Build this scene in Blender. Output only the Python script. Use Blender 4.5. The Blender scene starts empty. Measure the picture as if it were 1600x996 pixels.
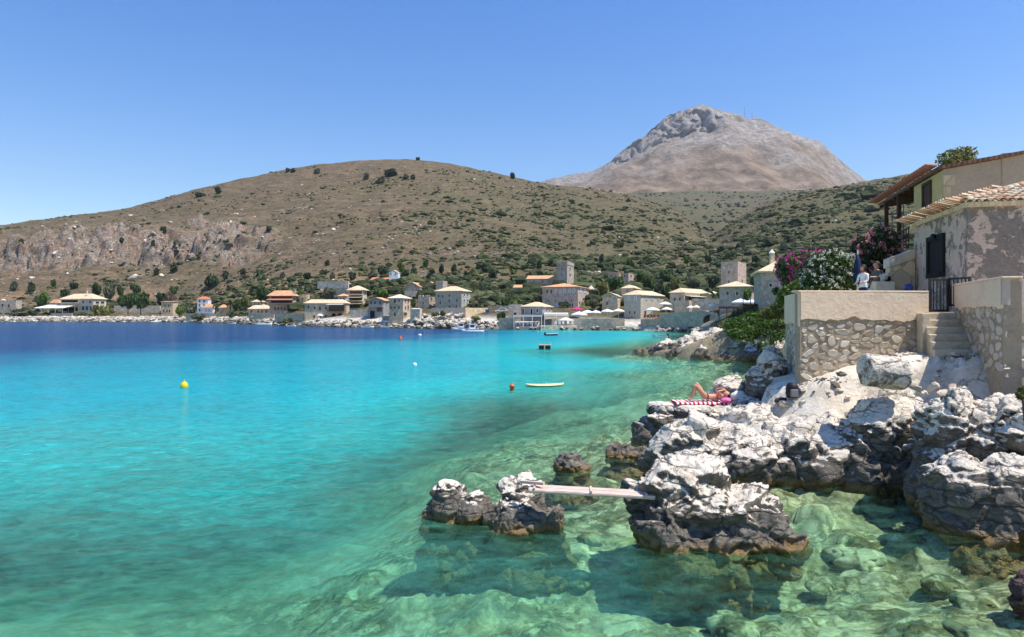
import bpy, bmesh, math, random
import numpy as np
from mathutils import Vector, Matrix
SC = bpy.context.scene
COL = SC.collection
rnd = random.Random(7)
R = math.radians
# ---------------------------------------------------------------- camera, sky, sun, exposure
F = 1043.0            # focal length in photo pixels
HZ = 489.0            # horizon row
EYE = 4.0             # eye height above the sea
cam_d = bpy.data.cameras.new("camera")
cam_d.sensor_width = 36.0
cam_d.lens = 36.0 * F / 1600.0
cam_d.shift_y = -9.0 / 1600.0
cam_d.clip_start = 0.1
cam_d.clip_end = 20000
cam = bpy.data.objects.new("camera", cam_d)
cam.location = (0, 0, EYE)
cam.rotation_euler = (R(90), 0, 0)
COL.objects.link(cam)
SC.camera = cam

SUN_EL, SUN_AZ = 63.0, 110.0          # azimuth clockwise from +Y
sv = Vector((math.cos(R(SUN_EL)) * math.sin(R(SUN_AZ)), math.cos(R(SUN_EL)) * math.cos(R(SUN_AZ)), math.sin(R(SUN_EL))))
world = bpy.data.worlds.new("World")
SC.world = world
world.use_nodes = True
wn = world.node_tree
sky = wn.nodes.new("ShaderNodeTexSky")
sky.sky_type = 'NISHITA'
sky.sun_disc = False
sky.sun_elevation = R(SUN_EL)
sky.sun_rotation = R(SUN_AZ)
sky.altitude = 0
sky.air_density = 1.25
sky.dust_density = 0.35
sky.ozone_density = 3.2
bg = wn.nodes["Background"]
bg.inputs["Strength"].default_value = 0.135
hs = wn.nodes.new("ShaderNodeHueSaturation")
hs.inputs["Saturation"].default_value = 1.38
hs.inputs["Hue"].default_value = 0.513
wn.links.new(sky.outputs[0], hs.inputs["Color"])
wn.links.new(hs.outputs[0], bg.inputs["Color"])
sun_d = bpy.data.lights.new("sun", 'SUN')
sun_d.energy = 4.7
sun_d.angle = R(0.53)
sun_d.color = (1.0, 0.94, 0.845)
sun = bpy.data.objects.new("sun", sun_d)
sun.rotation_euler = sv.to_track_quat('Z', 'Y').to_euler()
sun.location = (40, -10, 90)
COL.objects.link(sun)
SC.view_settings.view_transform = 'Standard'
SC.view_settings.look = 'None'
SC.view_settings.gamma = 1.0
SC.view_settings.exposure = 0.42
SC.view_settings.use_curve_mapping = False
SC.cycles.use_denoising = True
SC.cycles.use_adaptive_sampling = True
SC.cycles.adaptive_threshold = 0.02
SC.cycles.max_bounces = 7
SC.cycles.diffuse_bounces = 3
SC.cycles.glossy_bounces = 2
SC.cycles.transparent_max_bounces = 12
SC.cycles.volume_bounces = 0
SC.cycles.caustics_reflective = False
SC.cycles.caustics_refractive = False

# ---------------------------------------------------------------- helpers
def P(px, py, D):
    """point seen at photo pixel (px, py) standing D metres down the view axis"""
    return Vector(((px - 800) * D / F, D, EYE - (py - HZ) * D / F))
def GX(px, D): return (px - 800) * D / F
def GZ(py, D): return EYE - (py - HZ) * D / F
def srgb(*c):
    return tuple(((v / 255) / 12.92 if v / 255 <= 0.04045 else ((v / 255 + 0.055) / 1.055) ** 2.4) for v in c)

def link(o, parent=None):
    COL.objects.link(o)
    if parent is not None:
        o.parent = parent
    return o
def tag(o, label=None, cat=None, group=None, kind=None):
    if label: o["label"] = label
    if cat: o["category"] = cat
    if group: o["group"] = group
    if kind: o["kind"] = kind
    return o
def empty(name, loc, label=None, cat=None, group=None, rz=0.0):
    o = bpy.data.objects.new(name, None)
    o.empty_display_size = 0.2
    o.location = loc
    o.rotation_euler = (0, 0, rz)
    COL.objects.link(o)
    return tag(o, label, cat, group)
def mesh_np(name, V, Fc, smooth=False):
    """mesh from numpy verts and an (n,3) or (n,4) face array"""
    V = np.asarray(V, dtype=np.float32); Fc = np.asarray(Fc, dtype=np.int32)
    me = bpy.data.meshes.new(name)
    k = Fc.shape[1]
    me.vertices.add(len(V)); me.vertices.foreach_set("co", V.ravel())
    me.loops.add(Fc.size); me.loops.foreach_set("vertex_index", Fc.ravel())
    me.polygons.add(len(Fc))
    me.polygons.foreach_set("loop_start", np.arange(0, Fc.size, k, dtype=np.int32))
    me.polygons.foreach_set("loop_total", np.full(len(Fc), k, dtype=np.int32))
    me.polygons.foreach_set("use_smooth", np.full(len(Fc), smooth, dtype=bool))
    me.update(calc_edges=True)
    return me
def attr(me, name, vals):
    a = me.attributes.new(name, 'FLOAT', 'POINT')
    a.data.foreach_set("value", np.asarray(vals, dtype=np.float32))
def attrc(me, name, vals):
    a = me.attributes.new(name, 'FLOAT_COLOR', 'POINT')
    v = np.ones((len(vals), 4), dtype=np.float32); v[:, :3] = vals
    a.data.foreach_set("color", v.ravel())
def grid_faces(nr, nc):
    i = np.arange((nr - 1) * (nc - 1)); r = i // (nc - 1); c = i % (nc - 1)
    a = r * nc + c
    return np.stack([a, a + 1, a + nc + 1, a + nc], 1)

class MB:
    """collects shapes in world coordinates, builds ONE mesh object"""
    def __init__(s): s.v = []; s.f = []; s.m = []
    def add(s, vs, fs, mi=0):
        n = len(s.v); s.v += [tuple(v) for v in vs]
        for f in fs: s.f.append(tuple(n + i for i in f)); s.m.append(mi)
        return s
    def box(s, c, size, ax=None, mi=0):
        """box by centre, full size, optional axes (3 vectors)"""
        c = Vector(c); h = [x / 2 for x in size]
        ax = ax or (Vector((1, 0, 0)), Vector((0, 1, 0)), Vector((0, 0, 1)))
        vs = [c + ax[0] * (h[0] * a) + ax[1] * (h[1] * b) + ax[2] * (h[2] * d) for d in (-1, 1) for b in (-1, 1) for a in (-1, 1)]
        return s.add(vs, [(0, 2, 3, 1), (4, 5, 7, 6), (0, 1, 5, 4), (1, 3, 7, 5), (3, 2, 6, 7), (2, 0, 4, 6)], mi)
    def prism(s, ring, off, mi=0):
        """extrude polygon ring (list of points) by vector off"""
        n = len(ring); off = Vector(off)
        vs = [Vector(p) for p in ring] + [Vector(p) + off for p in ring]
        fs = [tuple(range(n - 1, -1, -1)), tuple(range(n, 2 * n))] + [(i, (i + 1) % n, n + (i + 1) % n, n + i) for i in range(n)]
        return s.add(vs, fs, mi)
    def tube(s, p0, p1, r0, r1=None, n=8, mi=0, caps=True):
        p0 = Vector(p0); p1 = Vector(p1); r1 = r0 if r1 is None else r1
        d = (p1 - p0).normalized(); a = d.orthogonal().normalized(); b = d.cross(a)
        vs = []
        for p, r in ((p0, r0), (p1, r1)):
            for i in range(n):
                t = 2 * math.pi * i / n
                vs.append(p + a * (r * math.cos(t)) + b * (r * math.sin(t)))
        fs = [(i, (i + 1) % n, n + (i + 1) % n, n + i) for i in range(n)]
        if caps: fs += [tuple(range(n - 1, -1, -1)), tuple(range(n, 2 * n))]
        return s.add(vs, fs, mi)
    def lathe(s, c, prof, n=16, mi=0):
        c = Vector(c); vs = []
        for (r, z) in prof:
            for i in range(n):
                t = 2 * math.pi * i / n
                vs.append(c + Vector((r * math.cos(t), r * math.sin(t), z)))
        fs = []
        for k in range(len(prof) - 1):
            for i in range(n):
                j = (i + 1) % n
                fs.append((k * n + i, k * n + j, (k + 1) * n + j, (k + 1) * n + i))
        return s.add(vs, fs, mi)
    def build(s, name, mat, parent=None, smooth=False, bevel=0.0):
        o0 = Vector((0, 0, 0))
        if parent is not None:
            o0 = Vector(parent.location)
            if parent.parent is not None: o0 = o0 + Vector(parent.parent.location)
        me = bpy.data.meshes.new(name)
        me.from_pydata([tuple(Vector(v) - o0) for v in s.v], [], s.f)
        for m in (mat if isinstance(mat, (list, tuple)) else [mat]): me.materials.append(m)
        if isinstance(mat, (list, tuple)): me.polygons.foreach_set("material_index", s.m)
        if smooth: me.polygons.foreach_set("use_smooth", [True] * len(me.polygons))
        bm = bmesh.new(); bm.from_mesh(me); bmesh.ops.recalc_face_normals(bm, faces=bm.faces); bm.to_mesh(me); bm.free()
        o = bpy.data.objects.new(name, me)
        if bevel:
            b = o.modifiers.new("b", 'BEVEL'); b.width = bevel; b.segments = 2; b.limit_method = 'ANGLE'
        return link(o, parent)
def copy_tree(o, parent=None):
    c = o.copy(); COL.objects.link(c); c.parent = parent
    for ch in list(o.children): copy_tree(ch, c)
    return c

# ---------------------------------------------------------------- noise (numpy)
def _h(ix, iy, iz, seed):
    with np.errstate(over='ignore'):
        h = (ix.astype(np.uint32) * np.uint32(374761393) + iy.astype(np.uint32) * np.uint32(668265263)
             + iz.astype(np.uint32) * np.uint32(2147483647 ^ 0x5bd1e995) + np.uint32((seed * 1274126177) & 0xffffffff))
        h = (h ^ (h >> np.uint32(13))) * np.uint32(1274126177)
        h = (h ^ (h >> np.uint32(16))) * np.uint32(2246822519)
        h = h ^ (h >> np.uint32(15))
    return h.astype(np.float64) / 4294967295.0
def vnoise(p, seed=0):
    p = np.asarray(p, dtype=np.float64); i = np.floor(p).astype(np.int64); f = p - i; w = f * f * (3 - 2 * f)
    out = 0
    for dx in (0, 1):
        for dy in (0, 1):
            for dz in (0, 1):
                wt = (w[:, 0] if dx else 1 - w[:, 0]) * (w[:, 1] if dy else 1 - w[:, 1]) * (w[:, 2] if dz else 1 - w[:, 2])
                out = out + wt * _h(i[:, 0] + dx, i[:, 1] + dy, i[:, 2] + dz, seed)
    return out * 2 - 1
def fbm(p, octv=4, seed=0, gain=0.5, lac=2.03, ridged=False):
    p = np.asarray(p, dtype=np.float64); a, s, t = 1.0, 0.0, 0.0
    for k in range(octv):
        n = vnoise(p, seed + k * 17)
        s = s + a * ((1 - 2 * np.abs(n)) if ridged else n); t += a; a *= gain; p = p * lac + 3.7
    return s / t
def worley(p, seed=0):
    p = np.asarray(p, dtype=np.float64); i = np.floor(p).astype(np.int64)
    f1 = np.full(len(p), 9.0); f2 = np.full(len(p), 9.0); cid = np.zeros(len(p))
    for dx in (-1, 0, 1):
        for dy in (-1, 0, 1):
            for dz in (-1, 0, 1):
                j = i + np.array([dx, dy, dz])
                c = np.stack([j[:, k] + _h(j[:, 0], j[:, 1], j[:, 2], seed + 11 * k + 1) for k in range(3)], 1)
                d = np.sqrt(((p - c) ** 2).sum(1)); r = _h(j[:, 0], j[:, 1], j[:, 2], seed + 77)
                n1 = d < f1
                f2 = np.where(n1, f1, np.minimum(f2, d)); cid = np.where(n1, r, cid); f1 = np.where(n1, d, f1)
    return f1, f2, cid
def facets(p, seed=0, k=1.0):
    """cell noise with a random tilt per cell: flat broken faces; returns height, edge distance"""
    p = np.asarray(p, dtype=np.float64); i = np.floor(p).astype(np.int64)
    f1 = np.full(len(p), 9.0); f2 = np.full(len(p), 9.0); best = np.zeros(len(p))
    for dx in (-1, 0, 1):
        for dy in (-1, 0, 1):
            for dz in (-1, 0, 1):
                j = i + np.array([dx, dy, dz]); a = (j[:, 0], j[:, 1], j[:, 2])
                dv = p - np.stack([j[:, q] + _h(*a, seed + 11 * q + 1) for q in range(3)], 1)
                d = np.sqrt((dv ** 2).sum(1)); t = np.stack([_h(*a, seed + 31 + q) - .5 for q in range(3)], 1)
                val = (dv * t).sum(1) * 2 * k + (_h(*a, seed + 77) - .5)
                n1 = d < f1; f2 = np.where(n1, f1, np.minimum(f2, d)); best = np.where(n1, val, best); f1 = np.where(n1, d, f1)
    return best, f2 - f1
def p2(x, y, z=0.0): return np.stack([np.ravel(x), np.ravel(y), np.zeros(np.size(x)) + z], 1)

# ---------------------------------------------------------------- materials
class NT:
    def __init__(s, name):
        s.mat = bpy.data.materials.new(name); s.mat.use_nodes = True
        s.t = s.mat.node_tree; s.t.nodes.clear()
        s.out = s.t.nodes.new("ShaderNodeOutputMaterial")
    def n(s, typ, props=None, **inp):
        nd = s.t.nodes.new(typ)
        for k, v in (props or {}).items(): setattr(nd, k, v)
        for k, v in inp.items():
            key = int(k[1:]) if k[0] == 'i' and k[1:].isdigit() else k.replace('_', ' ')
            s.set(nd.inputs[key], v)
        return nd
    def set(s, sock, v):
        if isinstance(v, bpy.types.NodeSocket): s.t.links.new(v, sock)
        elif isinstance(v, bpy.types.Node): s.t.links.new(v.outputs[0], sock)
        else:
            if isinstance(v, (tuple, list)) and len(v) == 3 and sock.type == 'RGBA': v = (*v, 1)
            sock.default_value = v
    def noise(s, vec, scale, detail=4, rough=0.55, dist=0.0, typ='FBM'):
        return s.n("ShaderNodeTexNoise", None, Vector=vec, Scale=scale, Detail=detail, Roughness=rough, Distortion=dist)
    def ramp(s, fac, stops, interp='LINEAR'):
        r = s.n("ShaderNodeValToRGB", None, Fac=fac); cr = r.color_ramp; cr.interpolation = interp
        while len(cr.elements) > 1: cr.elements.remove(cr.elements[-1])
        for k, (pos, c) in enumerate(stops):
            e = cr.elements[0] if k == 0 else cr.elements.new(pos)
            e.position = pos; c = (c, c, c) if isinstance(c, (int, float)) else c
            e.color = (*c, 1)
        return r
    def mix(s, fac, a, b, blend='MIX'):
        m = s.n("ShaderNodeMix", {"data_type": 'RGBA', "blend_type": blend})
        s.set(m.inputs[0], fac); s.set(m.inputs[6], a); s.set(m.inputs[7], b)
        return m.outputs[2]
    def math(s, op, a, b=0.0, clamp=False):
        m = s.n("ShaderNodeMath", {"operation": op, "use_clamp": clamp}); s.set(m.inputs[0], a); s.set(m.inputs[1], b)
        return m.outputs[0]
    def mapr(s, v, a, b, c=0.0, d=1.0):
        m = s.n("ShaderNodeMapRange", None); s.set(m.inputs[0], v)
        for k, x in zip((1, 2, 3, 4), (a, b, c, d)): m.inputs[k].default_value = x
        return m.outputs[0]
    def pos(s): return s.n("ShaderNodeNewGeometry").outputs["Position"]
    def obj(s): return s.n("ShaderNodeTexCoord").outputs["Object"]
    def rand(s): return s.n("ShaderNodeObjectInfo").outputs["Random"]
    def attr(s, name): return s.n("ShaderNodeAttribute", {"attribute_name": name})
    def bump(s, h, strength=0.3, dist=0.05):
        return s.n("ShaderNodeBump", None, Height=h, Strength=strength, Distance=dist).outputs[0]
    def pbr(s, color, rough=0.85, normal=None, spec=0.3, **kw):
        b = s.n("ShaderNodeBsdfPrincipled", None, Base_Color=color, Roughness=rough)
        b.inputs["Specular IOR Level"].default_value = spec
        if normal is not None: s.set(b.inputs["Normal"], normal)
        for k, v in kw.items(): s.set(b.inputs[k.replace('_', ' ')], v)
        s.t.links.new(b.outputs[0], s.out.inputs[0]); return b
def plain(name, col, rough=0.7, scale=3.0, var=0.18, bump=0.15, bd=0.01, spec=0.3, metal=0.0, pos=True, detail=5):
    """one colour with mottled variation and fine relief"""
    m = NT(name); v = m.pos() if pos else m.obj()
    n = m.noise(v, scale, detail, 0.6)
    n2 = m.noise(v, scale * 7, 3, 0.6)
    f = m.math('ADD', m.math('MULTIPLY', n.outputs[0], 0.7), m.math('MULTIPLY', n2.outputs[0], 0.3))
    lo = tuple(c * (1 - var * 1.6) for c in col); hi = tuple(min(1, c * (1 + var)) for c in col)
    c = m.ramp(f, [(0.3, lo), (0.5, col), (0.72, hi)])
    m.pbr(c.outputs[0], rough, m.bump(n2.outputs[0], bump, bd), spec, Metallic=metal)
    return m.mat
# ---------------------------------------------------------------- terrain: hills lofted over measured lines
def zc(z): return ('z', z)
# per photo column: shore, behind shore, village ground, behind village, lower slope, upper slope, ridge, far side
KN = {
 -500: [(360, zc(-1.5)), (366, zc(1.6)), (385, 492), (440, 470), (500, 440), (540, 400), (700, 385), (1000, zc(30))],
 0:    [(294, zc(-1.5)), (301, zc(1.4)), (322, 491), (365, 462), (415, 425), (442, 374), (600, 352), (900, zc(50))],
 100:  [(294, zc(-1.5)), (301, zc(1.4)), (322, 491), (365, 462), (415, 414), (442, 366), (620, 340), (900, zc(60))],
 200:  [(294, zc(-1.5)), (301, zc(1.4)), (322, 492), (365, 462), (418, 419), (445, 367), (640, 325), (950, zc(70))],
 300:  [(286, zc(-1.5)), (293, zc(1.4)), (312, 491), (355, 456), (410, 411), (440, 369), (655, 299), (980, zc(80))],
 400:  [(236, zc(-1.5)), (243, zc(1.4)), (265, 490), (320, 448), (400, 408), (432, 376), (680, 276), (1000, zc(100))],
 470:  [(204, zc(-1.5)), (211, zc(1.5)), (240, 482), (300, 438), (390, 398), (435, 370), (690, 262), (1000, zc(100))],
 560:  [(187, zc(-1.5)), (193, zc(1.7)), (222, 474), (280, 436), (380, 388), (460, 345), (700, 252), (1000, zc(110))],
 640:  [(178, zc(-1.5)), (184, zc(1.9)), (212, 470), (272, 436), (375, 385), (470, 335), (705, 250), (1000, zc(110))],
 700:  [(170, zc(-1.5)), (176, zc(2.2)), (206, 472), (268, 438), (370, 386), (475, 336), (705, 256), (1000, zc(110))],
 780:  [(163, zc(-1.5)), (168, zc(1.8)), (198, 476), (262, 440), (368, 390), (478, 342), (700, 272), (1000, zc(100))],
 860:  [(159, zc(-1.5)), (162, zc(1.2)), (194, 470), (258, 434), (366, 392), (476, 350), (690, 288), (1000, zc(90))],
 950:  [(156, zc(-1.5)), (159, zc(1.2)), (190, 474), (250, 442), (355, 400), (470, 358), (680, 300), (1000, zc(80))],
 1020: [(152, zc(-1.5)), (155, zc(1.2)), (186, 474), (245, 445), (350, 405), (465, 366), (670, 315), (1000, zc(70))],
 1070: [(141, zc(-1.5)), (145, zc(1.4)), (184, 474), (242, 448), (345, 412), (455, 378), (620, 338), (1000, zc(60))],
 1105: [(124, zc(-1.5)), (130, zc(1.8)), (180, 474), (238, 450), (340, 416), (440, 392), (580, 368), (1000, zc(60))],
 1150: [(100, zc(1.0)), (112, zc(3.0)), (170, 474), (230, 448), (335, 410), (440, 378), (590, 344), (1000, zc(60))],
 1200: [(92, zc(2.6)), (100, zc(3.6)), (155, 470), (220, 442), (330, 402), (440, 362), (610, 318), (1000, zc(70))],
 1260: [(86, zc(3.0)), (94, zc(4.0)), (140, 462), (200, 434), (315, 392), (430, 350), (630, 301), (1000, zc(80))],
 1330: [(80, zc(3.2)), (88, zc(4.4)), (128, 458), (185, 426), (300, 380), (425, 338), (640, 288), (1000, zc(80))],
 1450: [(74, zc(3.4)), (82, zc(4.8)), (118, 455), (175, 418), (285, 368), (420, 322), (640, 270), (1000, zc(90))],
 1700: [(70, zc(3.6)), (78, zc(5.0)), (110, 452), (165, 412), (275, 356), (410, 310), (640, 255), (1000, zc(90))],
 2150: [(70, zc(3.6)), (78, zc(5.0)), (110, 452), (165, 412), (275, 356), (410, 310), (640, 255), (1000, zc(90))],
}
def smoothcurve(x, xk, yk):
    """monotone-ish cubic through knots"""
    xk = np.asarray(xk, float); yk = np.asarray(yk, float)
    m = np.gradient(yk, xk); d = np.diff(yk) / np.diff(xk)
    for i in range(len(d)):
        lim = 3 * abs(d[i])
        m[i] = np.clip(m[i], -lim, lim) if lim else 0; m[i + 1] = np.clip(m[i + 1], -lim, lim) if lim else 0
    i = np.clip(np.searchsorted(xk, x) - 1, 0, len(xk) - 2); h = xk[i + 1] - xk[i]; t = (x - xk[i]) / h
    return ((2 * t**3 - 3 * t**2 + 1) * yk[i] + (t**3 - 2 * t**2 + t) * h * m[i] + (-2 * t**3 + 3 * t**2) * yk[i + 1] + (t**3 - t**2) * h * m[i + 1])
kx = sorted(KN)
KD = np.array([[r[0] for r in KN[k]] for k in kx], float)
KZ = np.array([[(r[1][1] if isinstance(r[1], tuple) else GZ(r[1], r[0])) for r in KN[k]] for k in kx], float)
def loft_cols(px, KD=KD, KZ=KZ, kx=kx):
    return (np.stack([smoothcurve(px, kx, KD[:, j]) for j in range(KD.shape[1])], 1),
            np.stack([smoothcurve(px, kx, KZ[:, j]) for j in range(KD.shape[1])], 1))
SEG = [5, 14, 26, 40, 56, 70, 14]
tt = np.concatenate([k + np.arange(n) / n for k, n in enumerate(SEG)] + [[len(SEG)]])
HPX = np.arange(-500, 2151, 3.2)
def hill_at(px, t):
    """base heights and depths for arrays px,t (same length)"""
    D, Z = loft_cols(px); k = np.clip(np.floor(t).astype(int), 0, D.shape[1] - 2); f = t - k; r = np.arange(len(px))
    d = D[r, k] * (1 - f) + D[r, k + 1] * f; z = Z[r, k] * (1 - f) + Z[r, k + 1] * f
    return d, z
def hill_noise(X, Y, Z, t, px):
    """relief added to the loft; returns dz, cliff mask, greenness"""
    p = np.stack([X, Y, Z * 0], 1)
    amp = np.clip((t - 1.2) / 2.0, 0, 1)
    dz = fbm(p / 60, 4, 3) * 5.0 * amp * np.clip((6.4 - t) / 1.2, 0.15, 1) + fbm(p / 11, 4, 9) * 1.0 * amp
    dz += fbm(p / 30, 3, 21, ridged=True) * 2.2 * amp * np.clip((t - 3), 0, 1) * np.clip((6.2 - t), 0.1, 1)
    wob = fbm(p / 25, 3, 31) * 0.35
    cl = np.clip((t - 3.85 + wob) / 0.25, 0, 1) * np.clip((5.25 + wob - t) / 0.25, 0, 1)
    cl *= np.clip((430 + 70 * wob / 0.35 - px) / 70, 0, 1)
    q = np.stack([X, Y, Z], 1)
    f1, f2, cid = worley(q / np.array([13.0, 13.0, 22.0]) + fbm(q / 9, 2, 5)[:, None] * 0.35, 4)
    g1, g2, cid2 = worley(q / np.array([4.5, 4.5, 7.0]), 8)
    dz += cl * ((cid - 0.5) * 13 + (cid2 - 0.5) * 6.0 - 7 * np.exp(-(f2 - f1) / 0.08) - 2 * np.exp(-(g2 - g1) / 0.1) + fbm(q / 3.0, 3, 61, ridged=True) * 1.6)
    green = np.clip((px - 520) / 420, 0, 1) * 0.62 + 0.55 * np.exp(-((t - 2.3) / 0.9) ** 2) + 0.35 * fbm(p / 45, 3, 51)
    green += 0.25 * np.clip((px - 1080) / 150, 0, 1)
    green *= np.clip((6.6 - t) / 1.2, 0.25, 1)
    return dz, cl, np.clip(green, 0, 1)
pxg, tg = np.meshgrid(HPX, tt)
hp, ht = pxg.ravel(), tg.ravel()
hD, hZ = hill_at(hp, ht)
hX = (hp - 800) * hD / F
dz, cliffm, greenm = hill_noise(hX, hD, hZ, ht, hp)
HG_D = hD.reshape(len(tt), len(HPX)); HG_Z = (hZ + dz).reshape(len(tt), len(HPX))
def hill_hit(px, row):
    """point of the hill surface seen at photo column px nearest to row"""
    f = (px - HPX[0]) / (HPX[1] - HPX[0]); i = int(f); f -= i; a = slice(24, len(tt) - 12)
    D = HG_D[a, i] * (1 - f) + HG_D[a, i + 1] * f; Z = HG_Z[a, i] * (1 - f) + HG_Z[a, i + 1] * f
    D = np.interp(np.arange(0, len(D) - 1, .2), np.arange(len(D)), D); Z = np.interp(np.arange(0, len(Z) - 1, .2), np.arange(len(Z)), Z)
    k = int(np.argmin(np.abs(HZ - (Z - EYE) * F / D - row))); return Vector(((px - 800) * D[k] / F, D[k], Z[k]))
me = mesh_np("hill", np.stack([hX, hD, hZ + dz], 1), grid_faces(len(tt), len(HPX)), True)
attr(me, "cliff", cliffm); attr(me, "green", greenm)
attr(me, "shore", np.clip((1.32 - ht) / 0.25, 0, 1) * np.clip((1120 - hp) / 40, 0, 1))
attr(me, "earth", np.clip(np.exp(-((ht - 2.75) / 0.35) ** 2) * 1.2 * np.clip((900 - hp) / 200, 0, 1), 0, 1))

m = NT("dry_hillside"); v = m.pos()
mapd = m.n("ShaderNodeMapping", None, Vector=v); mapd.inputs["Scale"].default_value = (0.6, 0.6, 2.2)
mapc = m.n("ShaderNodeMapping", None, Vector=v); mapc.inputs["Scale"].default_value = (0.5, 0.5, 2.4)
n_big = m.noise(v, 0.022, 4, 0.6); n_mid = m.noise(mapc.outputs[0], 0.16, 6, 0.72); n_sm = m.noise(mapd.outputs[0], 0.7, 6, 0.72)
base = m.ramp(n_sm.outputs[0], [(0.34, (0.030, 0.030, 0.015)), (0.45, (0.085, 0.07, 0.04)), (0.54, (0.155, 0.115, 0.072)), (0.64, (0.28, 0.22, 0.15)), (0.72, (0.52, 0.45, 0.36))])
tan = m.ramp(n_mid.outputs[0], [(0.34, (0.036, 0.038, 0.018)), (0.46, (0.098, 0.078, 0.044)), (0.55, (0.165, 0.115, 0.07)), (0.68, (0.30, 0.205, 0.13))])
c = m.mix(0.5, base.outputs[0], tan.outputs[0])
grn = m.ramp(n_sm.outputs[0], [(0.32, (0.034, 0.046, 0.018)), (0.55, (0.095, 0.105, 0.045)), (0.75, (0.19, 0.18, 0.09))])
gf = m.math('MULTIPLY', m.attr("green").outputs["Fac"], m.ramp(n_mid.outputs[0], [(0.38, 0.0), (0.56, 1.0)]).outputs[0])
c = m.mix(gf, c, grn.outputs[0])
red = m.ramp(n_sm.outputs[0], [(0.35, (0.20, 0.115, 0.062)), (0.6, (0.36, 0.235, 0.14))])
c = m.mix(m.math('MULTIPLY', m.attr("earth").outputs["Fac"], m.ramp(n_big.outputs[0], [(0.46, 0.0), (0.56, 0.8)]).outputs[0]), c, red.outputs[0])
vor = m.n("ShaderNodeTexVoronoi", {"feature": 'F1'}, Vector=v, Scale=0.42)
stones = m.math('MULTIPLY', m.ramp(vor.outputs["Distance"], [(0.10, 1.0), (0.22, 0.0)]).outputs[0], m.ramp(n_mid.outputs[0], [(0.53, 0.0), (0.62, 1.0)]).outputs[0])
c = m.mix(m.math('MULTIPLY', stones, 0.7), c, (0.52, 0.47, 0.39))
rk_n = m.noise(v, 0.16, 6, 0.7); rk_f = m.noise(v, 0.9, 5, 0.7)
rock = m.ramp(rk_f.outputs[0], [(0.30, (0.06, 0.05, 0.042)), (0.46, (0.19, 0.16, 0.13)), (0.60, (0.33, 0.285, 0.235)), (0.74, (0.50, 0.45, 0.38))])
rustf = m.ramp(rk_n.outputs[0], [(0.47, 0.0), (0.62, 0.6)])
rock = m.mix(rustf.outputs[0], rock.outputs[0], m.ramp(rk_f.outputs[0], [(0.3, (0.12, 0.055, 0.03)), (0.65, (0.36, 0.20, 0.125))]).outputs[0])
cf = m.math('MULTIPLY', m.attr("cliff").outputs["Fac"], m.ramp(m.noise(v, 0.25, 4).outputs[0], [(0.34, 0.25), (0.46, 1.0)]).outputs[0])
c = m.mix(cf, c, rock)
peb = m.ramp(m.noise(v, 1.1, 5, 0.7).outputs[0], [(0.3, (0.22, 0.19, 0.15)), (0.5, (0.60, 0.55, 0.47)), (0.7, (0.80, 0.76, 0.68))])
c = m.mix(m.attr("shore").outputs["Fac"], c, peb.outputs[0])
m.pbr(c, 0.95, m.bump(n_sm.outputs[0], 0.9, 0.6), 0.1)
MAT_HILL = m.mat
me.materials.append(MAT_HILL)
tag(link(bpy.data.objects.new("hill", me)), kind="structure")

# ---- valley slopes behind the hills and the far mountain
def loft(name, KN, mat, px0, px1, step, seg, noisefn, kind="structure"):
    kx = sorted(KN)
    KD = np.array([[r[0] for r in KN[k]] for k in kx], float)
    KZ = np.array([[(r[1][1] if isinstance(r[1], tuple) else GZ(r[1], r[0])) for r in KN[k]] for k in kx], float)
    px = np.arange(px0, px1 + 0.1, step); t = np.concatenate([k + np.arange(n) / n for k, n in enumerate(seg)] + [[len(seg)]])
    D, Z = loft_cols(px, KD, KZ, kx)
    pg, tg = np.meshgrid(px, t); pg, tg = pg.ravel(), tg.ravel()
    k = np.clip(np.floor(tg).astype(int), 0, D.shape[1] - 2); f = tg - k
    ci = np.tile(np.arange(len(px)), len(t))
    d = D[ci, k] * (1 - f) + D[ci, k + 1] * f; z = Z[ci, k] * (1 - f) + Z[ci, k + 1] * f
    X = (pg - 800) * d / F
    V = np.stack([X, d, z], 1)
    attrs = noisefn(V, tg, pg)
    me = mesh_np(name, V, grid_faces(len(t), len(px)), True)
    for a, vv in attrs.items(): attr(me, a, vv)
    me.materials.append(mat)
    o = link(bpy.data.objects.new(name, me)); tag(o, kind=kind)
    return o, V, len(t), len(px)
def vn(V, t, px):
    V[:, 2] += (fbm(V / np.array([160, 160, 1e9]), 4, 71) * 14 + fbm(V / np.array([40, 40, 1e9]), 3, 72, ridged=True) * 4) * np.clip((3.0 - t), 0.1, 1)
    return {"green": np.clip(0.75 + 0.5 * fbm(V / 120, 3, 73), 0, 1), "cliff": t * 0, "shore": t * 0, "earth": t * 0}
VAL = {700: [(620, 420), (900, 340), (1300, 318), (1700, 312), (2300, zc(200))],
       950: [(600, 410), (900, 350), (1300, 318), (1750, 304), (2300, zc(260))],
       1050: [(560, 405), (900, 360), (1350, 322), (1800, 300), (2300, zc(280))],
       1150: [(560, 402), (900, 358), (1350, 324), (1800, 299), (2300, zc(280))],
       1300: [(620, 400), (900, 350), (1300, 318), (1750, 296), (2300, zc(270))],
       1500: [(650, 390), (900, 340), (1300, 312), (1700, 294), (2300, zc(250))],
       1900: [(650, 390), (900, 340), (1300, 312), (1700, 294), (2300, zc(250))]}
val_o, val_V, val_r, val_c = loft("valley", VAL, MAT_HILL, 700, 1900, 4, [40, 50, 40, 10], vn)

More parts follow.
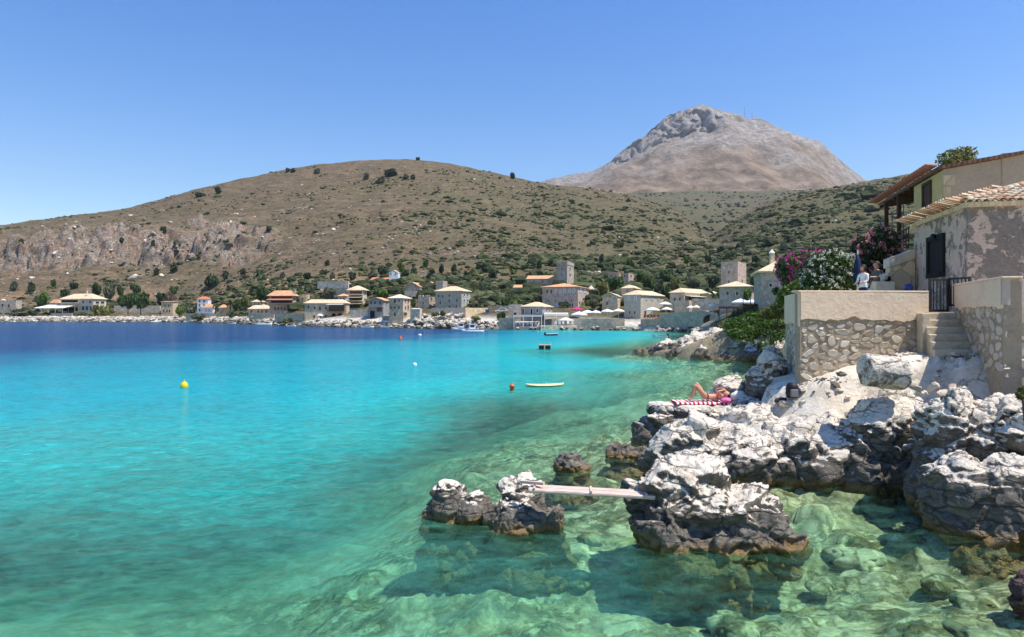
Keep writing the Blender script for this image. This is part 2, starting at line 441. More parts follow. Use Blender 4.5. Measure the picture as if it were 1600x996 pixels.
MT = {}
sil = [(500, 330), (700, 318), (800, 305), (845, 292), (871, 283), (898, 274), (929, 269), (960, 254), (987, 231), (1015, 210), (1036, 191), (1060, 179), (1084, 167.5), (1104, 169), (1128, 179),
       (1159, 188), (1190, 190), (1211, 200), (1235, 212), (1262, 224), (1280, 231), (1297, 246), (1324, 267), (1345, 280), (1400, 305), (1500, 330), (1700, 345)]
cliffb = [(500, 331), (800, 309), (871, 296), (929, 282), (960, 266), (987, 253), (1015, 240), (1036, 229), (1060, 221), (1084, 216), (1104, 211), (1128, 205), (1159, 207), (1190, 212), (1235, 222), (1280, 238), (1345, 284), (1700, 348)]
for px, y in sil:
    yb = float(np.interp(px, [a for a, b in cliffb], [b for a, b in cliffb]))
    yb = max(yb, y + 2)
    ym = yb + (345 - yb) * 0.45
    MT[px] = [(2100, 345), (2550, ym), (2950, yb), (3120, y + (yb - y) * 0.25), (3300, y), (3700, zc(GZ(y, 3300) - 140)), (4600, zc(120))]
def mn(V, t, px):
    a = np.clip((3.9 - t) / 0.5, 0.06, 1) * np.clip(t / 0.6, 0, 1)
    V[:, 2] += fbm(V / np.array([330, 650, 1e9]), 5, 81, ridged=True) * 46 * a + fbm(V / np.array([70, 70, 1e9]), 4, 83) * 9 * a
    cl = np.clip((t - 1.93 + 0.25 * fbm(V / 160, 3, 5)) / 0.12, 0, 1) * np.clip((4.3 - t), 0, 1)
    cl *= np.clip((1150 + 120 * fbm(V / 200, 3, 6) - px) / 60, 0.0, 1)
    cl = np.clip(cl, 0, 1)
    q = V / np.array([75.0, 200.0, 190.0]) + fbm(V / 90, 2, 7)[:, None] * 0.3
    f1, f2, cid = worley(q, 12); g1, g2, c2 = worley(q * 2.7, 13)
    V[:, 1] += cl * np.clip((3.8 - t) / 0.4, 0, 1) * np.clip((px - 930) / 60, 0, 1) * ((cid - 0.5) * 80 + (c2 - 0.5) * 45 + 40 * np.exp(-(f2 - f1) / 0.08))
    V[:, 2] += cl * np.clip((3.9 - t) / 0.3, 0, 1) * fbm(V / 30, 3, 14) * 12
    grey = np.clip((t - 1.25 + 0.8 * fbm(V / 220, 4, 15)) / 0.7, 0, 1)
    return {"cliff": cl, "grey": grey}
m = NT("bare_mountain"); v = m.pos()
nb = m.noise(v, 0.012, 6, 0.7); nf = m.noise(v, 0.05, 5, 0.75); nl = m.noise(v, 0.0035, 4, 0.6)
low = m.ramp(nb.outputs[0], [(0.34, (0.12, 0.088, 0.054)), (0.5, (0.235, 0.17, 0.108)), (0.64, (0.35, 0.265, 0.18))])
gry = m.ramp(nf.outputs[0], [(0.34, (0.16, 0.145, 0.125)), (0.5, (0.33, 0.30, 0.265)), (0.66, (0.54, 0.50, 0.45))])
f = m.math('MULTIPLY', m.attr("grey").outputs["Fac"], m.ramp(nb.outputs[0], [(0.32, 0.15), (0.58, 1.0)]).outputs[0])
c = m.mix(f, low.outputs[0], gry.outputs[0])
dk = m.n("ShaderNodeTexVoronoi", {"feature": 'F1'}, Vector=v, Scale=0.022)
c = m.mix(m.math('MULTIPLY', m.ramp(dk.outputs["Distance"], [(0.10, 0.9), (0.2, 0.0)]).outputs[0], m.ramp(nl.outputs[0], [(0.45, 0.0), (0.6, 0.8)]).outputs[0]), c, (0.10, 0.10, 0.06))
clf = m.ramp(nf.outputs[0], [(0.3, (0.17, 0.155, 0.14)), (0.55, (0.33, 0.30, 0.27)), (0.75, (0.48, 0.44, 0.40))])
c = m.mix(m.attr("cliff").outputs["Fac"], c, clf.outputs[0])
m.pbr(c, 0.95, m.bump(nf.outputs[0], 1.0, 14.0), 0.05)
mt_o, mt_V, mt_r, mt_c = loft("mountain", MT, m.mat, 500, 1700, 2.0, [30, 56, 50, 30, 8, 4], mn)

# ---------------------------------------------------------------- near headland, sea bed, sea
SH = [(1095, 138), (1118, 122), (1100, 104), (1075, 90), (1030, 78), (996, 71), (1010, 66), (1060, 60.5), (1130, 57), (1190, 54.5), (1205, 47), (1190, 41.5), (1180, 36), (1150, 31),
      (1060, 25), (1003, 22), (1008, 19.6), (1018, 17.2), (1030, 15.8), (1120, 15.2), (1250, 15.1), (1400, 15.1), (1490, 14.7), (1500, 13.9), (1470, 13.1), (1520, 12.1), (1640, 11.0), (1650, 9.0)]
LAND = np.array([(GX(a, d), d) for a, d in SH] + [(9, -12), (300, -12), (300, 138)], float)
# far shore as a polyline so that the sea also shoals towards it
FAR = np.array([(GX(k, KN[k][0][0]), KN[k][0][0]) for k in kx if k <= 1105], float)
def seg_dist(P2, A, B):
    d = B - A; t = np.clip(((P2 - A) @ d) / (d @ d), 0, 1); return np.hypot(*(P2 - A - t[:, None] * d).T)
def sd_land(x, y):
    P2 = np.stack([x, y], 1); d = np.full(len(x), 1e9); ins = np.zeros(len(x), bool); n = len(LAND)
    for i in range(n):
        A, B = LAND[i], LAND[(i + 1) % n]
        d = np.minimum(d, seg_dist(P2, A, B))
        cnd = ((A[1] > y) != (B[1] > y)) & (x < (B[0] - A[0]) * (y - A[1]) / (B[1] - A[1] + 1e-12) + A[0])
        ins ^= cnd
    return np.where(ins, d, -d)
def d_far(x, y):
    P2 = np.stack([x, y], 1); d = np.full(len(x), 1e9)
    for i in range(len(FAR) - 1): d = np.minimum(d, seg_dist(P2, FAR[i], FAR[i + 1]))
    return d
def plaza_z(x, y):
    return np.clip(2.0 + 0.26 * (x - 7.4) + 0.02 * (y - 16), 1.0, 2.9)
def land_z(x, y):
    sd = sd_land(x, y)
    prof = np.interp(sd, [-3, -0.6, 0, 0.6, 1.2, 1.9, 2.6, 7, 10, 30], [-9, -3.0, -1.3, -0.2, 0.5, 1.6, 3.0, 3.8, 4.1, 4.6])
    profa = np.interp(sd, [-3, -0.6, 0, 0.8, 1.6, 2.6, 4, 7, 10, 30], [-9, -3.0, -1.3, -0.1, 0.55, 1.15, 2.0, 3.6, 4.1, 4.6]); wx = np.clip((x - 6.9) / 1.2, 0, 1) * np.clip((19.6 - y) / 0.8, 0, 1); prof = profa * (1 - wx) + prof * wx
    prof2 = np.interp(sd, [-3, -0.6, 0, 0.8, 2.0, 3.5, 6, 30], [-9, -3.0, -1.3, 0.2, 1.9, 3.2, 4.0, 4.6])
    w = np.clip((y - 30) / 10, 0, 1); prof = prof * (1 - w) + prof2 * w
    cap = np.where(y < 20.5, plaza_z(x, y), 4.1 + 0.012 * np.clip(y - 30, 0, 200))
    pxl = 800 + F * x / np.maximum(y, 1)
    lim = EYE - (np.interp(pxl, [1000, 1060, 1100, 1145, 1190, 1230, 1260], [552, 545, 530, 510, 490, 480, 470]) - HZ) * y / F
    cap = np.where(y > 33, np.minimum(cap, np.maximum(lim, -1.0 + 0 * y)), cap)
    z = np.minimum(prof, cap)
    p = p2(x, y)
    rough = np.where(prof < cap - 0.1, 1.0, 0.18)
    f1, f2, cid = worley(p * 0.8, 5)
    return z + rough * (fbm(p * 0.7, 4, 41) * 0.35 + (cid - 0.5) * 0.35) + fbm(p * 1.6, 4, 43) * 0.08 + 0.06 * facets(p * 1.5, 47, 1.0)[0] + 0.03 * facets(p * 3.7, 49, 1.0)[0]
def warp_grid(x0, x1, nx, y0, y1, ny, py=1.0):
    a = np.linspace(0, 1, ny) ** py
    return np.meshgrid(np.linspace(x0, x1, nx), y0 + (y1 - y0) * a)
gx, gy = warp_grid(2.0, 62, 280, 9.0, 137, 350, 1.5)
lz = land_z(gx.ravel(), gy.ravel())
me = mesh_np("headland", np.stack([gx.ravel(), gy.ravel(), lz], 1), grid_faces(*gx.shape), True)
m = NT("bleached_limestone_ground"); v = m.pos()
n1 = m.noise(v, 1.4, 6, 0.65); n2 = m.noise(v, 9, 5, 0.7); n3 = m.noise(v, 0.35, 3, 0.5)
c = m.ramp(n1.outputs[0], [(0.28, (0.40, 0.33, 0.25)), (0.42, (0.60, 0.52, 0.41)), (0.56, (0.72, 0.645, 0.52)), (0.70, (0.80, 0.74, 0.63))])
c = m.mix(m.ramp(n2.outputs[0], [(0.28, 0.6), (0.40, 0.0)]).outputs[0], c.outputs[0], (0.26, 0.215, 0.16))
vc = m.n("ShaderNodeTexVoronoi", {"feature": 'DISTANCE_TO_EDGE'}, Vector=m.n("ShaderNodeVectorMath", {"operation": 'ADD'}, i0=v, i1=m.noise(v, 2.0, 4, 0.6).outputs[1]).outputs[0], Scale=0.9)
c = m.mix(m.math('MULTIPLY', m.ramp(vc.outputs["Distance"], [(0.0, 0.8), (0.035, 0.0)]).outputs[0], m.ramp(n3.outputs[0], [(0.42, 0.0), (0.55, 1.0)]).outputs[0]), c, (0.16, 0.13, 0.10))
yy = m.n("ShaderNodeSeparateXYZ", None, Vector=v).outputs[1]
bank = m.ramp(n2.outputs[0], [(0.3, (0.16, 0.12, 0.06)), (0.5, (0.33, 0.26, 0.16)), (0.7, (0.48, 0.42, 0.30))])
c = m.mix(m.mapr(yy, 26, 40), c, bank.outputs[0])
m.pbr(c, 0.9, m.bump(m.math('ADD', n2.outputs[0], m.math('MULTIPLY', n1.outputs[0], 2.0)), 0.6, 0.06), 0.2)
me.materials.append(m.mat)
tag(link(bpy.data.objects.new("headland", me)), kind="structure")

def bed_depth(x, y):
    """still-water depth (positive) ; shoal along both shores, drop-off on the far left"""
    sd = -sd_land(x, y); df = d_far(x, y)
    p = p2(x, y); w = fbm(p / 14, 3, 91) * 5 + fbm(p / 5, 3, 93) * 1.6
    near = np.interp(sd + w * np.clip(sd / 6, 0, 1), [-2, 0, 1.5, 4, 8, 14, 22, 40, 80], [-.2, .34, .68, 1.02, 1.85, 3.1, 4.0, 4.6, 5.2])
    near = near * np.interp(y, [15, 24], [1.0, 1.4])
    near = np.minimum(near, 1.05 + np.clip(y - 7.5, 0, 99) * 0.19 + np.clip(x + 9, -99, 0) * -0.05 + w * 0.12)
    far = np.interp(df, [0, 4, 12, 30], [0.3, 1.6, 3.5, 9])
    # line of the drop-off, measured: (-48,66) .. (-18,112) .. (2,150)
    k = (y - (66 + (x + 48) * 1.45)) / 16 + fbm(p / np.array([34, 15, 1]), 5, 95, gain=.6) * 2.6
    drop = 1 / (1 + np.exp(-np.clip(k * 1.9, -30, 30)))
    drop *= np.clip((8 - x) / 16, 0, 1)
    return np.minimum(near + drop * 9, far), drop
# sea bed: far coarse sheet and finer near sheet
def bed_mesh(name, gx, gy, fine, mat, zoff=0.0):
    x, y = gx.ravel(), gy.ravel(); d, drop = bed_depth(x, y); p = p2(x, y)
    z = -d
    if fine:
        f1, f2, cid = worley(p * 0.9 + fbm(p * 1.3, 2, 3)[:, None] * 0.25, 101); g1, g2, c2 = worley(p * 2.6, 103); h1, h2, c3 = worley(p * 6.0, 107)
        k = np.clip(1.25 - d / 3.2, 0.1, 1)
        z = z + k * ((cid > 0.45) * np.clip(0.5 - f1, 0, 1) * 1.3 * cid + (c2 - 0.4) * np.clip(0.55 - g1, 0, 1) * 0.55 + np.clip(0.5 - h1, 0, 1) * 0.16 * c3) + fbm(p * 0.6, 3, 105) * 0.22
        z = np.minimum(z, -0.10)
    me = mesh_np(name, np.stack([x, y, z + zoff], 1), grid_faces(*gx.shape), True)
    rocky = np.clip(1.35 - d / 3.2 + 0.8 * fbm(p / 3.5, 4, 111), 0, 1)
    attr(me, "rocky", rocky)
    me.materials.append(mat)
    return tag(link(bpy.data.objects.new(name, me)), kind="structure")
m = NT("sea_bed"); v = m.pos()
sand = m.ramp(m.noise(v, 0.9, 5, 0.6, 0.8).outputs[0], [(0.3, (0.40, 0.45, 0.33)), (0.6, (0.66, 0.68, 0.53))])
nw = m.noise(v, 2.2, 4, 0.65)
vv = m.n("ShaderNodeVectorMath", {"operation": 'ADD'}); m.set(vv.inputs[0], v); m.set(vv.inputs[1], m.n("ShaderNodeVectorMath", {"operation": 'SCALE'}, i0=nw.outputs[1], Scale=0.55).outputs[0])
def pebbles(sc, lo, hi):
    f = m.n("ShaderNodeTexVoronoi", {"feature": 'F1'}, Vector=vv.outputs[0], Scale=sc); g_ = m.n("ShaderNodeRGBToBW", None, Color=f.outputs["Color"])
    e = m.n("ShaderNodeTexVoronoi", {"feature": 'DISTANCE_TO_EDGE'}, Vector=vv.outputs[0], Scale=sc)
    cc = m.ramp(g_.outputs[0], [(0.2, (0.035, 0.038, 0.02)), (0.42, (0.16, 0.16, 0.08)), (0.6, (0.38, 0.37, 0.21)), (0.8, (0.74, 0.73, 0.52))])
    return m.mix(m.ramp(e.outputs["Distance"], [(lo, 0.85), (hi, 0.0)]).outputs[0], cc.outputs[0], (0.025, 0.03, 0.016))
st1 = pebbles(1.7, 0.02, 0.12); st2 = pebbles(5.0, 0.02, 0.14)
st = m.mix(m.ramp(m.noise(v, 0.9, 4, 0.6).outputs[0], [(0.42, 0.15), (0.58, 0.85)]).outputs[0], st1, st2)
st = m.mix(0.45, st, m.ramp(m.noise(v, 3.2, 6, 0.75, 0.6).outputs[0], [(0.38, (0.022, 0.022, 0.011)), (0.5, (0.20, 0.185, 0.09)), (0.62, (0.66, 0.62, 0.40))]).outputs[0])
c = m.mix(m.attr("rocky").outputs["Fac"], sand.outputs[0], st)
m.pbr(c, 0.9, None, 0.1)
MAT_BED = m.mat
gx, gy = warp_grid(-22, 34, 380, 5.2, 84, 350, 1.75)
bed_mesh("sea_bed", gx, gy, True, MAT_BED)
pg, dg = np.meshgrid(np.linspace(-900, 2300, 220), np.concatenate([np.linspace(-6, 4.9, 4), 5.0 * (430 / 5.0) ** np.linspace(0, 1, 140)]))
bed_mesh("sea_bed", (pg - 800) * np.maximum(dg, 9) / F, dg, False, MAT_BED, -0.55)

# sea surface, with its body colour by water depth
dd = np.concatenate([np.linspace(-6, 4.9, 6), 5.0 * (400 / 5.0) ** np.linspace(0, 1, 270)])
pg, dg = np.meshgrid(np.linspace(-900, 2300, 320), dd)
x, y = ((pg - 800) * np.maximum(dg, 9) / F).ravel(), dg.ravel()
d, drop = bed_depth(x, y); p = p2(x, y)
me = mesh_np("sea", np.stack([x, y, np.zeros(len(x))], 1), grid_faces(*pg.shape), True)
patch = np.clip(fbm(p / 7.0, 4, 121) * 1.8 + 0.15, 0, 1) * np.clip((y - 4) / 6, 0, 1) * np.clip((34 - y) / 14, 0, 1)    # weed and rock patches under the near water
opq = 1 - np.exp(-(np.maximum(d, 0) / 2.6) ** 2.3)
attr(me, "opaque", np.clip(opq, 0.0, 0.97)); attr(me, "deep", drop); attr(me, "depth", d); attr(me, "weed", patch)
m = NT("sea_water"); v = m.pos()
dp = m.attr("depth").outputs["Fac"]
body = m.ramp(m.mapr(dp, 0, 8), [(0.05, (0.13, 0.32, 0.19)), (0.20, (0.085, 0.38, 0.27)), (0.34, (0.020, 0.42, 0.38)), (0.52, (0.008, 0.40, 0.42)), (0.74, (0.006, 0.31, 0.38)), (1.0, (0.004, 0.16, 0.28))])
c = m.mix(m.attr("deep").outputs["Fac"], body.outputs[0], (0.003, 0.047, 0.16))
wv = m.n("ShaderNodeMapping", None, Vector=v); wv.inputs["Scale"].default_value = (0.85, 1.15, 1)
streak = m.noise(wv.outputs[0], 0.16, 6, 0.7)
c = m.mix(m.ramp(streak.outputs[0], [(0.35, 0.28), (0.55, 0.0)]).outputs[0], c, (0.02, 0.19, 0.21))
c = m.mix(m.math('MULTIPLY', m.attr("weed").outputs["Fac"], 0.5), c, (0.06, 0.21, 0.155))
r1 = m.noise(wv.outputs[0], 2.0, 4, 0.6, 0.4); r2 = m.noise(wv.outputs[0], 0.5, 4, 0.6, 0.3); r3 = m.noise(wv.outputs[0], 7.0, 3, 0.6, 0.3)
hgt = m.math('ADD', m.math('ADD', m.math('MULTIPLY', r2.outputs[0], 0.30), m.math('MULTIPLY', r1.outputs[0], 0.09)), m.math('MULTIPLY', r3.outputs[0], 0.04))
nrm = m.bump(hgt, 1.0, 0.75)
rp = m.noise(wv.outputs[0], 2.6, 8, 0.76, 1.2)
c = m.mix(1.0, c, m.ramp(rp.outputs[0], [(0.32, 0.55), (0.47, 0.95), (0.56, 1.05), (0.68, 1.5)]).outputs[0], 'MULTIPLY')  # light and dark of ripple facets painted into the body colour
dif = m.n("ShaderNodeBsdfDiffuse", None, Color=c); m.set(dif.inputs["Normal"], nrm)
trn = m.n("ShaderNodeBsdfTransparent", None, Color=m.ramp(m.mapr(dp, 0, 3), [(0.0, (0.97, 0.99, 0.96)), (0.25, (0.76, 0.97, 0.86)), (0.5, (0.55, 0.94, 0.82)), (1.0, (0.30, 0.88, 0.80))]).outputs[0])
mx = m.n("ShaderNodeMixShader", None); m.set(mx.inputs[0], m.math('ADD', m.attr("opaque").outputs["Fac"], m.math('MULTIPLY', m.math('SUBTRACT', r1.outputs[0], 0.5), 0.7), True)); m.set(mx.inputs[1], trn.outputs[0]); m.set(mx.inputs[2], dif.outputs[0])  # ripple noise varies the opacity in place of refracted light
gl = m.n("ShaderNodeBsdfGlossy", None, Color=(1, 1, 1), Roughness=0.09); m.set(gl.inputs["Normal"], nrm)
fr = m.n("ShaderNodeFresnel", None, IOR=1.33); m.set(fr.inputs["Normal"], nrm)
mg = m.n("ShaderNodeMixShader", None); m.set(mg.inputs[0], m.math('MULTIPLY', fr.outputs[0], 0.42)); m.set(mg.inputs[1], mx.outputs[0]); m.set(mg.inputs[2], gl.outputs[0])
m.t.links.new(mg.outputs[0], m.out.inputs[0])
me.materials.append(m.mat)
tag(link(bpy.data.objects.new("sea", me)), kind="structure")
# ---------------------------------------------------------------- materials for things
def stone(name, col, mortar=0.75, scale=1.6, var=0.3, bump=0.5):
    m = NT(name); v = m.pos()
    w = m.noise(v, 3.0, 3); mp = m.n("ShaderNodeVectorMath", {"operation": 'ADD'}); m.set(mp.inputs[0], v)
    m.set(mp.inputs[1], m.n("ShaderNodeVectorMath", {"operation": 'SCALE'}, i0=w.outputs[1], Scale=0.25).outputs[0])
    vo = m.n("ShaderNodeTexVoronoi", {"feature": 'F1'}, Vector=mp.outputs[0], Scale=scale)
    ve = m.n("ShaderNodeTexVoronoi", {"feature": 'DISTANCE_TO_EDGE'}, Vector=mp.outputs[0], Scale=scale)
    big = m.noise(v, 0.35, 4, 0.6)
    g = m.n("ShaderNodeRGBToBW", None, Color=vo.outputs["Color"])
    lo = tuple(c * (1 - var) for c in col); hi = tuple(min(.9, c * (1 + var)) for c in col)
    c = m.ramp(m.math('ADD', m.math('MULTIPLY', g.outputs[0], 0.6), m.math('MULTIPLY', big.outputs[0], 0.4)), [(0.2, lo), (0.5, col), (0.8, hi)])
    c = m.mix(m.ramp(ve.outputs["Distance"], [(0.0, 0.8), (0.07, 0.0)]).outputs[0], c.outputs[0], tuple(x * mortar for x in col))
    m.pbr(c, 0.92, m.bump(m.ramp(ve.outputs["Distance"], [(0, 0.0), (0.12, 1.0)]).outputs[0], bump, 0.06), 0.15)
    return m.mat
def tiles(name, col, pitch=0.28, var=0.25):
    m = NT(name); v = m.pos()
    n = m.noise(v, 0.8, 5, 0.7); n2 = m.noise(v, 5, 3, 0.6)
    lo = tuple(c * (1 - var * 1.3) for c in col); hi = tuple(min(.95, c * (1 + var)) for c in col)
    c = m.ramp(m.math('ADD', m.math('MULTIPLY', n.outputs[0], 0.5), m.math('MULTIPLY', n2.outputs[0], 0.5)), [(0.35, lo), (0.5, col), (0.65, hi)])
    wv = m.n("ShaderNodeTexWave", {"wave_type": 'BANDS', "bands_direction": 'X'}, Vector=v, Scale=1 / pitch / 3.14 * 1.57, Distortion=0.3)
    m.pbr(c.outputs[0], 0.85, m.bump(wv.outputs[0], 0.5, 0.08), 0.15)
    return m.mat
MT_ = {}
MT_['stone'] = stone("stone_wall_beige", (0.60, 0.48, 0.335))
MT_['grey'] = stone("stone_wall_grey", (0.47, 0.40, 0.315))
MT_['pink'] = stone("stone_wall_pinkish", (0.54, 0.41, 0.325), scale=1.9)
MT_['pale'] = stone("stone_wall_pale", (0.68, 0.58, 0.43))
MT_['sand'] = stone("stone_wall_sandy", (0.64, 0.50, 0.315), scale=1.8)
MT_['cream'] = plain("cream_render", (0.66, 0.57, 0.44), 0.9, 0.8)
MT_['white'] = plain("whitewash", (0.80, 0.80, 0.79), 0.8, 0.9, 0.06)
MT_['bluegrey'] = plain("blue_grey_render", (0.31, 0.325, 0.315), 0.9, 0.8)
MT_['conc'] = plain("grey_concrete", (0.34, 0.32, 0.29), 0.9, 1.2)
MT_['tpale'] = tiles("tiles_pale_cream", (0.70, 0.55, 0.355))
MT_['torange'] = tiles("tiles_orange", (0.68, 0.37, 0.20))
MT_['tred'] = tiles("tiles_red", (0.58, 0.22, 0.12))
MT_['tbrown'] = tiles("tiles_brown", (0.22, 0.12, 0.08))
MT_['twhite'] = tiles("tiles_bleached", (0.74, 0.65, 0.51), var=0.14)
MT_['glass'] = plain("dark_window_glass", (0.02, 0.022, 0.025), 0.15, 2, 0.2, 0.0, spec=0.5)
MT_['hole_shade'] = plain("painted_interior_shade", (0.018, 0.016, 0.015), 0.9, 2, 0.2, 0.0)  # shade of open interiors painted on flat sheets; no openings are cut
MT_['blue'] = plain("blue_shutter_paint", (0.36, 0.46, 0.56), 0.6, 4, 0.1)
MT_['wred'] = plain("red_brown_shutter_paint", (0.22, 0.05, 0.035), 0.6, 4, 0.15)
MT_['wood'] = plain("dark_brown_wood", (0.09, 0.045, 0.028), 0.7, 5, 0.3)
MT_['wframe'] = plain("white_window_frame", (0.80, 0.79, 0.76), 0.6, 4, 0.05)
MT_['sframe'] = plain("stone_window_frame", (0.52, 0.47, 0.40), 0.85, 4, 0.15)
MT_['canvas'] = plain("white_canvas", (0.82, 0.80, 0.76), 0.9, 2, 0.06, 0.2, 0.02)
MT_['canvas2'] = plain("cream_canvas", (0.74, 0.68, 0.57), 0.9, 2, 0.08, 0.2, 0.02)
MT_['yellow_canvas'] = plain("yellow_canvas", (0.74, 0.54, 0.25), 0.9, 2, 0.1)
MT_['magenta'] = plain("magenta_canvas", (0.50, 0.035, 0.14), 0.85, 2, 0.12)
MT_['metal'] = plain("black_metal", (0.014, 0.014, 0.016), 0.45, 8, 0.2, 0.05, spec=0.5)
MT_['pole'] = plain("weathered_timber_pole", (0.11, 0.085, 0.065), 0.85, 3, 0.25)
MT_['red'] = plain("red_fabric", (0.42, 0.05, 0.05), 0.9, 3, 0.15)
MT_['awn'] = plain("grey_reed_roof", (0.52, 0.49, 0.44), 0.9, 2.5, 0.2)

# ---------------------------------------------------------------- buildings
class House:
    """box house seen at its front-right corner: left face pl..pc, right face pc..pr (photo columns)"""
    def __init__(s, name, label, pl, pc, pr, ybase, yeave, D, th=8, wall='stone', roof=None, rmat='tpale', yridge=None, cat="house", wr=None, over=0.35, down=3.0, group=None, wallname="wall"):
        th = R(th); s.C = P(pc, ybase, D); s.zb = s.C.z; s.ze = GZ(yeave, D)
        s.dl = Vector((-math.cos(th), math.sin(th), 0)); s.dr = Vector((math.sin(th), math.cos(th), 0))
        s.wl = s.along('L', pl); s.wr = wr if wr is not None else s.along('R', pr)
        mid = s.C + s.dl * (s.wl / 2) + s.dr * (s.wr / 2)
        s.root = empty(name, mid, label, cat, group)
        s.D = D; s.wall = wall
        C = Vector((s.C.x, s.C.y, 0)); s.c4 = [C, C + s.dl * s.wl, C + s.dl * s.wl + s.dr * s.wr, C + s.dr * s.wr]
        zb = s.zb - down; up = Vector((0, 0, 1)); mb = MB()
        zr = GZ(yridge, D + s.wr * 0.3) if yridge is not None else s.ze + 1.0
        mb.prism([c + up * zb for c in s.c4], up * (s.ze - zb))
        e = s.ze + 0.012; o = over
        if roof in ('gl', 'gr'):     # gable: ridge runs along the left face (gl) or away from it (gr)
            a, b, c, d = s.c4
            if roof == 'gl': r1, r2 = (a + d) / 2, (b + c) / 2; g = [(a, d, r1), (b, c, r2)]
            else: r1, r2 = (a + b) / 2, (d + c) / 2; g = [(a, b, r1), (d, c, r2)]
            ins = (r2 - r1).normalized() * 0.3
            for sgn, (p, q, r) in ((1, g[0]), (-1, g[1])):
                mb.prism([p + up * e, q + up * e, r + up * (zr - 0.12)], ins * sgn)
        if roof == 'flat':           # parapet
            for i in range(4):
                p, q = s.c4[i], s.c4[(i + 1) % 4]; dv = (q - p).normalized(); nrm = Vector((-dv.y, dv.x, 0))
                if ((p + q) / 2 + nrm - mid).length > ((p + q) / 2 - mid).length: nrm = -nrm
                mb.prism([p + up * e + dv * 0.31, q + up * e - dv * (0.0 if i % 2 else 0.0), q + up * e + nrm * 0.3, p + up * e + nrm * 0.3 + dv * 0.31], up * 0.35)
        mb.build(wallname, MT_[wall] if isinstance(wall, str) else wall, s.root)
        rb = MB(); a = [c + (s.dl * (-o if i in (0, 3) else o)) + (s.dr * (-o if i in (0, 1) else o)) for i, c in enumerate(s.c4)]
        t = 0.14; low = s.ze - o * 0.30 + 0.02
        if roof == 'hip':
            if s.wl >= s.wr: h = s.wr / 2 + o; r1 = (a[0] + a[3]) / 2 + s.dl * h; r2 = (a[1] + a[2]) / 2 - s.dl * h
            else: h = s.wl / 2 + o; r1 = (a[0] + a[1]) / 2 + s.dr * h; r2 = (a[3] + a[2]) / 2 - s.dr * h
            if (r2 - r1).length < 0.4 or (r2 - r1).dot(s.dl if s.wl >= s.wr else s.dr) < 0: r1 = (a[0] + a[2]) / 2 - s.dl * 0.1; r2 = r1 + s.dl * 0.2
            vs = [p + up * low for p in a] + [p + up * (low + t) for p in a] + [r1 + up * zr, r2 + up * zr]
            fs = [(0, 1, 2, 3)] + [(i, (i + 1) % 4, 4 + (i + 1) % 4, 4 + i) for i in range(4)]
            fs += ([(4, 5, 9, 8), (5, 6, 9), (6, 7, 8, 9), (7, 4, 8)] if s.wl >= s.wr else [(4, 5, 8), (5, 6, 9, 8), (6, 7, 9), (7, 4, 8, 9)])
            rb.add(vs, fs)
        elif roof in ('gl', 'gr'):
            if roof == 'gl': e0, e1, f0, f1 = a[0], a[1], a[3], a[2]
            else: e0, e1, f0, f1 = a[0], a[3], a[1], a[2]
            r1 = (e0 + f0) / 2; r2 = (e1 + f1) / 2
            for p, q in ((e0, e1), (f0, f1)):
                rb.prism([p + up * (low + 0.02), q + up * (low + 0.02), r2 + up * zr, r1 + up * zr], up * t)
        elif roof == 'shed':
            rb.prism([a[0] + up * (s.ze + .02), a[1] + up * (s.ze + .02), a[2] + up * zr, a[3] + up * zr], up * t)
        elif roof == 'slab':
            rb.prism([p + up * (s.ze + 0.01) for p in a], up * 0.25)
        s.roof = rb.build("roof", MT_[rmat], s.root) if roof and roof != 'flat' else None
        s.zr = zr
    def along(s, face, px):
        d = s.dl if face == 'L' else s.dr; u = (px - 800) / F
        return (u * s.C.y - s.C.x) / (d.x - u * d.y)
    def pt(s, face, px, py, out=0.0):
        d = s.dl if face == 'L' else s.dr; w = s.along(face, px); q = s.C + d * w; n = -s.dr if face == 'L' else -s.dl
        return Vector((q.x, q.y, GZ(py, q.y))) + n * out
    def axes(s, face):
        return (s.dl, s.dr, Vector((0, 0, 1))) if face == 'L' else (s.dr, s.dl, Vector((0, 0, 1)))
    def win(s, face, cx, cy, w, h, pane='glass', frame='sframe', name="window", sill=False, arch=False):
        """window centred at photo pixel (cx,cy), w x h in photo pixels"""
        p0 = s.pt(face, cx - w / 2, cy); p1 = s.pt(face, cx + w / 2, cy); ww = (p1 - p0).length; c = s.pt(face, cx, cy); hh = h * c.y / F
        ax = s.axes(face); n = -ax[1]; ft = max(0.09, min(0.16, ww * 0.14)); up = Vector((0, 0, 1))
        fr = MB()
        for sg in (-1, 1): fr.box(c + ax[0] * (sg * (ww / 2 + ft / 2)) + n * 0.04, (ft, 0.1, hh + 2 * ft), ax)
        fr.box(c + up * (hh / 2 + ft / 2) + n * 0.039, (ww - 0.002, 0.098, ft), ax)
        if name == "window": fr.box(c - up * (hh / 2 + ft / 2) + n * 0.06, (ww + 0.02 if not sill else ww + 0.3, 0.14, ft), ax)
        f = fr.build(name, MT_[frame], s.root)
        pn = MB()
        if arch:
            ring = [c + ax[0] * (ww / 2 * x) - up * hh / 2 for x in (-1, 1)] + [c + ax[0] * (ww / 2 * math.cos(t)) + up * (hh / 2 - ww / 2 + ww / 2 * math.sin(t)) for t in [math.pi * k / 8 for k in range(9)]]
            ring = [q + n * 0.012 for q in ring]; pn.prism(ring, n * 0.01)
        else: pn.box(c + n * 0.016, (ww + 0.004, 0.02, hh + 0.004), ax)
        pn.build("pane" if pane in ('glass', 'hole_shade') else "shutter", MT_[pane], f)  # open windows get a dark sheet painted with interior shade
        return f
    def wins(s, face, spec, w, h, **kw):
        for cx, cy in spec: s.win(face, cx, cy, w, h, **kw)
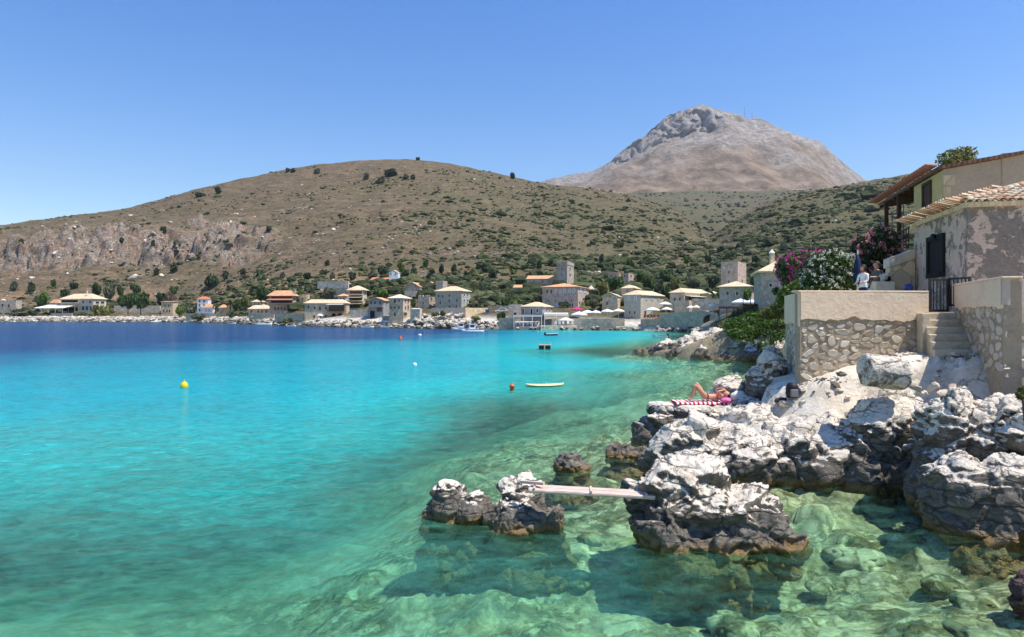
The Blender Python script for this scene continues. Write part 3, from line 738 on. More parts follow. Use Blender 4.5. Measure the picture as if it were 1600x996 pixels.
    def slab(s, face, x0, x1, y, out, th, mat, name="awning", drop=0.0, posts=None, pm='wframe', posty=None, back=-0.01):
        """thin deck, awning or eave standing out of a face"""
        p0, p1 = s.pt(face, x0, y), s.pt(face, x1, y); ax = s.axes(face); n = -ax[1]; z = max(p0.z, p1.z) * 0 + s.pt(face, (x0 + x1) / 2, y).z
        p0.z = p1.z = z
        q0, q1 = p0 - n * back, p1 - n * back
        mb = MB(); o0, o1 = p0 + n * out - Vector((0, 0, drop)), p1 + n * out - Vector((0, 0, drop))
        mb.prism([q0, q1, o1, o0], (0, 0, th)); a = mb.build(name, MT_[mat], s.root)
        if posts:
            zb = GZ(posty, s.D)
            for k in range(posts):
                f = k / (posts - 1); q = o0.lerp(o1, 0.02 + 0.96 * f) - n * 0.1
                MB().tube((q.x, q.y, zb), (q.x, q.y, q.z + 0.02), 0.07, n=6).build("post", MT_[pm], s.root)
        return a
    def rail(s, face, x0, x1, y, out, h=0.95, mat='metal'):
        p0, p1 = s.pt(face, x0, y, out), s.pt(face, x1, y, out); p1.z = p0.z; mb = MB(); k = max(4, int((p1 - p0).length / 0.35))
        for i in range(k + 1): q = p0.lerp(p1, i / k); mb.tube(q, q + Vector((0, 0, h)), 0.02, n=4)
        mb.tube(p0 + Vector((0, 0, h)), p1 + Vector((0, 0, h)), 0.035, n=4); mb.tube(p0 + Vector((0, 0, 0.1)), p1 + Vector((0, 0, 0.1)), 0.025, n=4)
        return mb.build("railing", MT_[mat], s.root)
    def chimney(s, px, ytop, hpx=5, wpx=2.5, mat='stone'):
        d = s.D + s.wr * 0.35; t = P(px, ytop, d); w = wpx * d / F
        mb = MB(); mb.box(t - Vector((0, 0, hpx * d / F / 2)), (w, w, hpx * d / F + 0.6)); mb.box(t + Vector((0, 0, 0.1 + 0.3)), (w * 1.3, w * 1.3, 0.12))
        mb.build("chimney", MT_[mat], s.root)

# ---------------------------------------------------------------- vegetation templates
def leaf_mat(name, dark, mid, light, scale=1.2):
    m = NT(name); v = m.pos()
    n = m.noise(v, scale, 3, 0.6); g = m.n("ShaderNodeTexWhiteNoise", {"noise_dimensions": '1D'}, W=m.rand())
    gi = m.n("ShaderNodeNewGeometry").outputs["Random Per Island"]
    f = m.math('ADD', m.math('ADD', m.math('MULTIPLY', n.outputs[0], 0.45), m.math('MULTIPLY', gi, 0.40)), m.math('MULTIPLY', g.outputs[0], 0.15))
    c = m.ramp(f, [(0.2, dark), (0.5, mid), (0.8, light)])
    b = m.pbr(c.outputs[0], 0.65, None, 0.25)
    tr = m.n("ShaderNodeBsdfTranslucent", None, Color=c.outputs[0]); mx = m.n("ShaderNodeMixShader", None, Fac=0.22)
    m.set(mx.inputs[1], b.outputs[0]); m.set(mx.inputs[2], tr.outputs[0]); m.t.links.new(mx.outputs[0], m.out.inputs[0])
    return m.mat
LM = {'green': leaf_mat("leaves_green", (0.022, 0.045, 0.012), (0.055, 0.10, 0.025), (0.12, 0.18, 0.045)),
      'bright': leaf_mat("leaves_bright_green", (0.04, 0.08, 0.012), (0.10, 0.17, 0.03), (0.20, 0.27, 0.06)),
      'olive': leaf_mat("leaves_olive", (0.05, 0.06, 0.03), (0.12, 0.135, 0.075), (0.22, 0.23, 0.14)),
      'dark': leaf_mat("leaves_dark_green", (0.015, 0.028, 0.012), (0.035, 0.058, 0.024), (0.075, 0.11, 0.045)),
      'yellow': leaf_mat("leaves_yellow_green", (0.08, 0.09, 0.02), (0.17, 0.18, 0.05), (0.28, 0.27, 0.09)),
      'dry': leaf_mat("dry_twigs", (0.08, 0.055, 0.035), (0.18, 0.13, 0.085), (0.28, 0.21, 0.14))}
def clump(n, lobes, leaf, seed, flat=1.0, elong=1.6, shell=0.55):
    """n leaf quads spread through ellipsoid lobes [(c, r)], returns V,F arrays"""
    g = np.random.default_rng(seed); w = np.array([r[0] * r[1] * r[2] for c, r in lobes]) ** 0.66; w /= w.sum()
    k = g.choice(len(lobes), n, p=w); c = np.array([lobes[i][0] for i in k]); r = np.array([lobes[i][1] for i in k])
    d = g.normal(size=(n, 3)); d /= np.linalg.norm(d, axis=1)[:, None]
    rad = (shell + (1 - shell) * g.random(n) ** 0.6)[:, None] * (1 + 0.22 * fbm(d * 2.2 + k[:, None] * 7.1, 3, seed))[:, None]
    p = c + d * r * rad
    nr = d + g.normal(size=(n, 3)) * 0.75; nr /= np.linalg.norm(nr, axis=1)[:, None]
    a = np.cross(nr, g.normal(size=(n, 3))); a /= np.linalg.norm(a, axis=1)[:, None]; b = np.cross(nr, a)
    s = leaf * (0.6 + 0.8 * g.random(n))[:, None]
    a = a * s * elong * 0.5; b = b * s * 0.5
    V = np.stack([p - a, p - b * 0.9, p + a, p + b * 0.9], 1).reshape(-1, 3)
    return V, np.arange(4 * n).reshape(-1, 4)
def lobes_for(kind, seed):
    g = random.Random(seed); L = []
    if kind == 'pine':
        for i in range(9):
            t = g.random() * 6.28; q = g.random() * 0.55; L.append(((q * math.cos(t), q * math.sin(t), 0.62 + g.uniform(-0.12, 0.2)), (0.38, 0.38, 0.20)))
    elif kind == 'bush':
        for i in range(7):
            t = g.random() * 6.28; q = g.random() * 0.6; L.append(((q * math.cos(t), q * math.sin(t), 0.42 + g.uniform(-0.15, 0.22)), (0.42, 0.42, 0.34)))
    else:
        for i in range(9):
            t = g.random() * 6.28; q = g.random() * 0.55; L.append(((q * math.cos(t), q * math.sin(t), 0.52 + g.uniform(-0.26, 0.26)), (0.38, 0.38, 0.26)))
    return L
CROWN = {}
for kind, n, leaf in (('pine', 900, 0.16), ('bush', 420, 0.22), ('tree', 650, 0.19)):
    for k in range(4):
        V, Fc = clump(n, lobes_for(kind, 50 * k + len(kind)), leaf, 31 * k + len(kind), shell=0.45)
        CROWN[kind, k] = (V, Fc)
CR_ME = {}
def crown_mesh(kind, k, mat):
    if (kind, k, mat) not in CR_ME:
        me = mesh_np("crown", *CROWN[kind, k]); me.materials.append(LM[mat]); CR_ME[kind, k, mat] = me
    return CR_ME[kind, k, mat]
def trunk_mesh():
    mb = MB(); mb.tube((0, 0, -0.15), (0.02, 0.01, 0.35), 0.06, 0.045, 6)
    for a in range(4):
        t = a * 1.6 + 0.4; mb.tube((0.02, 0.01, 0.30), (0.3 * math.cos(t), 0.3 * math.sin(t), 0.62), 0.032, 0.012, 5)
    o = mb.build("trunk", plain("bark", (0.13, 0.10, 0.075), 0.9, 6, 0.3)); me = o.data; bpy.data.objects.remove(o); return me
TRUNK = trunk_mesh()
_tk = [0]
def tree(name, label, px, ytop, ybase, wpx, D, kind='tree', mat='green', cat='tree', group=None, dz=0.0):
    b = P(px, ybase, D); h = (ybase - ytop) * D / F; w = wpx * D / F / 2
    r = empty(name, b, label, cat, group, rz=rnd.random() * 6.28); _tk[0] += 1
    c = link(bpy.data.objects.new("crown", crown_mesh(kind, _tk[0] % 4, mat)), r); c.scale = (w, w, h * 1.08)
    t = link(bpy.data.objects.new("trunk", TRUNK), r); t.scale = (w * 0.9, w * 0.9, h)
    return r
# ---------------------------------------------------------------- the village, from the far west end to the bay head
H = House
h = H("ruined_house", "roofless grey stone ruin at the far end of the pebble shore", -14, 25, 34, 487, 470, 318, 4, 'grey', None, cat="ruin")
h.wins('L', [(4, 477), (14, 478)], 3, 4, pane='hole_shade')
h = H("cottage", "small orange-roofed cottage half hidden behind the white awning", 79, 92, 97, 484, 474, 340, 6, 'cream', 'hip', 'torange', 468)
h = H("villa", "long cream villa with pale roof, upper veranda and white terrace awning", 95, 146, 166, 490, 467, 322, 10, 'cream', 'hip', 'tpale', 459, over=0.6)
h.wins('L', [(130, 482), (136, 482), (142, 482)], 3.4, 6); h.wins('L', [(130, 472), (141, 472)], 2.6, 4)
h.win('L', 109, 471, 26, 4.5, pane='hole_shade', frame='wframe'); h.win('L', 109, 483.5, 26, 6, pane='hole_shade', frame='wframe')  # dark panels carry the verandas' shade; nothing is recessed
h.wins('R', [(152, 473), (160, 473)], 5, 3, pane='hole_shade'); h.wins('R', [(152, 482), (158, 482)], 3, 4)
h.slab('L', 93, 124, 474, 2.6, 0.25, 'cream', "balcony", posts=4, pm='cream', posty=489)
h.slab('L', 76, 121, 477, 8.5, 0.12, 'canvas', "awning", drop=1.6, posts=5, posty=489)
h.chimney(136, 455, 4, 2, 'cream')
MBW = MB()
def wallseg(name, label, x0, D0, x1, D1, yt, yb, th, mat, cat="wall", yt1=None, yb1=None, group=None):
    a, b = P(x0, yt, D0), P(x1, yt1 if yt1 is not None else yt, D1); a2, b2 = P(x0, yb, D0), P(x1, yb1 if yb1 is not None else yb, D1)
    d = (b - a); d.z = 0; n = Vector((-d.y, d.x, 0)).normalized()
    if n.y < 0: n = -n
    o = MB().prism([a2 - Vector((0, 0, 1.0)), b2 - Vector((0, 0, 1.0)), b, a], n * th).build(name, MT_[mat] if isinstance(mat, str) else mat)
    return tag(o, label, cat, group, "thing")
wallseg("terrace_wall", "grey retaining wall under the villa's white awning", 80, 312, 112, 311, 489.5, 497, 0.8, 'conc')
wallseg("terrace_wall", "low dark stone wall at the foot of the two round pines", 184, 306, 231, 306, 493, 499, 0.8, 'grey')
h = H("ruined_house", "small tan ruin with a scrap of orange roof east of the round pines", 252, 270, 278, 492, 472, 312, 4, 'sand', 'shed', 'torange', 471, cat="ruin")
h.wins('L', [(256, 486), (261, 486), (265, 486)], 2, 4, pane='hole_shade'); h.wins('L', [(258, 478), (264, 478)], 2, 3, pane='hole_shade')
h = H("tower_house", "narrow white tower house with small red roof and a balcony", 308, 325, 330, 492, 468, 300, 4, 'white', 'hip', 'tred', 463.5, over=0.2)
h.wins('L', [(312, 471), (319, 471), (312, 477.5), (319, 477.5), (312, 485)], 2.2, 3.2); h.slab('L', 310, 321, 480, 0.9, 0.15, 'white', "balcony"); h.rail('L', 310, 321, 479.5, 0.85)
h = H("cottage", "low white cottage with orange roof joined to the tower house", 317, 333, 337, 491, 481, 297, 4, 'white', 'hip', 'torange', 475.5)
h.wins('L', [(322, 485.5), (327, 485.5)], 2.2, 3, pane='blue')
h = H("cottage", "low white cottage with orange roof right of the shore palms", 342, 353, 357, 491, 481, 297, 4, 'white', 'hip', 'torange', 476)
h.wins('L', [(345, 486), (350, 486)], 2.4, 4, pane='blue')
wallseg("garden_wall", "rubble garden wall below the white tower house", 290, 291, 352, 283, 490, 499, 0.7, 'stone')
h = H("cottage", "single-storey pale-roofed cottage on the white pebble shore", 388, 421, 427, 492, 483, 252, 5, 'stone', 'hip', 'tpale', 477)
h.wins('L', [(393, 487), (403.5, 487), (409.5, 487), (416, 487)], 2.6, 3.6, pane='wred')
wallseg("terrace_wall", "stone terrace wall under the single-storey shore cottage", 389, 247, 428, 235, 491, 500, 0.6, 'stone')
h = H("guesthouse", "guesthouse with two tiers of red roofs over dark wooden verandas", 421, 458, 463, 489, 462, 242, 5, 'pink', 'hip', 'torange', 454, over=0.8)
h.win('L', 440, 464.5, 33, 4.0, pane='wood', frame='sframe'); h.win('L', 440, 472, 33, 4.6, pane='wood', frame='sframe')  # wooden glazing coloured dark to carry the recessed verandas' shade
h.slab('L', 420, 459, 467.5, 2.2, 0.2, 'tred', "porch_roof", drop=0.5); h.slab('L', 420, 459, 475, 2.0, 0.25, 'sframe', "balcony", posts=6, pm='sframe', posty=475)
h.rail('L', 421, 458, 474.6, 1.9, 0.8, 'wood')
for cx in (430, 435, 440, 445, 450): h.win('L', cx, 482.5, 2.8, 4.6, pane='wred', arch=True)
h.chimney(461, 453, 8, 3)
h = H("cottage", "plain tan block house between the guesthouse and the long stone house", 468, 479, 484, 487, 462, 248, 6, 'sand', 'flat', cat="house")
h.wins('L', [(473, 467), (473, 478)], 2, 3)
h = H("tavern_house", "long stone house on the shore with pale roof, glazed balcony and two arches", 476, 541, 546, 500, 474, 207, 5, 'stone', 'hip', 'tpale', 468)
h.wins('L', [(482, 480), (491.5, 481.5), (509, 481.5)], 2.6, 4.2, frame='sframe'); h.win('L', 500, 482.5, 2.8, 6, pane='wood', name="door"); h.wins('L', [(491, 495), (501, 495), (509, 495)], 2.6, 4.5, pane='hole_shade')
h.slab('L', 513, 538, 475.5, 2.2, 0.15, 'awn', "porch_roof", drop=0.3)
h.win('L', 526, 481.5, 22, 7, pane='glass', frame='wood'); h.slab('L', 513, 538, 486.5, 1.8, 0.2, 'wood', "balcony"); h.rail('L', 513.5, 537.5, 486, 1.7, 0.7, 'wood')
for cx in (521.5, 531): h.win('L', cx, 494, 6.5, 8.5, pane='hole_shade', arch=True, name="archway")
h = H("hotel", "tall cream hotel with three stacked verandas and yellow awnings", 545, 567, 573, 488, 453, 214, 6, 'cream', 'hip', 'tpale', 446.5, over=0.7)
for y in (457.5, 467.5, 479.5):
    h.win('L', 556, y, 20, 5.2, pane='wood', frame='cream'); h.slab('L', 545, 568, y + 3.6, 2.2, 0.25, 'cream', "balcony"); h.rail('L', 546, 567, y + 3.3, 2.1, 0.8, 'wood')  # dark wood panel also paints in the shade of the veranda recess
for y in (463.2, 473): h.slab('L', 546, 567, y, 2.5, 0.08, 'yellow_canvas', "awning", drop=0.5)
h.wins('R', [(570, 458), (570, 468), (570, 479)], 2, 3)
h = H("boathouse", "grey-blue boathouse with orange roof and tall dark doorway on the water", 576, 599, 608, 508, 470, 193, 7, 'bluegrey', 'gr', 'torange', 465.5)
h.wins('L', [(580, 473.5), (586, 473.5), (594, 473.5)], 3.2, 4.2, frame='conc'); h.slab('L', 576, 599, 480, 1.4, 0.25, 'conc', "balcony")
h.win('L', 582, 494, 7.5, 16, pane='hole_shade', frame='conc', name="door"); h.win('L', 593, 484, 8.5, 6.5, pane='glass', frame='conc'); h.wins('R', [(604, 474)], 3, 3, pane='wred')
wallseg("jetty", "grey stone jetty block beside the boathouse", 597, 189, 611, 188, 494, 512, 5.0, 'conc', cat="jetty")
h = H("cottage", "white-walled house with long red roof high above the village", 579, 606, 610, 447, 438, 255, 5, 'white', 'shed', 'tred', 433.5, over=0.3)
h = H("chapel", "tall white gabled chapel on the slope with two tiny windows", 608, 622, 625, 447, 427, 252, 3, 'white', 'gr', 'twhite', 422.5, over=0.08, cat="chapel")
h.wins('L', [(611, 428), (618.5, 428), (612, 441), (617, 441)], 1.5, 2.2); h.win('L', 614.5, 436, 5, 0.8, pane='glass', frame='wframe')
wallseg("terrace_wall", "tall stone terrace wall below the white chapel", 582, 247, 622, 247, 446.5, 459, 1.0, 'stone')
h = H("tower_house", "three-storey stone house with bleached hip roof and iron balcony on red rocks", 608, 630, 641, 500, 466, 184, 14, 'stone', 'hip', 'twhite', 460, over=0.4)
h.wins('L', [(623.6, 470)], 2.2, 3.6); h.win('L', 617, 471, 2.6, 5.5, name="door", pane='hole_shade'); h.slab('L', 611.5, 620.5, 475, 0.9, 0.15, 'sframe', "balcony"); h.rail('L', 611.8, 620, 474.6, 0.85)
h.wins('L', [(611, 481), (617, 481), (623.6, 481)], 2.2, 3.6, pane='wood'); h.win('L', 617, 491.5, 3, 5, pane='wred', name="door"); h.wins('R', [(633.5, 470), (633.5, 481)], 1.8, 4); h.wins('R', [(637.6, 470.5), (637.6, 480.5)], 2, 6.5, pane='wred'); h.win('R', 633, 491, 5, 5, pane='wood')
h = H("stone_house", "grey gabled stone house with orange roof above the crenellated ruin", 632, 656, 666, 470, 449, 226, 8, 'grey', 'gr', 'torange', 442, over=0.2)
h.wins('L', [(649.5, 447.3), (637.5, 454.5), (645, 454), (650.5, 454)], 1.8, 2.6)
h = H("stone_wall_block", "low grey stone outbuilding with a dark arch below the gabled house", 632, 651, 655, 473, 456.5, 214, 8, 'grey', 'flat', cat="outbuilding")
h.win('L', 647, 466.5, 6, 6, pane='hole_shade', arch=True, name="archway")
h = H("stone_house", "narrow grey gabled house beside the square tower stump", 666, 679, 683, 470, 447, 228, 8, 'grey', 'gr', 'torange', 441, over=0.2)
h.wins('L', [(673, 447), (673, 453.5)], 2, 3)
h = H("tower_stump", "square grey tower stump behind the big three-storey house", 681, 692, 699, 470, 440.5, 224, 14, 'grey', 'flat', cat="tower")
h = H("ruined_house", "crenellated stone ruin with broken battlements above the boulders", 653, 670.5, 680, 486, 464, 196, 14, 'grey', None, cat="ruin")
for cx in (655, 660, 665.5, 669.5):
    q = h.pt('L', cx, 463.8); MB().box(q + h.dr * 0.3 + Vector((0, 0, 0.24)), (0.55, 0.58, 0.5), h.axes('L')).build("merlon", MT_['grey'], h.root)
h.wins('L', [(661.5, 474)], 1.8, 3, pane='hole_shade'); h.wins('R', [(674, 467), (678, 477)], 2.2, 4, pane='hole_shade')
h = H("mansion", "big three-storey grey-green house with pale hip roof and scattered small windows", 680.5, 721, 735, 484, 454.8, 192, 20, stone("stone_wall_grey_green", (0.46, 0.435, 0.345), scale=2.0, var=0.15), 'hip', 'tpale', 447, over=0.4)
h.wins('L', [(685.4, 463), (691.4, 463), (702.2, 462), (702.2, 470.2), (713.8, 469.8), (688, 473.5), (702.2, 479.2), (713.5, 478.8)], 2.2, 4)
h.wins('R', [(725, 461), (730.5, 461.2), (725, 469.8), (730.5, 469.8)], 2.2, 3.8, frame='wframe')
wallseg("retaining_wall", "tall grey retaining wall in front of the big three-storey house", 674, 178, 727, 176, 481.2, 500, 1.0, 'grey')
wallseg("retaining_wall", "sunlit sandy retaining wall east of the big three-storey house", 727.3, 176, 762, 185, 481.2, 499, 1.0, 'sand', yt1=481.5, yb1=495)
h = H("stone_shed", "small grey stone shed alone among the slope bushes", 772, 787, 790, 467, 458, 232, 6, 'grey', 'gr', 'grey', 454.2, over=0.1, cat="shed")
h.win('L', 780, 460.5, 1.8, 2.6, pane='hole_shade')
for q in (("terrace_wall", "long pale terrace wall on the shore below the guesthouse", 429, 226, 474, 209, 490, 503, 0.7, 'stone'), ("terrace_wall", "cream terrace wall below the tall hotel", 547, 199, 575, 197, 484, 503, 0.8, 'pale'), ("terrace_wall", "pale sloping wall right of the three-storey house on red rocks", 641, 180, 656, 178, 483, 500, 0.8, 'pale'), ("garden_wall", "pale garden wall on the slope above the long arched house", 496, 246, 544, 242, 440, 447, 0.6, 'pale'), ("garden_wall", "stone garden wall behind the cream hotel", 520, 236, 546, 232, 452, 461, 0.6, 'stone'), ("terrace_wall", "low stone wall behind the parked white car", 762, 190, 800, 186, 478, 486, 0.6, 'stone'), ("terrace_wall", "stone terrace wall behind the two round pines", 178, 330, 250, 326, 478, 486, 0.7, 'pale')):
    wallseg(*q)
h = H("cottage", "small pale lean-to house against the right side of the three-storey house", 642, 650, 655, 496, 484, 182, 14, 'pale', 'shed', 'twhite', 482.5)
h.wins('L', [(645, 489)], 2, 3, pane='hole_shade')
h = H("cottage", "small cream house with orange roof left of the tall cream hotel", 528, 540, 546, 474, 463, 226, 8, 'cream', 'hip', 'torange', 459)
h.wins('L', [(532, 467), (537, 467)], 2, 3)
h = H("cottage", "little stone house with pale roof behind the single-storey shore cottage", 393, 408, 414, 484, 472, 268, 6, 'pale', 'hip', 'tpale', 468)
h.wins('L', [(398, 476), (404, 476)], 2, 3)
# --- tower and the houses below it
h = H("tower", "tall square stone tower with battlement band above the village", 870, 886, 896.5, 462, 414, 212, 20, 'grey', None, cat="tower")
mb = MB(); up = Vector((0, 0, 1)); o = 0.14
a = [c + (h.dl * (-o if i in (0, 3) else o)) + (h.dr * (-o if i in (0, 1) else o)) for i, c in enumerate(h.c4)]
mb.prism([p + up * (h.ze + 0.012) for p in a], up * (GZ(409.2, 212) - h.ze)); mb.build("battlement_band", MT_['grey'], h.root)
zt = GZ(409.2, 212) + 0.02
for i in range(4):
    for f in (0.08, 0.36, 0.64, 0.92):
        q = a[i].lerp(a[(i + 1) % 4], f); q = q + (h.root.location * Vector((1, 1, 0)) - q).normalized() * 0.35
        MB().box(Vector((q.x, q.y, zt + 0.15)), (0.5, 0.5, 0.34), h.axes('L')).build("merlon", MT_['grey'], h.root)
h.wins('L', [(878.2, 419.8), (878.2, 429.8), (878.2, 439)], 1.7, 3.4); h.wins('R', [(890.6, 419.8), (890.6, 429.8)], 1.7, 3)
h = H("stone_house", "long grey house with orange roof joined to the tall tower", 823, 869.5, 874, 462, 436.2, 214, 10, 'grey', 'gl', 'torange', 430.8, over=0.2)
h.wins('L', [(834, 441), (847.8, 440), (858, 440.2), (864.5, 439.6)], 1.8, 3.6)
h = H("stone_house", "low grey wing with orange roof west of the tower house", 802.5, 822.5, 826, 464, 450, 213, 10, 'grey', 'gl', 'torange', 445.6, over=0.2)
h = H("mansion", "broad pinkish stone mansion with orange roof and rows of blue shuttered windows", 847.5, 903, 920, 486, 448.2, 180, 18, 'pink', 'hip', 'torange', 442.3, over=0.45)
h.wins('L', [(855, 455.8), (861.5, 455.8)], 2.6, 5.6); h.wins('L', [(868, 455.4), (875, 455.6), (882, 454.8), (890, 454.4), (896.8, 454.4)], 2.6, 5, pane='blue', frame='wframe')
h.wins('L', [(857.5, 470.6), (867.5, 470.2), (883.5, 470.2), (893, 470)], 1.7, 3.2); h.win('L', 870.5, 477.6, 3, 4, pane='blue', frame='wframe'); h.wins('L', [(880.2, 477), (894.5, 477)], 2.6, 5, pane='glass'); h.win('L', 887.2, 478, 2.6, 7, name="door", pane='hole_shade')
h.wins('R', [(907.5, 454), (914, 455)], 3, 4.6, pane='blue', frame='wframe'); h.wins('R', [(911.2, 467.6), (911.5, 475.8)], 1.8, 3.2)
h = H("cottage", "little house with bleached roof peeping out behind the pinkish mansion", 919, 928, 932, 466, 452.5, 200, 12, 'pink', 'hip', 'twhite', 446.5, over=0.25)
h = H("tavern_house", "grey-blue tavern house with white-framed doors and sandy hip roof", 815, 847.5, 863, 498, 479.4, 166, 18, 'bluegrey', 'hip', 'tpale', 472, over=0.35)
h.win('L', 817.5, 487, 3.4, 8.6, pane='wred', frame='wframe', name="door"); h.win('L', 830.5, 487, 3.0, 8.6, pane='hole_shade', frame='wframe', name="door"); h.win('L', 839.6, 485.4, 3.2, 5.6, pane='glass', frame='wframe')
h.wins('R', [(853, 485.2), (858.4, 485.2)], 2.2, 4.6, pane='wred', frame='wframe')
h = H("stone_house", "flat-roofed grey block left of the grey-blue tavern house", 794.5, 814, 817, 500, 478.2, 167, 6, 'grey', 'flat')
h.win('L', 805, 491, 3.4, 4.6, pane='hole_shade')
# --- eastern cluster
h = H("ruined_house", "pair of roofless ruined houses high among the trees", 950, 967, 974, 444, 426.5, 238, 12, 'pink', 'slab', 'torange', cat="ruin", over=0.1)
h.wins('L', [(955, 431), (962, 431)], 1.8, 3, pane='hole_shade')
h = H("ruined_house", "second roofless ruin with pale lit gable high among the trees", 973, 982, 990, 444, 427, 236, 22, 'pink', None, cat="ruin")
h.wins('L', [(976, 431.5)], 1.8, 3, pane='hole_shade'); h.wins('R', [(986, 431.5)], 1.8, 3, pane='hole_shade')
h = H("stone_house", "gabled sandy house with pale roof behind the tavern parasols", 941, 965, 975, 496, 463.5, 172, 14, 'sand', 'gr', 'twhite', 458.8, over=0.2)
h.wins('L', [(948.7, 474.4)], 2.6, 4.6); h.win('L', 958.2, 474, 4, 6, pane='blue', frame='wframe'); h.wins('L', [(950, 490), (957, 490)], 3, 6, pane='glass'); h.win('R', 970.5, 474, 2, 4); h.win('L', 953.5, 463, 1.6, 2, pane='hole_shade')
h = H("stone_house", "small pinkish house with pyramid roof behind the bright corner house", 971, 991, 1003.5, 480, 450.6, 184, 20, 'pink', 'hip', 'tpale', 445.6, over=0.3)
h.win('L', 980, 454.5, 2, 2.4, pane='hole_shade')
h = H("tower_house", "tall corner house on the quay, shaded grey side and bright sandy side", 975, 1001, 1037, 511, 461, 164, 34, stone("stone_wall_grey_green_2", (0.50, 0.46, 0.36), scale=2.2, var=0.16), 'hip', 'tpale', 454, over=0.35)
h.wins('L', [(982.7, 466.6), (993, 466.4)], 3.4, 5.4, pane='blue', frame='wframe'); h.wins('L', [(984, 488.6), (991.8, 488.6)], 2, 4); h.wins('L', [(987.5, 496.4), (984.3, 505.5)], 1.5, 2.4, pane='hole_shade')
h.wins('R', [(1010, 466.4), (1019.4, 466.8), (1028.6, 467)], 1.9, 4, pane='blue'); h.wins('R', [(1008, 489), (1020, 488.6), (1031, 488.4)], 3, 6, pane='wood')
h = H("stone_house", "long sandy house with pale roof stretching towards the square tower", 1047, 1069, 1125, 500, 457.4, 166, 38, 'pale', 'hip', 'tpale', 451.3, over=0.35)
h.wins('L', [(1054.5, 468.4), (1062.4, 468)], 2.6, 5); h.wins('R', [(1077, 466), (1083, 466), (1091, 466.3)], 2, 3.6)
h.slab('R', 1070, 1100, 463.4, 1.6, 0.12, 'canvas2', "awning", drop=0.2)
h = H("stone_house", "low square stone annex by the waterfront with one dark window", 1054, 1077, 1081.5, 502, 472, 156, 20, 'stone', 'flat')
h.win('L', 1065.3, 492, 3, 4.4, pane='hole_shade')
wallseg("garden_wall", "long pale stone wall with small arched gate behind the parasols", 1081, 158, 1152, 148, 467, 494, 0.6, 'pale')
wallseg("quay_wall", "grey harbour wall climbing towards the culvert", 1030, 150, 1098, 134, 492, 518, 1.5, 'grey', yt1=485.5, yb1=519)
wallseg("quay_wall", "short grey wall pierced by the round culvert", 1098.3, 133.9, 1120, 133, 485.5, 519, 1.5, 'grey', yt1=490)
h = H("tower", "square pinkish stone tower with two small windows above the eastern houses", 1126.5, 1153, 1166, 460, 411.4, 150, 36, 'pink', 'flat', cat="tower", over=0)
h.wins('L', [(1139, 425.8), (1139, 440.7)], 2.2, 4); h.win('R', 1159.4, 438.8, 1.5, 3)
h = H("stone_house", "grey stone house with pale hip roof at the foot of the square tower", 1124, 1174, 1178, 478, 447.6, 135, 22, 'grey', 'hip', 'tpale', 439.6, over=0.5)
h.wins('L', [(1136.7, 458.7), (1151.8, 459)], 4.4, 6.4, frame='wframe')
# --- culvert, quays and taverns
wallseg("quay_wall", "grey quay wall under the tavern parasols", 862, 157.5, 976, 155, 498, 516, 1.5, 'grey')
wallseg("quay_wall", "rough quay wall in front of the bright corner house", 1001, 157, 1047, 151, 499, 514, 1.2, 'grey')
o = MB()
c = P(1108, 501, 133.6); n = 24; ax = (Vector((1, -0.03, 0)), Vector((0.03, 1, 0)))
ring = [c + ax[0] * (1.12 * math.cos(6.283 * k / n)) + Vector((0, 0, 1.12 * math.sin(6.283 * k / n))) for k in range(n)]
big = [c + ax[0] * (1.0 * math.cos(6.283 * k / n)) + Vector((0, 0, 1.0 * math.sin(6.283 * k / n))) for k in range(n)]
vs = [p - ax[1] * 0.22 for p in ring] + [p - ax[1] * 0.22 for p in big] + [p - ax[1] * 0.14 for p in big] + [p + ax[1] * 0.5 for p in ring]
fs = [(k, (k + 1) % n, n + (k + 1) % n, n + k) for k in range(n)] + [(n + k, n + (k + 1) % n, 2 * n + (k + 1) % n, 2 * n + k) for k in range(n)] + [(k, (k + 1) % n, 3 * n + (k + 1) % n, 3 * n + k) for k in range(n)] + [tuple(range(2 * n, 3 * n))]
tag(o.add(vs, fs).build("culvert", MT_['hole_shade']), "round dark culvert mouth in the harbour wall", "culvert")  # no bore: the dark disc paints the shade inside
wallseg("quay_wall", "stone wall block to the right of the round culvert", 1117, 128, 1145, 122, 494.5, 516, 1.5, 'grey')
# tavern shelter over the water
def frame_roof(name, label, x0, x1, D0, D1, yt, mat, posts, yb, cat, drop=0.0, pm='wframe'):
    a, b = P(x0, yt, D0), P(x1, yt, D0); z = a.z
    c, d = Vector((GX(x1, D1), D1, z + drop)), Vector((GX(x0, D1), D1, z + drop)); zb = GZ(yb, D0)
    r = empty(name, ((a.x + c.x) / 2, (D0 + D1) / 2, zb), label, cat)
    MB().prism([a, b, c, d], (0, 0, 0.14)).build("roof", MT_[mat], r)
    for k in range(posts):
        f = k / (posts - 1)
        for p, q in ((a, b), (d, c)):
            t = p.lerp(q, 0.02 + 0.96 * f); MB().tube((t.x, t.y, zb - 1.2), (t.x, t.y, t.z), 0.08, n=6).build("post", MT_[pm], r)
    mb = MB(); mb.box(((a.x + b.x) / 2, D0 + 0.06, z - 0.12), (abs(b.x - a.x), 0.1, 0.2)); mb.build("beam", MT_[pm], r)
    return r
frame_roof("tavern_shelter", "white flat-roofed tavern shelter standing over the water's edge", 802, 847, 158.5, 165.5, 493.5, 'awn', 4, 512, "shelter")
frame_roof("tavern_shelter", "sloping pale canopy beside the flat-roofed tavern shelter", 850, 888, 160, 168, 492.5, 'awn', 3, 506, "shelter", drop=0.45)
frame_roof("pergola", "brown timber pergola right of the culvert", 1123, 1160, 122, 127, 480.6, 'wood', 4, 494, "pergola", pm='wood')
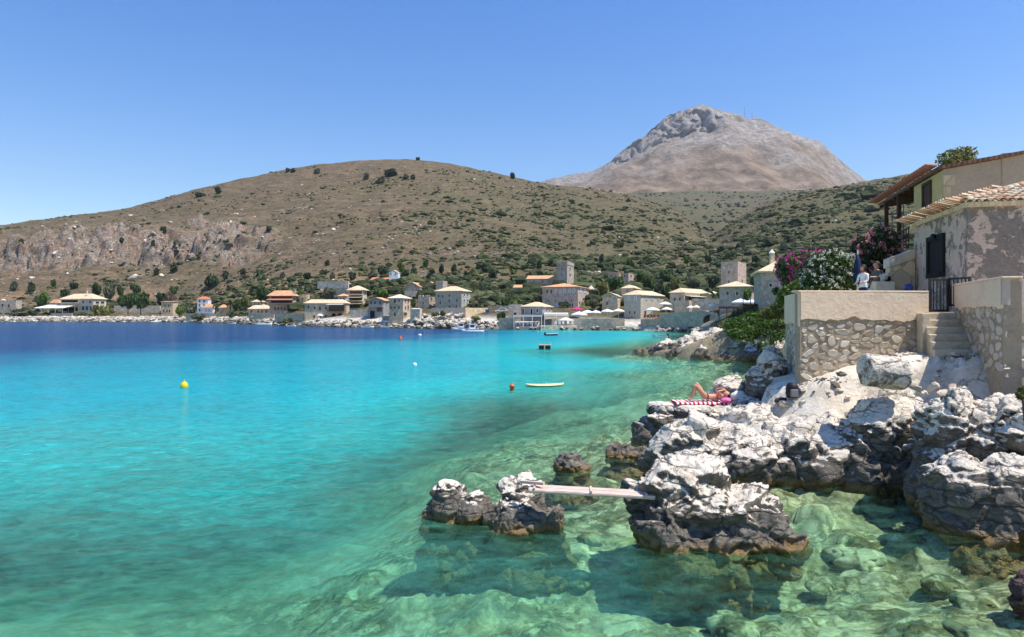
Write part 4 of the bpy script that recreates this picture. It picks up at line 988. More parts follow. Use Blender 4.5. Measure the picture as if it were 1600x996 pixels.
wallseg("tavern_deck", "low stone tavern platform along the water", 802, 157, 862, 156.5, 511, 517, 7.0, 'conc', cat="platform")
wallseg("tavern_deck", "pale concrete swimming platform below the quay wall", 845, 153.5, 902, 153.5, 509.5, 516, 3.5, 'pale', cat="platform")
wallseg("tavern_deck", "flat pale jetty below the tall corner house", 960, 152, 998, 151, 510.5, 517, 3.0, 'pale', cat="platform")
wallseg("quay_wall", "plain grey sea wall left of the tavern shelter", 779, 161, 802, 160, 497.5, 514, 1.5, 'grey')
# parasols
def make_parasol(canvas):
    r = empty("parasol", (0, 0, 0)); n = 8; mb = MB(); vs = [Vector((0, 0, 2.85))]
    for rr, z in ((0.8, 2.6), (1.55, 2.25)):
        for k in range(n): t = 6.283 * k / n; vs.append(Vector((rr * math.cos(t), rr * math.sin(t), z)))
    for k in range(n): t = 6.283 * k / n; vs.append(Vector((1.54 * math.cos(t), 1.54 * math.sin(t), 2.05)))
    fs = [(0, 1 + k, 1 + (k + 1) % n) for k in range(n)] + [(1 + j * n + k, 1 + (j + 1) * n + k, 1 + (j + 1) * n + (k + 1) % n, 1 + j * n + (k + 1) % n) for j in (0, 1) for k in range(n)]
    mb.add(vs, fs).build("canopy", MT_[canvas], r)
    MB().tube((0, 0, 0), (0, 0, 2.95), 0.04, n=6).build("pole", MT_['wframe'], r)
    MB().lathe((0, 0, 0), [(0.0, 0.12), (0.3, 0.10), (0.32, 0.0)], 10).build("base", MT_['conc'], r)
    return r
PAR = {}
def parasol(px, yc, D, w, canvas, label):
    """px, y of the canopy top edge, width in photo pixels"""
    if canvas not in PAR: PAR[canvas] = r = make_parasol(canvas)
    else: r = copy_tree(PAR[canvas])
    s = w * D / F / 3.1; r.scale = (s, s, max(0.8, min(s, 1.15))); t = P(px, yc, D); r.location = (t.x, t.y, t.z - 2.85 * r.scale[2]); r.rotation_euler = (0, 0, rnd.random())
    tag(r, label, "parasol", "white tavern parasols" if canvas != 'magenta' else None)
PARS = [(500, 490.5, 203, 10, 'canvas', "small white parasol in front of the long arched shore house"), (398, 493, 246, 12, 'canvas2', "pale parasol before the single-storey shore cottage"),
 (901, 480, 168, 20, 'magenta', "magenta canopy parasol in front of the pinkish mansion"),
 (884, 496, 158, 30, 'canvas2', "wide cream parasol low over the swimming platform"), (918, 484.5, 162, 20, 'canvas', "white parasol just right of the magenta canopy"), (931, 485, 160, 18, 'canvas', "white parasol second right of the magenta canopy"),
 (905, 487, 160, 26, 'canvas', "broad white parasol just below the magenta canopy"),
 (949, 483, 160, 20, 'canvas', "white parasol in front of the gabled sandy house"), (966.5, 482.5, 160, 19, 'canvas', "white parasol against the shaded side of the corner house"),
 (1020, 480, 156, 22, 'canvas', "white parasol before the bright wall of the corner house"), (1039.5, 471.5, 160, 20, 'canvas', "high white parasol at the right edge of the corner house"), (1042, 480, 155, 18, 'canvas', "low white parasol left of the stone annex"),
 (1079.5, 477.5, 148, 13, 'canvas', "small white parasol right of the stone annex"), (1088, 477, 147, 12, 'canvas', "second small white parasol right of the stone annex"),
 (1114, 473.5, 142, 14, 'canvas', "white parasol in front of the long pale garden wall"), (1133.5, 472.5, 138, 14, 'canvas', "white parasol below the house at the tower's foot"),
 (1157, 467, 112, 28, 'canvas', "large white parasol above the timber pergola"), (1174, 468, 108, 22, 'canvas', "white parasol beside the stone house with the chimney")]
for q in PARS: parasol(*q)
# tavern chairs and tables
def make_chair(mat):
    r = empty("chair", (0, 0, 0)); MB().box((0, 0, 0.45), (0.48, 0.46, 0.05)).build("seat", MT_[mat], r); MB().box((0, 0.21, 0.75), (0.48, 0.05, 0.5)).build("backrest", MT_[mat], r)
    for sx in (-1, 1):
        for sy in (-1, 1): MB().tube((sx * 0.2, sy * 0.19, 0), (sx * 0.2, sy * 0.19, 0.43), 0.025, n=5).build("leg", MT_[mat], r)
    return r
def make_table(mat):
    r = empty("table", (0, 0, 0)); MB().box((0, 0, 0.73), (0.9, 0.9, 0.05)).build("tabletop", MT_[mat], r)
    for sx in (-1, 1):
        for sy in (-1, 1): MB().tube((sx * 0.38, sy * 0.38, 0), (sx * 0.38, sy * 0.38, 0.71), 0.03, n=5).build("leg", MT_[mat], r)
    return r
CH = {}
def place(key, mk, loc, rz, label, cat, group):
    if key not in CH: CH[key] = r = mk()
    else: r = copy_tree(CH[key])
    r.location = loc; r.rotation_euler = (0, 0, rz); tag(r, label, cat, group); return r
for k, px in enumerate((806, 812, 818, 824, 830, 837)):
    D = 159.5; zf = GZ(510.7, 157) + 0.02
    place('cw', lambda: make_chair('wframe'), (GX(px, D), D, zf), rnd.uniform(-.4, .4), "white chair under the flat tavern shelter", "chair", "white chairs under the tavern shelter")
    place('tw', lambda: make_table('wframe'), (GX(px + 3, D + 1.2), D + 1.2, zf), 0, "white table under the flat tavern shelter", "table", "white tables under the tavern shelter")
for k, px in enumerate((868, 874, 880, 888, 894)):
    place('cw', None, (GX(px, 155), 155, GZ(509.3, 153.5) + 0.02), rnd.uniform(-.4, .4), "white chair on the pale swimming platform", "chair", "white chairs on the swimming platform")
for k, px in enumerate((1008, 1013, 1018, 1023, 1028, 1033)):
    D = 157.5 - (px - 1005) * 0.12; place('cr', lambda: make_chair('red'), (GX(px, D), D, GZ(498.8, D - 0.5)), rnd.uniform(-.4, .4), "red tavern chair on the quay beside the corner house", "chair", "red chairs on the quay")
# --- individual trees and bushes in the village
TR = [("pine_tree", "left of the two big round green pines on the pebble shore", 200, 459, 495, 34, 309, 'pine', 'green'), ("pine_tree", "right of the two big round green pines on the pebble shore", 220, 459, 495, 34, 308, 'pine', 'green'),
 ("shrub", "dark olive bush in front of the grey ruin", 38, 480, 496, 40, 310, 'bush', 'olive'), ("tree", "green tree between the grey ruin and the cream villa", 66, 456, 484, 25, 330, 'tree', 'bright'),
 ("shrub", "yellowish round bush at the villa's right corner", 158, 475, 498, 28, 309, 'bush', 'yellow'), ("tree", "dark tree behind the cream villa's roof", 151, 442, 464, 20, 352, 'tree', 'dark'), ("tree", "grey-green tree second behind the cream villa", 171, 443, 465, 22, 350, 'tree', 'olive'),
 ("tree", "slender green tree third behind the cream villa", 188, 446, 465, 14, 350, 'tree', 'green'), ("tree", "green tree on the slope above the two round pines", 212, 443, 461, 18, 352, 'tree', 'green'), ("tree", "dark green tree behind the tan ruin", 252, 458, 478, 20, 332, 'tree', 'dark'),
 ("tree", "bare brown tree above the tan ruin", 265, 456, 478, 20, 325, 'tree', 'dry'), ("tree", "leafy tree on the slope between ruin and white tower", 272, 448, 462, 18, 345, 'tree', 'green'), ("shrub", "bright bush right of the tan ruin", 281, 477, 493, 18, 300, 'bush', 'bright'), ("shrub", "silvery bush left of the white tower house", 298, 477, 493, 22, 302, 'bush', 'olive'),
 ("shrub", "spreading grey bush on the pebbles below the white tower house", 310, 490, 500, 24, 286, 'bush', 'olive'), ("shrub", "dark round bush by the shore right of the palms", 362, 486, 500, 13, 268, 'bush', 'green'), ("tree", "green tree right of the white cottages", 374, 468, 489, 22, 285, 'tree', 'green'),
 ("tree", "yellow-green tree beside the single-storey cottage", 386, 463, 487, 18, 282, 'tree', 'yellow'), ("pine_tree", "dense green pine left of the red-roofed guesthouse", 409, 448, 480, 26, 262, 'pine', 'green'), ("shrub", "low yellow-green bush on the shore below the guesthouse", 447, 497, 506, 19, 215, 'bush', 'yellow'),
 ("tree", "slim yellow-green tree right of the guesthouse", 471, 452, 470, 12, 250, 'tree', 'bright'), ("olive_tree", "silvery olive tree above the long stone house", 514, 450, 470, 28, 228, 'tree', 'olive'), ("tree", "dark green tree left of the tall cream hotel", 535, 441, 458, 17, 245, 'tree', 'dark'),
 ("tree", "green tree right of the tall cream hotel", 576, 446, 463, 14, 228, 'tree', 'green'), ("tree", "round bright tree below the chapel terrace wall", 598, 450, 469, 20, 222, 'tree', 'bright'), ("tree", "dark tree right of the chapel terrace wall", 627, 448, 466, 15, 235, 'tree', 'dark'), ("shrub", "white-flecked dark bush left of the white chapel", 583, 422, 438, 16, 262, 'bush', 'olive'),
 ("tree", "bright tree on the slope above the chapel", 627, 410, 426, 17, 285, 'tree', 'bright'), ("tree", "dark tree close behind the chapel", 598, 416, 434, 18, 276, 'tree', 'dark'), ("tree", "dark tree right of the chapel", 634, 424, 442, 16, 265, 'tree', 'dark'), ("shrub", "green bush beside the three-storey house's right wall", 646, 466, 480, 10, 194, 'bush', 'green'),
 ("shrub", "green bush against the foot of the grey retaining wall", 691, 486, 494, 16, 173, 'bush', 'green'), ("shrub", "yellow bush at the left end of the grey retaining wall", 680, 487, 495, 14, 172, 'bush', 'yellow'), ("shrub", "green bush at the right end of the sandy retaining wall", 744, 494, 502, 20, 171, 'bush', 'yellow'),
 ("oleander", "leafy grey-green oleander above the parked white car", 790, 465, 487, 22, 190, 'tree', 'green'), ("shrub", "dark bush under the parked white car", 781, 487, 501, 20, 170, 'bush', 'green'), ("tree", "tree below the tower house's low wing", 840, 459, 479, 18, 186, 'tree', 'olive'), ("shrub", "bush left of the low wing", 806, 466, 480, 18, 190, 'bush', 'bright'),
 ("tree", "big round green tree below the high ruins", 964, 432, 456, 36, 205, 'tree', 'green'), ("tree", "yellow-green tree right of the pinkish mansion", 943, 441, 468, 30, 196, 'tree', 'yellow'), ("olive_tree", "silvery bush behind the tavern parasols", 928, 465, 484, 22, 176, 'tree', 'olive'),
 ("tree", "green tree right of the pyramid-roofed house", 1013, 431, 458, 26, 200, 'tree', 'green'), ("tree", "round tree left of the long sandy house", 1040, 446, 472, 20, 184, 'tree', 'green'), ("tree", "dark green round tree left of the square tower", 1113, 431, 453, 28, 180, 'tree', 'dark'), ("tree", "greyish tree above the long sandy house", 1082, 432, 454, 26, 186, 'tree', 'olive'),
 ("tree", "yellow-green tree behind the long sandy house", 1056, 435, 456, 24, 192, 'tree', 'yellow'), ("tree", "tree between the pyramid roof and the long house", 1030, 436, 458, 20, 198, 'tree', 'olive'), ("tree", "bright little tree in front of the house at the tower's foot", 1166, 452, 474, 20, 118, 'tree', 'bright'), ("tree", "green tree above the ruins' right end", 1000, 424, 444, 20, 225, 'tree', 'green'), ("tree", "bright green tree alone on the eastern slope", 1074, 401, 413, 18, 290, 'tree', 'bright')]
for q in TR: tree(*q, cat='tree' if 'tree' in q[0] else 'bush')
# palms
def palm(px, yt, yb, w, D, label):
    b = P(px, yb, D); t = P(px, yt + (yb - yt) * 0.28, D); r = empty("palm_tree", b, label, "palm tree")
    MB().tube(b - Vector((0, 0, .5)), t, 0.35, 0.25, 7).build("trunk", MT_['pole'], r); mb = MB(); wr = w * D / F / 2; g = random.Random(px)
    for k in range(22):
        a = g.random() * 6.28; el = g.uniform(-0.5, 1.2); prev = t; L = wr * g.uniform(0.8, 1.1)
        for s in range(4):
            e = el - s * 0.45; nx = prev + Vector((math.cos(a) * math.cos(e), math.sin(a) * math.cos(e), math.sin(e))) * (L / 3.4); sd = Vector((-math.sin(a), math.cos(a), 0)) * (0.34 - 0.07 * s)
            mb.add([prev - sd, prev + sd, nx + sd * 0.8, nx - sd * 0.8], [(0, 1, 2, 3)]); prev = nx
    mb.build("fronds", LM['green'], r)
palm(337, 471, 495, 14, 288, "palm with drooping crown in front of the white cottages"); palm(360, 464, 490, 15, 283, "taller palm right of the white cottages")
# utility poles on the slopes
for px, yt, yb, D, lab in ((530, 398, 414, 330, "lone timber pole on the dry slope above the long stone house"), (903, 420, 446, 215, "timber pole right of the tall tower"), (1239, 373, 404, 150, "timber pole above the chimneyed stone house"), (1160, 382, 400, 240, "thin pole on the green slope above the square tower"), (931, 384, 400, 330, "thin pole on the slope right of the tall tower"), (805, 395, 409, 340, "thin pole on the slope above the stone shed")):
    a, b = P(px, yb, D), P(px, yt, D); r = empty("utility_pole", a, lab, "pole"); MB().tube(a - Vector((0, 0, 2)), b, 0.16, 0.12, 7).build("post", MT_['pole'], r); MB().box(b - Vector((0, 0, 0.4)), (1.4, 0.1, 0.12)).build("crossarm", MT_['pole'], r)
# masts on the mountain
for px, yt, yb, lab in ((1163, 168, 188, "taller red and white radio mast on the mountain ridge"), (1175, 176, 190, "shorter dark radio mast on the mountain ridge")):
    D = 3290; a, b = P(px, yb + 3, D), P(px, yt, D); r = empty("radio_mast", a, lab, "mast")
    for k in range(6): MB().tube(a.lerp(b, k / 6), a.lerp(b, (k + 1) / 6), 1.7 - 0.15 * k, n=5).build("section", MT_['red'] if k % 2 else MT_['conc'], r)
# ---------------------------------------------------------------- foreground limestone rocks
def rock_material(name, white=(0.79, 0.70, 0.575), grey=(0.125, 0.11, 0.09), dark=(0.05, 0.045, 0.04), ochre=(0.30, 0.185, 0.055)):
    m = NT(name); v = m.pos()
    n1 = m.noise(v, 2.2, 6, 0.7); n2 = m.noise(v, 11, 5, 0.75); n3 = m.noise(v, 40, 3, 0.7)
    mp = m.n("ShaderNodeMapping", None, Vector=v); mp.inputs["Rotation"].default_value = (0.5, 0.3, 0.2); mp.inputs["Scale"].default_value = (1, 1, 2.6)
    st = m.noise(mp.outputs[0], 3.4, 6, 0.75, 0.6)
    gcol = m.ramp(st.outputs[0], [(0.28, dark), (0.45, grey), (0.60, tuple(min(.9, c * 1.75) for c in grey)), (0.74, tuple(min(.9, c * 2.7) for c in grey))])
    wcol = m.ramp(n2.outputs[0], [(0.25, tuple(c * 0.42 for c in white)), (0.42, tuple(c * 0.8 for c in white)), (0.6, white), (0.75, tuple(min(0.86, c * 1.15) for c in white))])
    brown = m.ramp(n1.outputs[0], [(0.3, (0.20, 0.14, 0.09)), (0.7, (0.36, 0.27, 0.18))])
    wf = m.math('ADD', m.attr("white").outputs["Fac"], m.math('MULTIPLY', m.math('SUBTRACT', n2.outputs[0], 0.5), 1.1))
    c = m.mix(m.ramp(wf, [(0.40, 0.0), (0.62, 1.0)]).outputs[0], gcol.outputs[0], wcol.outputs[0])
    c = m.mix(m.ramp(n1.outputs[0], [(0.60, 0.0), (0.70, 0.6)]).outputs[0], c, brown.outputs[0])
    c = m.mix(m.math('MULTIPLY', m.attr("crack").outputs["Fac"], 0.75), c, dark)
    wp = m.n("ShaderNodeVectorMath", {"operation": 'ADD'}); m.set(wp.inputs[0], mp.outputs[0]); m.set(wp.inputs[1], m.n("ShaderNodeVectorMath", {"operation": 'SCALE'}, i0=m.noise(v, 2.6, 4, 0.6).outputs[1], Scale=0.5).outputs[0])
    def crk(sc, wdt, thr):
        e = m.n("ShaderNodeTexVoronoi", {"feature": 'DISTANCE_TO_EDGE'}, Vector=wp.outputs[0], Scale=sc)
        return m.math('MULTIPLY', m.ramp(e.outputs["Distance"], [(0.0, 1.0), (wdt, 0.0)]).outputs[0], m.ramp(m.noise(v, sc * 0.9, 3, 0.5).outputs[0], [(thr, 0.0), (thr + 0.1, 1.0)]).outputs[0])
    ck = m.math('MAXIMUM', crk(1.1, 0.05, 0.38), m.math('MULTIPLY', crk(3.3, 0.06, 0.46), 0.8), True)
    pit = m.ramp(m.noise(v, 6.5, 4, 0.7).outputs[0], [(0.31, 0.7), (0.38, 0.0)]).outputs[0]
    c = m.mix(m.math('MULTIPLY', m.math('MAXIMUM', ck, pit, True), 0.85), c, dark)
    wet = m.attr("wet").outputs["Fac"]
    oc = m.ramp(n2.outputs[0], [(0.3, tuple(x * 0.3 for x in ochre)), (0.55, tuple(x * 0.8 for x in ochre)), (0.7, ochre)])
    c = m.mix(m.math('MULTIPLY', wet, 0.85), c, oc.outputs[0])
    h = m.math('SUBTRACT', m.math('ADD', m.math('MULTIPLY', n2.outputs[0], 0.7), m.math('MULTIPLY', n3.outputs[0], 0.3)), m.math('MULTIPLY', ck, 0.7))
    rough = m.mapr(wet, 0, 1, 0.9, 0.5)
    m.pbr(c, rough, m.bump(h, 0.75, 0.06), 0.3)
    return m.mat
MROCK = rock_material("limestone_rock")
def smooth_union(blobs, voxel):
    bm = bmesh.new()
    for (x, y, z, rx, ry, rz) in blobs:
        bmesh.ops.create_icosphere(bm, subdivisions=4, radius=1.0, matrix=Matrix.Translation((x, y, z)) @ Matrix.Diagonal((rx, ry, rz, 1)))
    me = bpy.data.meshes.new("tmp"); bm.to_mesh(me); bm.free(); o = bpy.data.objects.new("tmp", me); COL.objects.link(o)
    md = o.modifiers.new("r", 'REMESH'); md.mode = 'VOXEL'; md.voxel_size = voxel
    s = o.modifiers.new("s", 'SMOOTH'); s.iterations = 4; s.factor = 0.5
    dg = bpy.context.evaluated_depsgraph_get(); e = bpy.data.meshes.new_from_object(o.evaluated_get(dg))
    bpy.data.objects.remove(o); bpy.data.meshes.remove(me); return e
def rock(name, label, blobs, voxel=0.05, seed=1, size=0.6, amp=1.0, zw=0.7, cat="rock", group=None, mat=None, whiteness=0.0, flat_top=None):
    me = smooth_union(blobs, voxel); n = len(me.vertices)
    V = np.empty(n * 3, np.float32); me.vertices.foreach_get("co", V); V = V.reshape(-1, 3).astype(np.float64)
    N = np.empty(n * 3, np.float32); me.vertex_normals.foreach_get("vector", N); N = N.reshape(-1, 3).astype(np.float64)
    q = V / size; w = np.stack([fbm(q * 1.3, 4, seed + k) for k in (1, 2, 3)], 1) * 0.30
    st = np.array([1.0, 1.0, 1.3])
    h1, x1 = facets((q + w) * st * 0.75, seed, 1.5); h2, x2 = facets((q + w * 0.8) * st * 1.9, seed + 5, 1.6); h3, x3 = facets((q + w * 0.5) * 4.6, seed + 9, 1.5); h4, x4 = facets((q + w * 0.3) * 11, seed + 13, 1.4)
    pres = np.clip(0.5 + 1.6 * fbm(q * 0.9, 2, seed + 50), 0, 1)
    e1 = np.exp(-x1 / 0.035) * pres; e2 = np.exp(-x2 / 0.05) * np.clip(0.4 + 1.8 * fbm(q * 1.7, 2, seed + 51), 0, 1); e3 = np.exp(-x3 / 0.07)
    sf = lambda x, k: 1 - np.exp(-x / k)
    d = size * amp * (0.34 * h1 * sf(x1, .06) + 0.15 * h2 * sf(x2, .06) + 0.06 * h3 * sf(x3, .08) + 0.022 * h4 * sf(x4, .12) - 0.17 * e1 - 0.07 * e2 - 0.012 * e3
                      + 0.16 * fbm(q * 0.7, 3, seed + 20) + 0.025 * fbm(q * 3, 4, seed + 30, ridged=True))
    V2 = V + N * d[:, None]
    if flat_top is not None: V2[:, 2] = np.where(V2[:, 2] > flat_top, flat_top + (V2[:, 2] - flat_top) * 0.12, V2[:, 2])
    me.vertices.foreach_set("co", V2.astype(np.float32).ravel()); me.update()
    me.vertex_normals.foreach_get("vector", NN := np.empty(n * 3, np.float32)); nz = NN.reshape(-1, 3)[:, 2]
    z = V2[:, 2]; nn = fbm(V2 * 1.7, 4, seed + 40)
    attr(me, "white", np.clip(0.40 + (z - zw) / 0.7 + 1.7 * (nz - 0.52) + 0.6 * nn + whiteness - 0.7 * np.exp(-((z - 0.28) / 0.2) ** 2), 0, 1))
    attr(me, "wet", np.clip((0.20 - z + 0.14 * nn) / 0.16, 0, 1))
    attr(me, "crack", np.clip(e1 * 1.1 + e2 * 0.45 + 0.2 * e3 - 0.35, 0, 1))
    me.polygons.foreach_set("use_smooth", np.ones(len(me.polygons), bool))
    me.materials.clear(); me.materials.append(mat or MROCK); me.name = name
    o = link(bpy.data.objects.new(name, me)); return tag(o, label, cat, group)
rock("boulder", "large craggy boulder in the shallows holding the right end of the plank", [(3.25, 12.3, 0.25, 1.0, 1.0, 1.12), (2.8, 11.9, 0.05, 0.55, 0.8, 0.85), (4.15, 11.9, 0.1, 0.8, 0.9, 0.78), (4.65, 11.8, -0.15, 0.45, 0.6, 0.55), (3.5, 11.5, -0.3, 0.95, 0.6, 0.75), (3.6, 11.9, -0.8, 1.15, 0.95, 0.5)], 0.028, 3, 0.62, 0.9, 0.75)
rock("boulder", "low pale-topped rock at the left end of the small islet", [(-1.2, 13.2, 0.05, 0.42, 0.45, 0.58), (-0.72, 13.0, 0.1, 0.36, 0.42, 0.45), (-1.5, 13.2, -0.15, 0.3, 0.35, 0.3), (-0.6, 13.1, -0.8, 0.9, 0.7, 0.6), (-1.1, 13.2, -0.9, 0.8, 0.7, 0.6)], 0.025, 14, 0.42, 0.75, 0.42)
rock("boulder", "rounded white-topped rock at the left end of the plank", [(0.22, 13.05, 0.18, 0.46, 0.48, 0.66), (0.15, 12.45, 0.0, 0.58, 0.42, 0.46), (0.68, 12.6, -0.05, 0.3, 0.32, 0.42), (-0.2, 12.75, 0.0, 0.3, 0.35, 0.42), (0.3, 12.7, -0.9, 0.9, 0.7, 0.7)], 0.025, 25, 0.45, 0.75, 0.5)
rock("rock", "small dark brown rock alone in the water left of the outcrop", [(1.45, 17.0, 0.02, 0.4, 0.36, 0.42), (1.75, 17.0, -0.1, 0.25, 0.3, 0.25), (1.5, 17, -0.7, 0.7, 0.6, 0.5)], 0.03, 31, 0.3, 0.8, 1.2)
rock("rock", "flat dark rock just below the sunbather's ledge", [(3.15, 18.6, -0.02, 0.55, 0.4, 0.36), (3.6, 18.5, -0.05, 0.4, 0.4, 0.3), (3.3, 18.5, -0.7, 0.9, 0.7, 0.5)], 0.03, 37, 0.35, 0.8, 1.3)
rock("rock_outcrop", "broad weathered limestone outcrop with cream top between boulder and steps", [(4.45, 16.5, 0.3, 1.0, 1.0, 1.0), (3.8, 16.3, 0.05, 0.5, 0.7, 0.75), (5.6, 16.5, 0.25, 1.0, 1.1, 0.9), (6.8, 16.7, 0.25, 1.3, 1.2, 0.95), (7.6, 16.1, 0.15, 1.0, 0.9, 0.95),
      (6.9, 18.0, 0.5, 1.8, 1.3, 1.05), (4.9, 17.6, 0.3, 1.0, 1.0, 0.85), (5.5, 16.2, -0.7, 2.0, 0.9, 0.7)], 0.04, 42, 1.0, 0.62, 0.62, cat="rock outcrop", whiteness=0.22)
rock("rock_outcrop", "tall humped limestone outcrop below the cylindrical stone block", [(8.9, 15.9, 0.4, 1.25, 0.9, 1.55), (9.85, 15.6, 0.2, 0.7, 0.8, 1.2), (8.3, 15.7, 0.0, 0.8, 0.7, 1.0), (9.3, 16.6, 0.3, 1.3, 0.9, 1.45), (8.1, 16.9, 0.3, 1.1, 0.9, 1.25), (9.0, 15.9, -0.6, 1.6, 0.8, 0.7)], 0.04, 57, 1.1, 0.62, 1.15, cat="rock outcrop", whiteness=0.2)
rock("rock_outcrop", "dark rock shelf under the sunbather's ledge", [(4.7, 20.9, 0.3, 0.9, 0.8, 0.72), (5.7, 21.0, 0.35, 1.0, 0.8, 0.75), (6.5, 20.8, 0.4, 0.9, 0.9, 0.75), (4.2, 20.6, 0.0, 0.5, 0.6, 0.6), (5.3, 20.3, 0.0, 1.2, 0.6, 0.6), (6.2, 19.9, 0.1, 0.8, 0.7, 0.7), (4.75, 20.45, .4, .75, .5, .72), (5.6, 20.35, .4, .9, .5, .75), (6.4, 20.3, .4, .7, .5, .75)], 0.045, 61, 0.55, 0.85, 1.05, cat="rock outcrop", flat_top=1.12)
rock("rock_outcrop", "jagged grey crag between the sunbather and the terrace wall", [(7.0, 19.6, 0.5, 0.7, 0.8, 0.95), (7.6, 18.9, 0.5, 0.8, 0.8, 1.0), (8.3, 17.9, 0.5, 0.8, 0.6, 1.0), (6.5, 18.9, 0.2, 0.7, 0.7, 0.8)], 0.04, 71, 0.4, 1.15, 1.2, cat="rock outcrop")
rock("boulder", "smooth white boulder behind the sunbather's head", [(7.05, 21.2, 1.2, 0.75, 0.6, 0.62), (6.6, 21.2, 1.0, 0.5, 0.5, 0.5)], 0.04, 75, 0.8, 0.5, 0.6, whiteness=0.4)
rock("rock_outcrop", "pitted grey crag at the foot of the right-hand terrace wall", [(9.35, 14.2, 0.8, 0.75, 0.7, 1.45), (10.2, 13.7, 1.0, 0.9, 0.7, 1.4), (8.95, 13.95, 0.3, 0.45, 0.55, 1.1), (10.4, 12.7, 1.2, 0.8, 0.5, 1.25), (9.5, 13.8, 0.0, 1.0, 0.7, 1.0)], 0.035, 83, 0.6, 0.95, 1.05, cat="rock outcrop")
rock("boulder", "smooth grey rounded boulder standing in the pool at the right edge", [(8.4, 12.55, 0.25, 0.62, 0.75, 1.15), (9.2, 12.2, 0.25, 0.85, 0.85, 1.2), (9.7, 11.5, 0.1, 0.75, 0.7, 0.95), (8.9, 11.9, -0.6, 1.1, 0.8, 0.7)], 0.035, 97, 1.1, 0.5, 0.95, cat="rock")
rock("rock", "dark reddish rock at the bottom right corner", [(7.55, 9.35, -0.05, 0.42, 0.4, 0.45), (7.9, 9.2, -0.2, 0.5, 0.5, 0.5)], 0.03, 101, 0.35, 0.8, 2.0, mat=rock_material("reddish_rock", grey=(0.085, 0.05, 0.045), ochre=(0.10, 0.045, 0.035)))
rock("boulder", "smooth shaded boulder leaning on the terrace wall's left end", [(7.95, 20.4, 1.9, 0.42, 0.7, 0.95), (7.6, 20.6, 1.6, 0.4, 0.6, 0.75)], 0.04, 107, 1.0, 0.45, 1.6)
g = random.Random(5); bl = []
for (px, D, z, r) in ((1003, 70, .0, 1.0), (1020, 68.5, .1, 1.3), (1040, 67, .4, 1.5), (1060, 66, .4, 1.7), (1080, 65, .6, 1.9), (1100, 63.5, .6, 1.9), (1120, 62, .7, 2.0), (1140, 60, .5, 2.0), (1160, 59, .6, 2.0), (1180, 58, .7, 2.1), (1200, 57.5, .9, 2.2), (1215, 56, .9, 2.0), (1060, 63, 0, 1.3), (1100, 60, 0, 1.4), (1140, 58, .1, 1.2), (1180, 56, .2, 1.4), (1090, 70, .8, 2.2), (1120, 70, 1.1, 2.4), (1150, 68, 1.4, 2.4), (1050, 72, .4, 1.6)):
    bl.append((GX(px, D), D, z * 0.9 - 0.3, r * 0.9, r * 0.9, r * 0.68))
rock("rock_outcrop", "long low reef of dark and white rocks running out into the bay", bl, 0.13, 113, 1.3, 0.9, 1.15, cat="rock outcrop")
# submerged boulders seen through the clear shallows
SUB = [smooth_union([(0, 0, 0, 1, 0.8, 0.5), (0.4, 0.3, 0, .6, .6, .45)], 0.09) for k in range(3)]
for k, me in enumerate(SUB):
    n = len(me.vertices); V = np.empty(n * 3, np.float32); me.vertices.foreach_get("co", V); V = V.reshape(-1, 3)
    f1, f2, cid = worley(V * 1.5, 200 + k); V2 = V * (1 + 0.25 * (cid - 0.5) + 0.15 * fbm(V * 2, 3, 210 + k))[:, None]
    me.vertices.foreach_set("co", V2.astype(np.float32).ravel()); attr(me, "rocky", np.full(n, 1.0)); me.materials.clear(); me.materials.append(MAT_BED)
    me.polygons.foreach_set("use_smooth", np.ones(len(me.polygons), bool))
for k in range(26):
    px = g.uniform(900, 1600); D = g.uniform(8.6, 14.2); x = GX(px, D)
    if sd_land(np.array([x]), np.array([D]))[0] > -0.4 or (2.0 < x < 5.2 and 10.8 < D < 13.4): continue
    o = link(bpy.data.objects.new("submerged_boulder", SUB[k % 3])); s = g.uniform(0.25, 0.6); d = float(bed_depth(np.array([x]), np.array([D]))[0][0])
    o.location = (x, D, -d + 0.08); o.rotation_euler = (0, 0, g.random() * 6.28); o.scale = (s, s, s * 0.8)
    tag(o, "pale boulder lying under the clear shallow water", "boulder", "submerged boulders near the rocks")
# ---------------------------------------------------------------- plank bridge
mw = NT("weathered_pink_plank"); v = mw.obj(); mp = mw.n("ShaderNodeMapping", None, Vector=v); mp.inputs["Scale"].default_value = (1.5, 22, 22)
nn = mw.noise(mp.outputs[0], 2.0, 5, 0.65); c = mw.ramp(nn.outputs[0], [(0.3, (0.33, 0.20, 0.15)), (0.5, (0.60, 0.46, 0.38)), (0.7, (0.74, 0.64, 0.56))]); mw.pbr(c.outputs[0], 0.85, mw.bump(nn.outputs[0], 0.5, 0.01), 0.2)
a, b = Vector((0.30, 12.15, 0.80)), Vector((2.55, 11.95, 0.73)); r = empty("plank_bridge", (a + b) / 2, "weathered pinkish wooden plank bridging the islet and the boulder", "plank")
d = (b - a).normalized(); n = Vector((-d.y, d.x, 0)).normalized()
for s, (off, zz, t) in enumerate(((-0.09, 0.0, 0.07), (0.09, 0.012, 0.065))):
    MB().box((a + b) / 2 + n * off + Vector((0, 0, zz)), ((b - a).length - 0.06 * s, 0.178, t), (d, n, d.cross(n))).build("plank", mw.mat, r, bevel=0.025)
for f in (0.05, 0.5, 0.93): MB().box(a.lerp(b, f) + Vector((0, 0, 0.052)), (0.035, 0.37, 0.022), (d, n, d.cross(n))).build("cleat", mw.mat, r)
MB().box(a + d * 0.06 + n * 0.05 + Vector((0, 0, 0.10)), (0.5, 0.07, 0.05), ((d - n * 0.5 + Vector((0, 0, 0.1))).normalized(), (n + d * 0.5).normalized(), Vector((0, 0, 1)))).build("broken_slat", mw.mat, r)
